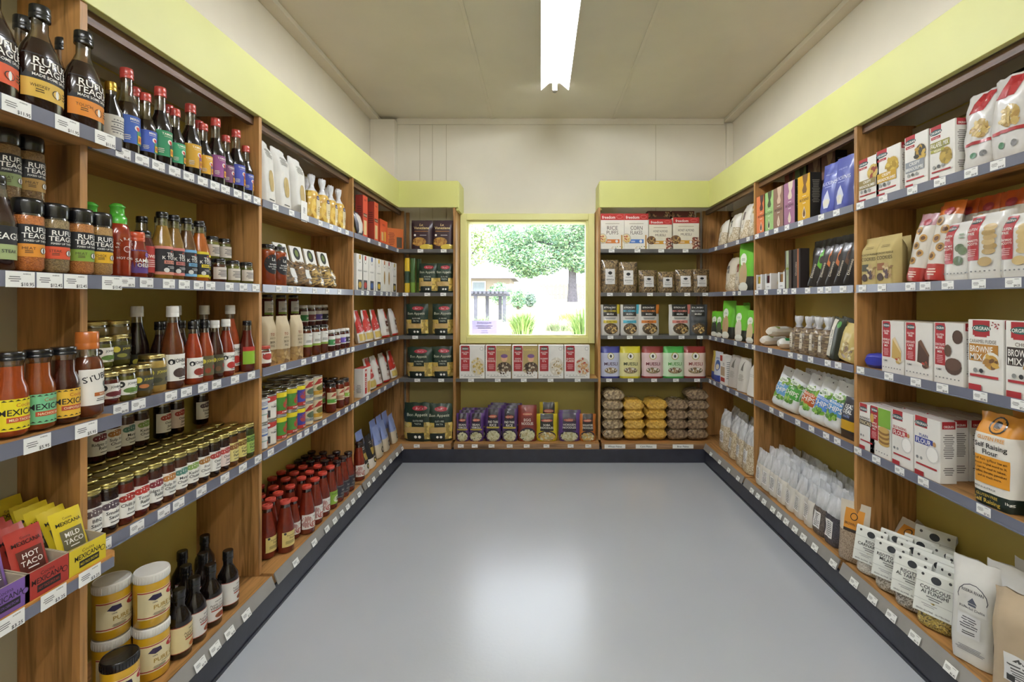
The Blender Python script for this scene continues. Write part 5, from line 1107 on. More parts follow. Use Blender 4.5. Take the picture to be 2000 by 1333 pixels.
# muesli unit
def freedom(a, b, band, honey=0):
    def L(g):
        g.r(-.5, .82, .5, 1, 'b02a24').t('freedom', -.16, .9, .085, WHT, .56).e(.3, .91, .13, .05, 'd8807a').e(.3, .91, .12, .04, 'b02a24').ln(0, .72, .74, .03, 1, '9a8a70').t(a, 0, .6, .11 if not honey else .08, '4a3a30', .62 if honey else .5, 0).t(b, 0, .47, .11 if not honey else .08, '4a3a30', .5, 0)
        g.r(-.34, .17, .3, .28, band).ln(-.14, .22, .2, .05, 2, WHT).c(.18, .225, .06, 'e8e8e8')
        if honey: g.e(-.4, .3, .2, .14, '6a4a2c').bits(-.38, .3, .14, .13, 24, ['8a6a3c', '4a3222', 'b5955a'], .05, 2).bits(.38, .2, .16, .2, 30, ['8a4a34', 'b58a6a', '5a2c22'], .06, 7)
        else: g.e(-.42, .3, .2, .15, 'c8c0ae').e(-.42, .31, .15, .11, 'e0d0a0').bits(-.4, .3, .12, .1, 14, ['d8b870', 'c9a050', 'a52a22'], .05, 3).r(.36, .0, .42, .4, 'b58a4a').bits(.2, .06, .3, .05, 8, ['2a2a34', '8aa040', 'c9a050'], .03, 9)
    return L
FB = [(1196, 46, 70, 'RICE', 'PUFFS', 'c9742c', 0, 'rice puffs carton with red top and orange band'), (1243, 47, 70, 'CORN', 'FLAKES', '4a78c0', 0, 'corn flakes carton with red top and blue band'), (1290, 45, 59, 'HONEY ALMOND', 'MUESLI', 'cf9a34', 1, 'honey almond muesli carton beside corn flakes'), (1340, 51, 62, 'HONEY ALMOND', 'MUESLI', 'cf9a34', 1, 'wider honey almond muesli carton')]
for px, w, h, a, b, bd, ho, d in FB: put('BR', 1, box(w*YB/F_PX, h*YB/F_PX, .07, 'e9e5da' if not ho else 'e2dcc8', freedom(a, b, bd, ho), None, topc='b02a24'), px, d, 'carton', 'cereal_carton', .008, r=.035)
for px in (1287, 1334): put('BR', 1, box(.19, .33, .07, '4a3222', lambda g: g.r(-.5, .86, .5, 1, '5a2a20').bits(-.3, .9, .2, .06, 20, ['7a5a3a', '3a2618', '9a7a54'], .06, 2).bits(.35, .9, .16, .06, 20, ['7a5a3a', '3a2618', 'a58a64'], .06, 5), None), px, 'tall brown cereal carton behind the muesli', 'carton', 'cereal_carton', .1, r=.035, tagged=False)
GRN = grain(['6a5432', '8a7048', '4c3a20', 'a58c60', '3a2c18'], 110, coat=1.0)
def granola(w, h, s): return bag(w*YB/F_PX, h*YB/F_PX, .07, [(0, .92, .85), (.06, 1, 1), (.72, 1, .9), (.88, 1, .5), (.97, 1, .12), (1, 1, .06)], [(1, GRN)], lambda g: g.r(-.26, .26, .26, .72, 'e4e2de').e(0, .6, .11, .05, '222').p([(-.18, .64), (0, .54), (.18, .64), (.04, .57), (0, .66), (-.04, .57)], '222').ln(0, .5, .4, .03, 1, '444').t('GRANOLA', 0, .4, .045, '1c1c1c', .42).ln(0, .33, .3, .02, 1, '888'), seed=s, wr=.005, mk=paper, shape=3.5)
GRL = [(1191, 36, 65, 'tall granola bag by the window post'), (1228, 36, 61, 'granola bag second along'), (1267, 37, 45, 'short granola bag'), (1304, 35, 42, 'short granola bag'), (1340, 37, 46, 'short granola bag'), (1378, 36, 47, 'short granola bag')]
for i, (px, w, h, d) in enumerate(GRL): put('BR', 2, granola(w, h, i), px, d, 'bag', 'granola_bag', .012, r=.035, turn=(3, -4, 5)[i % 3])
def byron(c, t): return lambda g: (g.r(-.36, .62, .36, 1, '26241f'), g.r(.36, .7, .5, 1, c) if c != '3a3c40' else None, g.t('BYRON BAY', 0, .9, .05, WHT, .6).t('MACADAMIA', 0, .79, .065, c if c != '3a3c40' else 'aaa', .66).t('MUESLI', 0, .69, .05, WHT, .4).ln(0, .55, .6, .07, 2, '555').r(-.36, .4, .34, .49, c).t(t, 0, .445, .045, '222', .5), g.e(.02, .22, .36, .18, '4a3c28').bits(.02, .22, .32, .15, 40, ['c9a868', '8a6a3c', 'e0c890', '5a3a22'], .06, 4))
BY = [(1192, 38, 'c9b52a', 'GLUTEN FREE', 'macadamia muesli pouch with yellow band'), (1231, 36, '4ab0c8', 'PALEO', 'macadamia muesli pouch with cyan band'), (1268, 42, 'cf7a2c', 'ALMOND', 'macadamia muesli pouch with orange band'), (1329, 43, 'd88478', 'BIRCHER', 'macadamia muesli pouch with salmon band'), (1366, 37, '3a3c40', 'GRANOLA', 'charcoal granola pouch')]
for i, (px, w, c, t, d) in enumerate(BY): put('BR', 3, bag(w*YB/F_PX, 61*YB/F_PX, .06, STAND, [(1, film('d9d6cf' if i < 4 else '4a4c50'))], byron(c, t), seed=i, wr=.005), px, d, 'pouch', 'muesli_pouch', .012, r=.03, turn=(2, -5, 4)[i % 3])
def mues(c, dark, txt): return lambda g: (g.c(0, .7, .17, 'b5a83a').c(0, .7, .14, WHT).e(0, .7, .05, .05, '333'), g.t('MUESLI', 0, .46, .1, dark, .66), g.e(0, .25, .32, .1, '8a7a5a').e(0, .27, .28, .07, 'e4e0d4').bits(0, .26, .26, .06, 22, ['8a6a44', 'c9b58a', '5a4a34'], .06, 3), g.r(-.5, 0, .5, .06, c))
MU = [(1191, 39, '3a3f8c', '5a5fb0', 'c4c8e0', '4a2c4c', 'blue muesli bag'), (1232, 41, 'd8ca2a', 'd8ca2a', 'e6e0a0', '2c3a1c', 'bright yellow muesli bag'), (1276, 42, '8a2c26', 'a54a48', 'e4c8c8', '7a2430', 'red-topped pink muesli bag'), (1318, 43, '4aa84c', '5ab85c', 'd4ecc8', '4a9a3c', 'green muesli bag'), (1359, 44, '8a2c26', 'a84a3c', 'e4d0c4', '8a2c22', 'maroon-topped muesli bag by the corner')]
for i, (px, w, c, c2, lc, tx, d) in enumerate(MU):
    put('BR', 4, bag(w*YB/F_PX, 62*YB/F_PX, .075, BLOCK, [(.06, film(c)), (.8, film(lc)), (1, film(c))], mues(c, tx, ''), seed=i, wr=.004, shape=5), px, d, 'bag', 'muesli_bag', .01, r=.037, turn=(3, -2, -4)[i % 3])
# stacked pillow bags of flakes
def flakes(cols, s): return bag(.19, .225, .09, [(0, .96, .5), (.04, .99, .8), (.12, 1, 1), (.5, 1, 1), (.88, 1, 1), (.96, .99, .8), (1, .96, .5)], [(1, grain(cols, 75, coat=1.0))], lambda g: g.r(-.14, .78, .16, .9, 'e6e4de').ln(.01, .84, .24, .06, 2, '555'), seed=s, wr=.006, shape=4.5, mk=paper)
WF, CF, BF = ['7a6444', '9a8460', '5a4830', 'b8a27c'], ['d8a83a', 'e4bc54', 'b5862a', 'c99a34'], ['6a543c', '8a7254', '4c3a28', '9a8262']
cols = [(1197, WF, 5, 'wheat flake'), (1237, CF, 4, 'corn flake'), (1281, CF, 4, 'corn flake'), (1321, BF, 4, 'bran flake'), (1361, BF, 5, 'bran flake')]
for ci, (px, cl, n, nm) in enumerate(cols):
    k = flakes(cl, ci); x = (px-CX)*3.95/F_PX
    for i in range(n):
        h = .0785; o = put('BR', 5, k, 0, f'clear pillow bag of {nm}s, {ORD[i]} up', 'bag', 'flake_bag', .02, r=0, at=x+rnd(-.006, .006), dz=.051+i*h, tagged=False)
        o.rotation_euler = (-PI/2+rnd(-.04, .04), 0, rnd(-.05, .05)); o.location.y = 3.9; o.location.z += 0; o.scale = (.92, 1, .86)
        o.location.y = 3.905

# ================================================================== goods on the flour wall
OATS = grain(['d8cbb0', 'c4b494', 'e6dcc6', 'b09c78'], 160, coat=.9)
# --- corner bay
def oatbag(w, h, d, s, acc='8a7a2c', fill=.55, base='dcd6c8'):
    return bag(w, h, d, FULL, [(fill, OATS), (1, film(base))], lambda g: g.e(.0, .48, .22, .3, base).r(-.12, .52, .12, .74, acc).ln(0, .34, .2, .1, 3, '8a8478'), seed=s, wr=.007, shape=2.6)
for px, s, a, d in ((1402, 1, '8a7a2c', 'white oat bag with olive label by the corner'), (1422, 2, '5a5a50', 'white oat bag with grey label'), (1446, 3, '6a5a5c', 'white flour bag with grey label'), (1466, 4, 'a5842c', 'white flour bag with mustard label')): put('RC', 1, oatbag(.135, .23 if s < 3 else .25, .085, s, a, .5), px, d, 'bag', 'oat_bag', .012, r=.042, lean=9, turn=rnd(-5, 5), sc=(.88, .95, 1.0, 1.12)[s-1])
for px, s, a in ((1419, 5, '5a5450'), (1439, 6, '8a3a2c')): put('RC', 2, oatbag(.16, .255, .1, s, a, .5, 'd6ccb8'), px, 'large rolled oat bag with ' + ('grey label' if s == 5 else 'red label'), 'bag', 'oat_bag', .012, r=.05, lean=4)
def greenbag(w, h, s, win='b59a74', low='1c2018'):
    return bag(w, h, .05, STAND, [(.3, film(low)), (1, film('63b428'))], lambda g: (g.e(-.16, .66, .22, .13, 'dfe4d4'), g.e(-.12, .32, .26, .28, win), g.t('CO', -.16, .66, .05, '3a6a2c', .2), g.e(-.08, .08, .3, .1, 'd8d8cc')), seed=s, wr=.005)
put('RC', 2, greenbag(.13, .33, 2), 1456, 'tall lime-green packet by divider', 'packet', 'seed_packet', .01, r=.025, lean=3, turn=28, sc=1.0)
for i, (px, w, h, d) in enumerate(((1397, .1, .2, 'small lime-green packet in the corner'), (1409, .1, .2, 'small lime-green packet second from corner'), (1422, .115, .285, 'tall lime-green packet'), (1448, .115, .25, 'lime-green packet with pale window'), (1470, .1, .22, 'lime-green packet by divider'))): put('RC', 3, greenbag(w, h, i, ('3a3a34', '4a4a3c', 'b5946c', 'c9c0b0', 'c9b58a')[i]), px, d, 'packet', 'seed_packet', .012, r=.025, lean=4, turn=30)
for px in (1433, 1458): put('RC', 3, greenbag(.12, .27, 7), px, 'lime-green packet', 'packet', 'seed_packet', .1, r=.025, row=1)
put('RC', 4, bag(.12, .23, .06, STAND, [(.3, film('3a4a94')), (.8, film('c9b04a')), (1, film('d8c050'))], lambda g: g.e(.1, .5, .25, .15, 'c9a060'), seed=3), 1396, 'yellow and blue pouch in the corner', 'pouch', 'food_pouch', .012, r=.03)
put('RC', 4, bag(.12, .235, .06, STAND, [(.22, film('3a4a9a')), (1, film('c9cdd8'))], lambda g: g.e(.1, .55, .28, .18, '3a5a9c').e(.1, .5, .2, .1, 'e0d4b8').ln(0, .78, .5, .06, 2, '5a6a9c'), seed=4), 1405, 'white and blue pouch', 'pouch', 'food_pouch', .004, r=.03, turn=8)
put('RC', 4, box(.1, .225, .05, 'e6e3dd', lambda g: g.r(-.5, .78, -.05, .97, 'a8342a').r(-.4, .3, .4, .6, 'b59a7a').r(-.4, .1, .4, .24, 'a8342a').ln(.2, .7, .4, .1, 3, '888'), lambda g: g.ln(0, .5, .7, .6, 9, '999')), 1418, 'white and red carton between pouches', 'carton', 'food_carton', .006, r=.025)
for px, s, d in ((1434, 5, 'grey paper pouch leaning sideways'), (1452, 6, 'beige paper pouch'), ): put('RC', 4, bag(.13, .235, .06, BLOCK, [(1, pm('b9b2aa' if s == 5 else 'cdc8be', .7, bump=.3, bs=25))], lambda g: g.p([(-.1, .62), (.1, .9), (.14, .6)], '6a645c').ln(0, .4, .5, .2, 5, '9a948a'), seed=s, mk=paper, wr=.006), px, d, 'pouch', 'paper_pouch', .008, r=.03, lean=6, turn=10)
put('RC', 4, bag(.14, .22, .07, BLOCK, [(1, pm('dedbd4', .7, bump=.3, bs=25))], lambda g: g.ln(0, .6, .7, .1, 2, 'c2bfb8'), seed=8, mk=paper, wr=.006), 1466, 'plain white paper pouch by divider', 'pouch', 'paper_pouch', .0, r=.035, lean=8)
def bigoat(s): return bag(.15, .3, .075, FULL, [(.62, OATS), (1, haze_film())], lambda g: g.r(-.2, .2, .22, .48, 'e6e4e0').ln(0, .34, .34, .22, 7, '555'), seed=s, wr=.01, mk=paper, shape=3)
for i, (px, ins, rw, lz) in enumerate(((1400, .03, 0, 4), (1418, .02, 0, 6), (1436, .01, 0, 4), (1456, .0, 0, 6), (1410, .12, 1, 8), (1428, .12, 1, 3), (1448, .11, 1, 5), (1466, .11, 1, 5))): put('RC', 5, bigoat(i), px, 'large clear zip bag of oats', 'bag', 'oat_bag', ins, r=.037, row=rw, lean=lz, ref=1.34 if not rw else 1.42, turn=rnd(-10, 10))
# --- middle bay, top: tall printed boxes
def buck(c, sil, d):
    return box(.118, .24, .06, c, lambda g: (g.p([(-.1, 1), (.34, 1), (.3, .86), (.18, .78), (.26, .66), (.2, .6), (-.06, .6), (-.12, .68), (.0, .78), (-.06, .88)], sil), g.ln(.04, .54, .4, .02, 1, WHT).t('BUCKINIS', .04, .46, .06, '2a1c1a', .78).t('clusters', .04, .39, .03, WHT, .5), g.p([(.04, .32), (.18, .16), (.14, .08), (.04, .05), (-.06, .08), (-.1, .16)], 'e0d4c0'), g.p([(.04, .28), (.14, .16), (.11, .1), (.04, .08), (-.03, .1), (-.06, .16)], sil)), lambda g: (g.r(-.5, 0, .5, 1, '1d1a18'), g.ln(0, .6, .7, .5, 14, '8a8478')))
BKS = [(1491, 'd87a4a', '4a3430', 'orange printed box with dark bird silhouette'), (1511, '9ac07a', '4a4a34', 'mint-green printed box'), (1530, '8a6a58', 'c9b09a', 'taupe printed box'), (1552, '9a6a86', 'd8c8b0', 'mauve printed box'), (1581, 'd0a01f', '6a4a24', 'golden-yellow printed box')]
for px, c, s, d in BKS: put('RM', 1, buck(c, s, d), px, d, 'box', 'cereal_box', .008, r=.03, sc=1.0)
riser = box(.112, .1, .07, 'a08a6c', lambda g: g.ln(0, .5, .7, .4, 4, '6a5a44'))
for px, c, s, d in ((1548, '8a4a34', '4a2c24', 'rust printed box stacked up behind'), (1569, '6a7a4a', '3a3c28', 'olive printed box stacked up behind'), (1596, '5c4438', '8a7460', 'brown printed box stacked up behind'), (1624, '6a4c40', 'a58a6c', 'cocoa printed box stacked up behind')):
    put('RM', 1, riser, px, 'low plain carton under printed boxes', 'box', 'stock_carton', .11, r=.035, row=1, ref=1.5)
    put('RM', 1, buck(c, s, d), px, d, 'box', 'cereal_box', .11, r=.03, dz=.1006, ref=1.5, tagged=False)
def bpouch(s): return bag(.12, .25, .055, STAND, [(1, film('46509c'))], lambda g: g.t('loving earth', -.05, .78, .035, 'c8ccec', .6, 0).t('BUCKINIS', 0, .6, .075, 'dfe2f4', .8, 0).ln(0, .52, .6, .03, 1, 'b0b8e0').p([(-.0, .46), (.2, .25), (.12, .1), (-.12, .1), (-.2, .25)], 'c9cde0').c(0, .2, .17, 'd8d4c4'), seed=s, wr=.005)
put('RM', 1, bpouch(1), 1622, 'violet-blue pouch beside golden box', 'pouch', 'food_pouch', .01, r=.027, lean=4, turn=8); put('RM', 1, bpouch(2), 1650, 'violet-blue pouch by divider', 'pouch', 'food_pouch', .01, r=.027, lean=2, turn=4)
# second shelf: bar boxes and dark chocolate packets
def barbox(c):
    m = MB(); W = paper('e0e0de'); w, d, h, t = .075, .13, .1, .002
    m.box(-w/2, -d/2, 0, w/2, d/2, t, W).box(-w/2, d/2-t, t, w/2, d/2, h, W).box(-w/2, -d/2, t, -w/2+t, d/2, h, W).box(w/2-t, -d/2, t, w/2, d/2, h, W)
    m.add([(-w/2+t, -d/2, t), (w/2-t, -d/2, t), (w/2-t, -d/2, h), (w*.3, -d/2, h), (w*.26, -d/2, h*.42), (-w*.26, -d/2, h*.42), (-w*.3, -d/2, h), (-w/2+t, -d/2, h)], [tuple(range(8))], W)
    p = MB(); Art(p, lambda u, v, o: (u*w, -d/2-o, v*h), w, h).ln(0, .2, .6, .08, 1, '8a8a88')
    return [('box_body', m.mesh('box_body')), ('front_print', p.mesh('front_print'))] + [('snack_bar', MB().box(-w/2+.008, -d/2+.01+i*.03, t, w/2-.008, -d/2+.03+i*.03, .088, gloss(c)).mesh('snack_bar')) for i in range(3)]
for px, c, d in ((1482, 'c9b04a', 'white cut-away bar box with yellow bars'), (1500, '5c2a2c', 'white cut-away bar box with maroon bars'), (1526, 'b58a5a', 'white cut-away bar box with tan bars')): put('RM', 2, barbox(c), px, d, 'box', 'bar_box', .006, r=.065)
for i, px in enumerate((1520, 1532)): put('RM', 2, bag(.06, .13, .012, PILLOW, [(1, film('b09a78'))], lambda g: g.r(-.3, .3, .3, .7, '8a6a4c'), seed=i), px, 'tan snack bar standing in box', 'snack bar', 'snack_bar_packet', .035+i*.05, r=.006, dz=.03, lean=25, roll=18, tagged=False)
def choc(c, acc, w, h, t='Dilettoso'): return bag(w, h, .03, PILLOW, [(1, film(c))], lambda g: (g.t(t, -.2, .4, .07, 'e8dcc8', 3.0, 0, rot=PI/2-.1), g.p([(.0, .55), (.5, .4), (.5, .95), (.1, .97)], acc), g.e(.25, .7, .15, .1, '2a1812'), g.c(.3, .12, .1, 'd8d0c0')), seed=int(w*1000), wr=.004, nv=12)
put('RM', 2, box(.07, .215, .05, '2a2220', lambda g: g.r(-.5, 0, .5, 1, '3a2c24').r(-.3, 0, .1, 1, 'a5b090').r(-.3, .5, .1, .56, '8a9a3c').t('Chocolate', -.1, .5, .05, '2a1c18', 3, 0, rot=PI/2)), 1548, 'dark chocolate box with pale green stripe', 'box', 'chocolate_box', .008, r=.025); put('RM', 2, box(.07, .215, .05, '241c1a', lambda g: g.r(.1, 0, .3, 1, 'a5623c').t('Chocolate', -.1, .5, .06, 'd8c8b0', 3, 0, rot=PI/2)), 1565, 'dark chocolate box with copper stripe', 'box', 'chocolate_box', .008, r=.025)
for px, c, ac, d in ((1590, '1c1816', '5aa82c', 'chocolate packet with bright green panel'), (1615, '221a16', 'b5642c', 'chocolate packet with orange panel'), (1630, '1c1614', 'b8683a', 'chocolate packet with copper panel'), (1645, '191514', '5a3a24', 'black chocolate packet'), (1657, '191514', '4a3020', 'black chocolate packet by divider')): put('RM', 2, choc(c, ac, .078, .2), px, d, 'packet', 'chocolate_packet', .008, r=.015, lean=8, roll=8, turn=22)
for px in (1586, 1606, 1626, 1646): put('RM', 2, bag(.1, .255, .04, GABLE, [(1, film('141314'))], lambda g: g.c(.1, .7, .1, '3a3834'), seed=px, shape=6), px, 'tall plain black packet', 'packet', 'chocolate_packet', .1, r=.02, row=1, ref=1.45)
# third shelf
def crackroll(c, s): return bag(.07, .17, .062, [(0, .8, .5), (.05, .95, .85), (.12, 1, 1), (.88, 1, 1), (.95, .95, .85), (1, .8, .5)], [(1, film(c))], lambda g: (g.r(-.4, .2, .4, .8, '2c7a44' if s == 3 else 'e4e2da'), g.r(-.3, .4, .3, .6, 'e8e6e0') if s == 3 else g.e(.2, .3, .2, .1, '8a9a3c')), seed=s, shape=2.2, wr=.003)
for i, (px, dz, c, d) in enumerate(((1485, 0, 'e0ddd4', 'white cracker roll lying by divider'), (1502, .062, 'ddd6c6', 'white cracker roll stacked on top'), (1518, 0, 'e6e4dc', 'green and white cracker roll'))):
    o = put('RM', 3, crackroll(c, (1, 2, 3)[i]), px, d, 'packet', 'cracker_roll', .015, r=.02, dz=dz+.032, tagged=(dz == 0)); o.rotation_euler = (-PI/2, 0, -PI/2+(.25, .3, -.2)[i])
put('RM', 3, crackroll('d8d0bc', 2), 0, 'white cracker roll behind the others', 'packet', 'cracker_roll', .1, r=.02, dz=.032, at=2.9).rotation_euler = (-PI/2, 0, -PI/2)
COOK = grain(['5a4632', '7a644c', '3c2e20', '94805f'], 55, (1, 1, 3.2))
for i, (px, rw) in enumerate(((1549, 0), (1568, 0), (1589, 0), (1612, 0), (1580, 1), (1605, 1))): put('RM', 3, bag(.085, .175, .075, GATHER, [(.7, COOK), (1, haze_film())], lambda g: g.r(-.24, .15, .05, .55, 'cfc4b0').ln(-.1, .35, .2, .2, 4, '5a4a3a'), seed=i, wr=.006, shape=4), px, 'clear bag of round brown crackers', 'bag', 'cracker_bag', .01+.09*rw, r=.037, row=rw, sc=1.15, ref=1.385 if not rw else 1.47)
put('RM', 3, bag(.09, .2, .04, FULL, [(1, film('2c3024'))], lambda g: g.r(-.3, .05, .0, .95, 'cfcabc').t('Corn Thins', -.15, .5, .06, '333', 3, rot=PI/2).e(.2, .85, .15, .08, '4a8a3c'), seed=4, shape=5), 1633, 'dark cracker packet with white stripe', 'packet', 'cracker_packet', .01, r=.02, lean=4, roll=10); put('RM', 3, bag(.1, .2, .04, FULL, [(1, film('2a2c26'))], lambda g: g.e(.2, .8, .18, .1, '5a8a4a'), seed=5, shape=5), 1644, 'dark green cracker packet', 'packet', 'cracker_packet', .05, r=.02, lean=4, roll=10)
put('RM', 3, bag(.13, .17, .06, FULL, [(1, film('cdb874'))], lambda g: g.bits(.1, .3, .3, .2, 20, ['a58a4c', '8a7460', 'e0d4a8'], .1, 3), seed=6, wr=.008), 1655, 'yellow snack bag slumped by divider', 'bag', 'snack_bag', .004, r=.03, lean=6, roll=10)
# fourth shelf: chip bags
def chips(c, t, s, w=.12, h=.235, word='CHIPS'): return bag(w, h, .07, [(0, .9, .6), (.08, 1, 1), (.45, 1, 1), (.7, .97, .6), (.8, .96, .14), (.83, .94, .05), (1, .94, .04)], [(.28, film('dfe2e2')), (1, film('e4e6e8'))], lambda g: (g.r(-.5, .3, .5, .58, c), g.bits(0, .66, .4, .06, 18, ['5a8a2c', '3c6a24', '8ab04a'], .12, s), g.bits(-.1, .26, .3, .06, 14, ['6aa03a', '4a7a2c', '9ac05a'] if word == 'CHIPS' else ['8a6a4c', 'a58a6c'], .12, s+1), g.e(-.1, .68, .26, .05, 'e8eee0').t('DJ&A', -.1, .68, .05, '2c5a2c', .4), g.t(word, -.06, .44, .11, WHT, .8), g.t(t, -.06, .54, .045, WHT, .6), g.c(0, .93, .03, '444')), seed=s, wr=.007)
CHP = [(1513, '6aa0d0', 'KALE', 1, 'blue-banded chip bag by divider'), (1533, '4a9a3c', 'PEA', 2, 'green-banded chip bag'), (1564, 'c0602c', 'BROCCOLI', 3, 'orange-banded chip bag'), (1590, '5a8ad0', 'BROCCOLI', 4, 'sky-blue broccoli chip bag'), (1620, '5a90c8', 'MUSHROOM', 5, 'blue mushroom chip bag')]
for px, c, t, s, d in CHP: put('RM', 4, chips(c, t, s), px, d, 'bag', 'chip_bag', .012, r=.035, lean=9, roll=13, turn=rnd(14, 24))
put('RM', 4, bag(.13, .19, .06, PILLOW, [(.22, film('241f20')), (.45, film('c99a1f')), (1, film('2c2a34'))], lambda g: g.t('REAL', 0, .78, .1, WHT, .7).t('DEAL', 0, .66, .1, WHT, .7).t('snacks', 0, .55, .07, '8aa0d8', .6, 0), seed=7), 1652, 'navy and yellow snack bag by divider', 'bag', 'snack_bag', .008, r=.03, lean=8)
for i, px in enumerate((1550, 1572, 1597, 1618, 1640, 1654)): put('RM', 4, chips(('6aa0d0', '4a9a3c')[i % 2], 'CHIPS', i+8, h=.245), px, 'white-topped chip bag', 'bag', 'chip_bag', .095, r=.035, row=1, lean=8, ref=1.44)
# bottom: zip bags of powder
POW = pm('d9d4ca', .6, coat=.8, var=.06); CHIA = grain(['3a3640', '55505c', '2a2830'], 400, coat=.9)
def zipb(mat, s, h=.215): return bag(.115, h, .055, [(0, .92, .9), (.06, 1, 1), (.5, 1, .85), (.72, 1, .4), (.86, 1, .12), (1, 1, .05)], [(.6, mat), (1, haze_film())], lambda g: g.r(-.24, .14, .22, .5, 'eceae6').ln(0, .32, .36, .3, 8, '4a4a4a'), seed=s, wr=.008, mk=paper)
ZB = [zipb(POW, i) for i in range(4)]; ZC = [zipb(CHIA, 9, .22), zipb(grain(['5c5048', '7a6c60', '443a34'], 300), 10)]
zp = [(1485, 0), (1497, 1), (1511, 2), (1527, 3), (1540, 0), (1556, 1), (1571, 2)]
zy = []
for px, i in zp: zy.append(put('RM', 5, ZB[i], px, 'clear zip bag of white powder', 'bag', 'powder_bag', .0, r=.027, ref=1.345, turn=rnd(-12, 4), lean=3).location.y)
zy.append(put('RM', 5, ZC[1], 1589, 'clear zip bag of brown seeds', 'bag', 'seed_bag', .0, r=.027, ref=1.345, lean=3).location.y); zy.append(put('RM', 5, ZC[0], 1612, 'clear zip bag of dark chia seeds', 'bag', 'seed_bag', .0, r=.027, ref=1.345, lean=3).location.y)
for rw in (1, 2, 3):
    for i, y in enumerate(zy):
        put('RM', 5, ZB[i % 4] if i < 8 else ZC[0], 0, 'clear zip bag of white powder' if i < 8 else 'clear zip bag of dark chia seeds', 'bag', 'powder_bag' if i < 8 else 'seed_bag', rw*.068, r=.027, row=rw, at=y+rnd(-.01, .01), turn=rnd(-12, 12), lean=rnd(0, 6), sc=rnd(1.0, 1.08))
def brice(s, w=.12, h=.25): return bag(w, h, .06, STAND, [(.5, grain(['a5907a', 'bca890', '8a7660'], 350)), (1, kraft('cdc3b2'))], lambda g: g.r(-.3, .5, .34, .88, 'cf8a2e').r(-.3, .5, .34, .55, '2c2018').c(.02, .76, .13, '2a2018').c(.02, .76, .1, 'cf8a2e').t('BROWN RICE', .02, .63, .045, '2a2018', .58), seed=s, mk=paper)
put('RN', 5, brice(1), 1647, 'brown rice pouch with orange label by divider', 'pouch', 'rice_pouch', -.01, r=.03, ref=1.335, lean=6, turn=32)
for px, ins, ln in ((1722, .1, 32), (1757, .15, 38)): put('RN', 5, brice(2, .13, .22), px, 'brown rice pouch lying back', 'pouch', 'rice_pouch', ins, r=.03, row=1, lean=ln, ref=1.44+(.06 if ins > .1 else 0), turn=rnd(-15, 15))
# --- end bay, top: white baking cartons
def ocart(t1, t2, c, pic, tc=None):
    def L(g):
        g.r(-.46, .84, -.04, 1, 'a3262c').e(-.25, .88, .25, .05, '2c4a50').t('ORGRAN', -.25, .88, .045, WHT, .42).r(-.44, .76, -.06, .81, 'a3262c').t('Pre-organic', -.25, .785, .025, WHT, .3, 0)
        pic(g)
        if t1 == 'FALAFEL MIX': g.r(-.46, .58, .3, .7, c).t(t1, -.08, .64, .085, WHT, .7).r(-.44, .51, .1, .565, 'a5a044').t(t2, -.17, .538, .035, WHT, .4)
        else: g.r(-.44, .3, .36, .5, c).t(t1, -.04, .45, .06, WHT, .72).t(t2, -.04, .355, .06, WHT, .74)
        g.r(-.4, .14, .36, .165, 'a3262c').r(-.44, .0, -.1, .07, 'a3262c').c(-.3, .24, .06, '9a9a96').c(-.12, .24, .06, '5a5a58').c(.06, .24, .06, '9a9a96')
    return L
SIDE = lambda g: (g.r(-.4, .88, .4, 1, 'a3262c').t('ORGRAN', 0, .92, .04, WHT, .6), g.ln(0, .6, .7, .4, 12, '77736e'), g.ln(0, .2, .7, .14, 4, '77736e'))
def crumb(cols, s, x=.2, y=.62): return lambda g: g.e(x, y, .27, .17, 'd8cfc0').e(x, y, .24, .15, cols[0]).bits(x, y, .2, .13, 14, cols, .13, s)
BC = [(1697, .128, .185, 'CRISPY', 'BREADCRUMBS', '8a7a4a', crumb(['b59a4c', 'c9ad5c', '8a3a2c'], 1), 'white breadcrumb carton with olive band'), (1745, .132, .19, 'CRISPY', 'BREADCRUMBS', 'c29a2e', crumb(['b8983a', 'cdb04c', 'a5852c'], 2), 'white breadcrumb carton with golden band'), (1801, .11, .195, 'CRISPY', 'BREADCRUMBS', '8a8f96', crumb(['3a3a34', 'c2a24a', 'b08c3a'], 3), 'white breadcrumb carton with grey band'), (1853, .104, .19, 'FALAFEL MIX', 'VEGAN', '8a8436', crumb(['a58a3c', 'b89c4a', '8a7430'], 4, .15, .4), 'white falafel mix carton')]
for px, w, h, a, b, c, pic, d in BC:
    k = box(w, h, .045, 'e2dfd9', ocart(a, b, c, pic), SIDE); put('RN', 1, k, px, d, 'carton', 'baking_carton', .008, r=.0225); put('RN', 1, k, px, d, 'carton', 'baking_carton', .06, r=.0225, row=1, ref=1.44)
def pastabag2(s, w, h): return bag(w, h, .06, FULL, [(1, film('cfccc8'))], lambda g: (g.p([(-.3, .72), (-.1, .97), (.3, .97), (.1, .72)], 'a32a2c'), g.e(.05, .5, .2, .12, 'b59a5c').bits(.05, .5, .2, .12, 16, ['d0b87a', 'a5854a', 'c2a868'], .1, s), g.r(-.35, .3, .4, .34, 'a32a2c'), g.c(-.1, .16, .08, '4a7a5a').c(.16, .16, .08, '777')), seed=s, wr=.01)
put('RN', 1, pastabag2(2, .12, .25), 1925, 'crinkled silver snack bag with red top', 'bag', 'snack_bag', .01, r=.03, lean=4, turn=8); put('RN', 1, pastabag2(3, .13, .26), 1978, 'crinkled silver snack bag near shelf end', 'bag', 'snack_bag', .01, r=.03, lean=3, turn=4); put('RN', 1, pastabag2(5, .13, .26), 2060, 'crinkled silver snack bag beside end panel', 'bag', 'snack_bag', .01, r=.03)
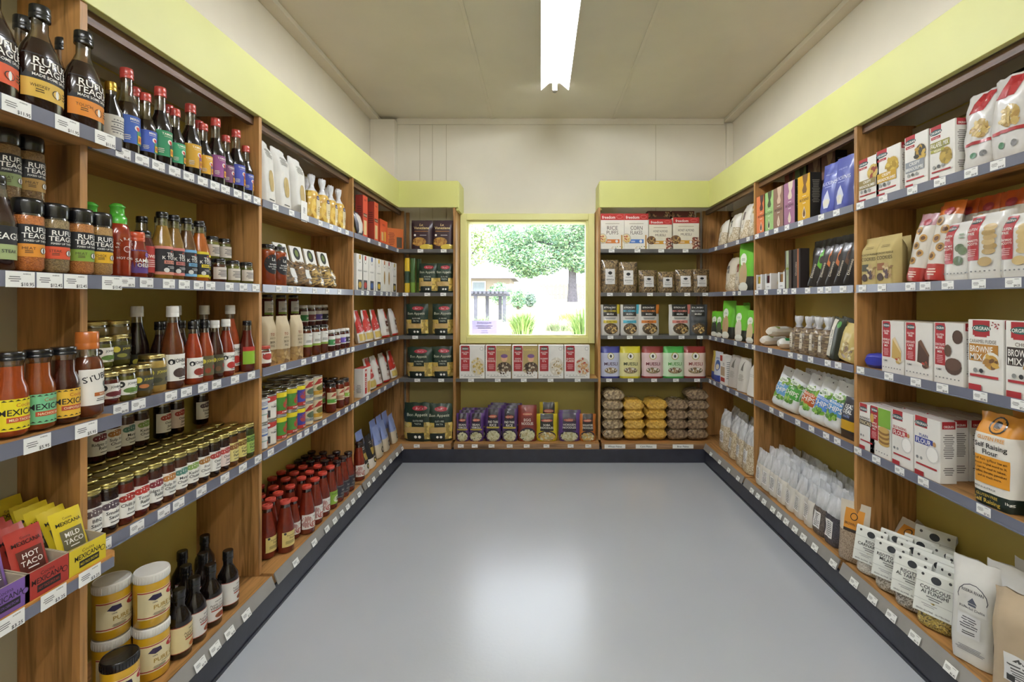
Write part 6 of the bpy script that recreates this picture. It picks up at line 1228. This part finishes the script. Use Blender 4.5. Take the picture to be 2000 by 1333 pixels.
m = MB().box(-.08, -.02, 0, .08, .02, .3, pm('17181a', .35, coat=.4)); Art(m, lambda u, v, o: (u*.16, -.02-o, v*.3), .16, .3).r(-.38, .5, .5, .78, 'cfccc4').t('FOOD TO GO', 0, .7, .05, '2a2a2a', .7).ln(0, .6, .6, .08, 2, '777')
put('RN', 1, [('case_body', m.mesh('case_body')), ('handle', MB().box(-.05, -.012, .3, .05, .012, .325, pm('17181a', .35, coat=.4)).mesh('handle'))], 2003, 'black hard case with pale label at the back', 'case', 'hard_case', .16, r=.02, tagged=False, ref=1.54)
# second shelf
def cookie(c2): return bag(.112, .2, .06, GABLE, [(1, kraft('b9a66c'))], lambda g: (g.ln(0, .78, .5, .06, 2, '7a6a3c'), g.t('MUNCHY MUESLI', 0, .64, .045, '3a3020', .8, 0).t('COOKIES', 0, .55, .075, '3a3020', .8, 0), g.r(-.36, .3, .0, .44, c2).bits(.15, .28, .24, .14, 20, ['d0bc90', '8a6a44', 'b59a6a', '5a4a4c'], .1, 3), g.e(-.2, .16, .16, .08, '4a3a34')), seed=3, shape=14, wr=.0008, mk=paper, pn='carton_body')
for px, c in ((1704, '4a4a3c'), (1742, '8a5a3a')): put('RN', 2, cookie(c), px, 'gable-top cookie box with ' + ('dark picture by divider' if px < 1720 else 'brown picture'), 'box', 'cookie_box', .01, r=.03)
put('RN', 2, cookie('8a5a3a'), 1744, 'gable-top cookie box', 'box', 'cookie_box', .09, r=.03, row=1, ref=1.46)
def wafer(c, s): return bag(.085, .255, .05, FULL, [(.2, film('a8302a')), (.82, film('d2cbc0')), (1, film(c))], lambda g: (g.ln(0, .1, .5, .1, 3, 'e8d0c0'), *[g.e((-.15, .15, -.1, .18, -.12)[i], .3+i*.11, .17, .055, 'b58a4c').e((-.15, .15, -.1, .18, -.12)[i], .3+i*.11, .1, .03, '5a3a24') for i in range(5)], g.e(.1, .86, .2, .05, 'a03a44')), seed=s, wr=.005)
put('RN', 2, wafer('b58a90', 1), 1800, 'wafer bag with pink top', 'bag', 'biscuit_bag', .008, r=.025, lean=8, roll=6); put('RN', 2, wafer('c86a24', 2), 1825, 'wafer bag with orange top', 'bag', 'biscuit_bag', .008, r=.025, lean=10, roll=4, sc=1.12)
for px in (1850, 1880, 1912, 1940): put('RN', 2, wafer('c2561f', 3), px, 'wafer bag with orange top', 'bag', 'biscuit_bag', .1, r=.025, row=1, sc=1.12, ref=1.46)
def bisc(w, pic, t): return bag(w, .197, .055, BLOCK, [(1, film('d2d0ca'))], lambda g: (g.p([(-.46, .3), (-.08, .3), (-.07, .9), (-.1, .97), (-.46, .97)], 'a3262c'), g.e(-.27, .9, .17, .045, '2c4a50').t('ORGRAN', -.27, .9, .04, WHT, .3), g.t('GLUTEN', -.27, .77, .04, WHT, .3).t('FREE', -.27, .71, .04, WHT, .24).t(t, -.27, .6, .035, WHT, .34).t('BISCOTTI', -.27, .55, .035, WHT, .34), g.ln(-.27, .42, .28, .12, 4, 'd8a0a0'), pic(g), *[g.e(-.36+q*.12, .13, .03, .012, '777', 6) for q in range(7)]), seed=4, shape=9, wr=.002, mk=film)
def stackc(cols): return lambda g: tuple(g.e(.2+(.02 if i % 2 else -.02), .42+i*.07, .17, .05, cols[i % len(cols)]) for i in range(6)) + (g.e(.1, .27, .18, .07, cols[0]),)
put('RN', 2, bisc(.115, lambda g: (g.e(.15, .55, .16, .07, '5a6a4c'), g.e(.24, .5, .14, .07, '6a7a5a'), g.e(.1, .34, .16, .08, '64745a'), g.ln(.2, .75, .2, .1, 2, '8a9a84')), 'CHOC MINT'), 1876, 'biscotti packet with grey-green biscuits', 'packet', 'biscuit_packet', .01, r=.027); put('RN', 2, bisc(.125, stackc(['b59a6a', 'a58a58', 'c2a878']), 'AMARETTI'), 1935, 'biscotti packet with stacked cookie picture', 'packet', 'biscuit_packet', .008, r=.027, sc=1.06); put('RN', 2, bisc(.12, stackc(['c9b07a']), 'SHORTBREAD'), 2002, 'shortbread packet at shelf end', 'packet', 'biscuit_packet', .008, r=.027, sc=.97)
put('RN', 2, bisc(.12, stackc(['c9b07a']), 'SHORTBREAD'), 2080, 'shortbread packet beside end panel', 'packet', 'biscuit_packet', .008, r=.027)
# third shelf
o = put('RN', 3, bag(.085, .13, .06, [(0, .85, .6), (.06, 1, 1), (.94, 1, 1), (1, .85, .6)], [(.5, film('3038a0')), (1, film('a58a44'))], lambda g: g.e(0, .5, .2, .1, 'd8d0b0'), seed=2, shape=4, wr=.004), 1706, 'small blue and gold packet lying down', 'packet', 'biscuit_packet', .015, r=.03, dz=.031); o.rotation_euler = (-PI/2, 0, -PI/2+.5); o.location.x = 1.40; LYING.add(o.name)
def cake(t, t2, pic): return lambda g: (g.p([(-.46, .3), (-.1, .3), (-.09, .92), (-.12, .99), (-.46, .99)], 'a3262c'), g.e(-.28, .91, .16, .045, '2c4a50').t('ORGRAN', -.28, .91, .04, WHT, .28), g.t('GLUTEN', -.28, .8, .035, WHT, .26).t('FREE', -.28, .755, .035, WHT, .2), g.t(t, -.28, .64, .04, WHT, .32).t(t2, -.28, .58, .045, WHT, .3).t('MIX', -.28, .52, .04, WHT, .2), g.ln(-.28, .4, .26, .14, 5, 'd8a0a0'), pic(g), g.t('YUMMY', -.3, .23, .035, '333', .2), *[g.e(-.4+q*.13, .1, .03, .012, '777', 6) for q in range(7)])
def slice_(c, c2): return lambda g: (g.e(.2, .3, .3, .08, 'e0dcd4'), g.p([(-.02, .3), (.02, .66), (.4, .4), (.4, .24)], c), g.p([(.02, .66), (.12, .7), (.42, .44), (.4, .4)], c2), g.bits(.3, .26, .14, .04, 10, [c2, c, 'b0402c'], .07, 3))
def muff(g): g.e(.18, .3, .28, .13, '4a342a').e(.18, .34, .27, .1, '5c4234').e(.32, .78, .17, .11, '4f382c').e(.0, .55, .12, .1, '5a4232')
CK = [(1757, .118, .205, cake('VANILLA', 'CAKE', slice_('c2a05a', 'd8c49a')), 'white vanilla cake mix carton'), (1808, .127, .205, cake('CHOCOLATE', 'CAKE', slice_('4a3022', '6a4a34')), 'white chocolate cake mix carton'), (1868, .118, .21, cake('CHOCOLATE', 'MUFFIN', muff), 'white chocolate muffin mix carton')]
for px, w, h, L, d in CK:
    k = box(w, h, .055, 'dedad4', L, SIDE, topc='c9c0a8'); put('RN', 3, k, px, d, 'carton', 'baking_carton', .008, r=.0275)
    for rw in (1, 2): put('RN', 3, k, px, d, 'carton', 'baking_carton', .008+rw*.06, r=.0275, row=rw, ref=1.43)
def brownie(t, c): return lambda g: (g.r(-.36, .78, .14, .99, 'a3262c'), g.e(-.1, .88, .28, .05, '2c5a54').t('ORGRAN', -.1, .88, .05, WHT, .48).r(-.3, .76, .06, .8, 'a3262c'), g.t(t, -.06, .7, .05, '5a4a3a', .78, 0), g.r(-.46, .42, .38, .66, c).t('BROWNIE', -.1, .59, .09, WHT, .66).t('MIX', -.25, .48, .09, WHT, .36), g.e(.2, .42, .26, .14, 'e4e0d8').e(.2, .42, .2, .1, 'b58a3c').bits(.2, .43, .15, .08, 10, ['c9a04c', '6a4a2c', 'a5783a'], .12, 2), g.bits(.3, .93, .18, .05, 8, ['a3262c', '8a2a24'], .03, 4), g.r(-.42, .2, .4, .235, 'a3262c').r(-.46, .0, -.08, .09, 'a3262c'), g.c(-.26, .29, .06, '8a8a86').c(-.08, .29, .06, '333'))
put('RN', 3, box(.117, .225, .055, 'e6e3dd', brownie('CARAMEL FUDGE', 'b07a2e'), SIDE), 1941, 'caramel brownie mix carton with ochre band', 'carton', 'baking_carton', .008, r=.0275); put('RN', 3, box(.117, .225, .055, 'e6e3dd', brownie('CHOC', '3a302c'), SIDE), 2022, 'chocolate brownie mix carton at shelf end', 'carton', 'baking_carton', .008, r=.0275)
# fourth shelf
def flour(t, c, pic): return lambda g: (g.r(-.46, .82, .02, 1, 'a3262c'), g.e(-.22, .88, .26, .05, '2c4a50').t('ORGRAN', -.22, .88, .045, WHT, .44), g.t(t, -.12, .69, .05, c, .64), g.r(-.46, .54, .24, .65, c).t('FLOUR', -.12, .595, .08, WHT, .58), pic(g), g.c(-.36, .3, .05, '777').c(-.2, .3, .05, '9a9a96'), g.r(-.4, .18, .4, .21, 'a3262c').r(-.46, 0, -.1, .08, 'a3262c'))
def plate(g): g.e(.22, .42, .25, .15, 'd2d0cc').e(.22, .42, .21, .12, 'f2f0ec').e(.3, .6, .06, .04, 'b58a5a')
def panc(g): g.r(-.08, .62, .5, .99, '7aa83a'); [g.e(.2, .3+i*.045, .26, .06, ('c2a05a', '8a6430')[i % 2]) for i in range(7)]
FL = [(1697, .095, .195, flour('BUCKWHEAT', '3a302a', lambda g: (g.r(-.46, .54, .34, .65, '3a302a'), g.t('PANCAKE', -.06, .595, .08, 'e8d8b0', .7), g.e(.36, .75, .12, .1, 'c29a4c'))), 'white pancake mix carton with black band'), (1733, .12, .2, cake('APPLE', 'PANCAKE', panc), 'pancake mix carton with green picture panel'), (1777, .107, .21, flour('SELF RAISING', 'a3262c', plate), 'white self-raising flour carton'), (1826, .116, .215, flour('PLAIN', '34408c', plate), 'white plain flour carton with blue band')]
for px, w, h, L, d in FL:
    k = box(w, h, .058, 'e4e1db', L, SIDE, topc='c8c0bc'); put('RN', 4, k, px, d, 'carton', 'baking_carton', .008, r=.029)
    for rw in (1, 2, 3): put('RN', 4, k, px, d, 'carton', 'baking_carton', .008+rw*.062, r=.029, row=rw, ref=1.43)
def srf(title, t3, low): return lambda g: (g.c(.06, .88, .2, '1f1f1f').c(.06, .88, .165, 'd8902a').e(.06, .88, .09, .05, '1f1f1f'), g.t('GLUTEN FREE', 0, .735, .04, 'd8902a', .62), g.t(title, 0, .655, .055, '1c1c1c', .8).t(t3, 0, .585, .055, '1c1c1c', .5), g.r(-.42, .24, .4, .54, 'd8942c'), g.t('Self Raising Flour has an', 0, .5, .026, '3a2410', .72).t('almost magical sound to it.', 0, .455, .026, '3a2410', .72).t('It can be used in cakes,', 0, .41, .026, '3a2410', .7).t('muffins, biscuits, pancakes', 0, .365, .026, '3a2410', .72).t('and so much more.', 0, .32, .026, '3a2410', .54), g.t('MADE IN AUSTRALIA', -.1, .195, .02, '2c2c2c', .5), g.t('GLUTEN FREE', -.06, .115, .03, 'c9a83a', .5).t(low, -.06, .06, .045, 'c9a83a', .66).t('1kg', .38, .1, .028, WHT, .14))
def srbag(a, b, c): return bag(.13, .285, .085, BLOCK, [(.15, film('15241c')), (.78, film('e6e2da')), (1, film('d8902a'))], srf(a, b, c), seed=5, shape=7, wr=.004)
put('RN', 4, srbag('Self Raising', 'Flour', 'Self Raising'), 1931, 'large orange and white flour bag', 'bag', 'flour_bag', .008, r=.042, turn=6)
put('RN', 4, srbag('Plain', 'Flour', 'PLAIN'), 2040, 'large orange and white flour bag at shelf end', 'bag', 'flour_bag', .0, r=.042, turn=4, sc=.85)
put('RN', 4, srbag('Plain', 'Flour', 'PLAIN'), 1975, 'large orange and white flour bag', 'bag', 'flour_bag', .11, r=.042, row=1, ref=1.46)
# bottom: rice packs with folded header cards, paper rice bags
def ricepack(t, t2, cols, s):
    k = bag(.112, .12, .06, FULL, [(1, grain(cols, 260, coat=1.0))], None, seed=s, wr=.005, shape=3)
    m = MB(); h, w, z0 = .138, .116, .048
    # card folded over the neck of the pack, front flap hanging forward
    q = [(-.036, z0), (-.012, z0+h*.94), (-.006, z0+h), (.0, z0+h*.98), (.02, z0+h*.55)]
    n = len(q); vs = [(x, y, z) for x in (-w/2, w/2) for y, z in q]
    m.add(vs, [(i, n+i, n+i+1, i+1) for i in range(n-1)], paper('e4e6e0'))
    def f(u, v, o): y = -.036+(.024)*v/.94; return (u*w, y-.0004-o, z0+h*v)
    g = Art(m, f, w, h); g.c(-.34, .88, .04, '444').c(.34, .88, .04, '444').e(0, .82, .13, .09, '33363a').r(-.5, .7, .5, .705, '777').t(t, 0, .6, .085, '26282a', .8).t(t2, 0, .5, .085, '26282a', .8).ln(0, .38, .4, .1, 2, '777').r(-.5, .29, .5, .295, '777').t('SENZA GLUTINE · GLUTEN FREE', 0, .07, .035, '333', .86).ln(-.1, .2, .4, .08, 2, 'aaa')
    k.append(('header_card', m.mesh('header_card'))); return k
RC_ = {'c': ['cfcac0', 'bab4a6', 'e0dcd2'], 'm': ['b8b0a2', 'cac4b8', '8a8272'], 't': ['b0aaa0', 'c8c4ba', '78746a'], 'f': ['c2a84a', 'a58c38', 'd8c46a', '6a5c34']}
RP = [(1691, 'RISO', 'CARNAROLI', 'c', 0, 'carnaroli rice pack with white header card by rice pouch'), (1730, 'RISOTTO ALLA', 'MILANESE', 'm', 0, 'saffron risotto pack with white header card'), (1770, 'RISOTTO', 'AL TARTUFO', 't', 0, 'truffle risotto pack with white header card'), (1816, 'COUSCOUS', 'AI FUNGHI', 'f', 0, 'yellow couscous pack with white header card')]
RK = {}
for px, a, b, c, rw, d in RP:
    RK[c] = ricepack(a, b, RC_[c], len(b)); put('RN', 5, RK[c], px, d, 'pack', 'rice_pack', .0, r=.03, ref=1.345, lean=5, turn=30)
for px, c, ins in ((1728, 'c', .085), (1778, 'm', .075), (1812, 'm', .075), (1808, 't', .075), (1845, 't', .08), (1830, 'c', .15), (1792, 'c', .15), (1862, 'f', .085), (1836, 'm', .15), (1812, 'c', .215), (1925, 'c', .17)): put('RN', 5, RK[c], px, 'rice pack with folded header card', 'pack', 'rice_pack', ins, r=.03, row=1, lean=4, ref=1.345+ins*.9, turn=rnd(22, 36), sc=1.0 if ins < .2 else 1.15)
def ricebag(c): return bag(.125, .31, .08, BLOCK, [(1, pm(c, .7, bump=.35, bs=22))], lambda g: (g.e(.02, .66, .3, .13, '3a3c48'), g.e(.02, .66, .285, .123, c), g.r(-.26, .5, .3, .63, c), g.p([(-.08, .6), (.02, .66), (.12, .6)], '555a68'), g.r(-.06, .575, .1, .595, '555a68'), g.t('RISERIA RIVAN', .02, .72, .028, '2c2e3a', .44).t('Riso del Delta', .02, .55, .026, '2c2e3a', .5, 0), g.r(-.38, .1, -.375, .62, '555').r(.42, .1, .425, .62, '555'), g.r(-.26, .26, .2, .48, 'dedede').ln(-.03, .4, .36, .12, 5, '5a5a60').ln(-.03, .3, .3, .04, 2, '333'), g.ln(0, .14, .6, .06, 4, '8a8a90')), seed=6, shape=6, wr=.007, mk=paper)
put('RN', 5, ricebag('d9d8d4'), 1890, 'tall white paper rice bag with oval crest', 'bag', 'rice_bag', .0, r=.04, ref=1.345, turn=26, lean=2)
put('RN', 5, ricebag('d9d8d4'), 1952, 'tall white paper rice bag behind kraft bag', 'bag', 'rice_bag', .07, r=.04, ref=1.42, turn=24, tagged=False); put('RN', 5, ricebag('dcdad4'), 1998, 'tall white paper rice bag', 'bag', 'rice_bag', .15, r=.04, row=1, ref=1.5)
put('RN', 5, bag(.13, .3, .085, BLOCK, [(1, kraft('b9a68c'))], lambda g: (g.r(-.2, .2, .3, .46, 'e2e2e2'), g.p([(-.06, .4), (.05, .44), (.16, .4)], '444'), g.ln(.05, .35, .4, .06, 2, '555').ln(.05, .28, .3, .08, 4, '555'), g.r(-.15, .21, .0, .27, '3a3a3a')), seed=9, shape=6, wr=.007, mk=paper), 1972, 'tan kraft rice bag with white sticker', 'bag', 'rice_bag', -.012, r=.042, ref=1.33, turn=24)

# ================================================================== price tickets on the rails
_TK = {}
def ticket(price, w=.05, h=.03, big=False):
    k = (price, w, h, big)
    if k in _TK: return _TK[k]
    m = MB(); m.box(-w/2, -.0008, 0, w/2, 0, h, paper('f1f1ee'))
    g = Art(m, lambda u, v, o: (u*w, -.0008-o, v*h), w, h, off=.0001, step=.0001)
    if big: g.t('AHERNS', .22, .85, .09, '333', .4).ln(-.2, .52, .5, .4, 3, '777')
    else: g.ln(-.12, .6, .6, .4, 2, '8a8a8a')
    if price: g.t(price, .24, .2, .22 if big else .2, '222', .46)
    _TK[k] = m.mesh('price_ticket'); return _TK[k]
PR = {('LA', 1): ['$11.95'], ('LA', 2): ['$10.95', '$12.45', '$12.45', '$13.45', '$12.45'], ('LA', 3): ['$5.95', '$5.95', '$5.95', '$8.45'], ('LA', 4): ['$3.25'],
      ('LB', 1): ['$6.45', '$4.95', '$12.75', '$7.75'], ('LB', 2): ['$5.75', '$4.45', '$5.75'], ('LB', 3): ['$6.95', '$7.75', '$5.95'], ('LB', 4): ['$8.95', '$9.95'],
      ('RN', 1): ['$5.35', '$4.45', '$4.45', '$6.35', '$5.45'], ('RN', 2): ['$4.45', '$4.25'], ('RN', 3): ['$5.45', '$5.45', '$6.45'], ('RN', 4): ['$4.75', '$7.95']}
def tickets():
    for (u, sh), st in STATIONS.items():
        b = BOARDS.get((u, sh))
        if b is None: continue
        st = sorted(st); last = -99; pr = PR.get((u, sh), ['$4.95', '$6.45', '$5.75']); k = 0
        near = u in ('LA', 'LB', 'RN', 'RM')
        gap = .056 if near else .07
        f0 = FRONT[u]; rr = random.Random(sh*31+ord(u[1]))
        for s in st:
            s += rr.uniform(-.008, .008)
            if u == 'LA': s = min(s, 1.215)
            elif u[0] != 'B': s = min(s, 3.9 if sh < 5 else 3.81)
            if s-last < gap: continue
            last = s; p = pr[k % len(pr)]; k += 1
            me = ticket(p, .056, .033, True) if u == 'LA' else ticket(p, .048, .028, True) if near else ticket(p, .046, .026)
            o = bpy.data.objects.new('price_ticket', me); COL.objects.link(o); o.parent = b; z = ZS[sh]
            if u == 'LA': o.location = (f0+.0055, s, z-.037); o.rotation_euler = (0, 0, PI/2)
            elif u[0] == 'L' and sh < 5: o.location = (f0+.0055, s, z-.026); o.rotation_euler = (0, 0, PI/2)
            elif u[0] == 'R' and sh < 5: o.location = (f0-.0055, s, z-.026); o.rotation_euler = (0, 0, -PI/2)
            elif u[0] == 'L': o.location = (-1.085, s, .113); o.rotation_euler = (-math.radians(21), 0, PI/2)
            elif u[0] == 'R': o.location = (1.288, s, .113); o.rotation_euler = (-math.radians(21), 0, -PI/2)
            elif sh < 5: o.location = (s, f0-.0025, z-.026)
            else: o.location = (s, 3.8455, .121)
settle()
tickets()
for px, t in ((1201, 'Wheat Flakes'), (1262, 'Corn Flakes'), (1334, 'Bran Flakes')):
    w, h = .165, .032; x = (px-CX)*3.845/F_PX; m = MB().box(x-w/2, 3.8435, .115, x+w/2, 3.8449, .115+h, paper('ecece8'))
    Art(m, lambda u, v, o: (x+u*w, 3.8435-o, .115+v*h), w, h, off=.0001).t(t, 0, .5, .45, '333', .92)
    m.obj('name_ticket', BOARDS['BR', 5])
finish_labels()
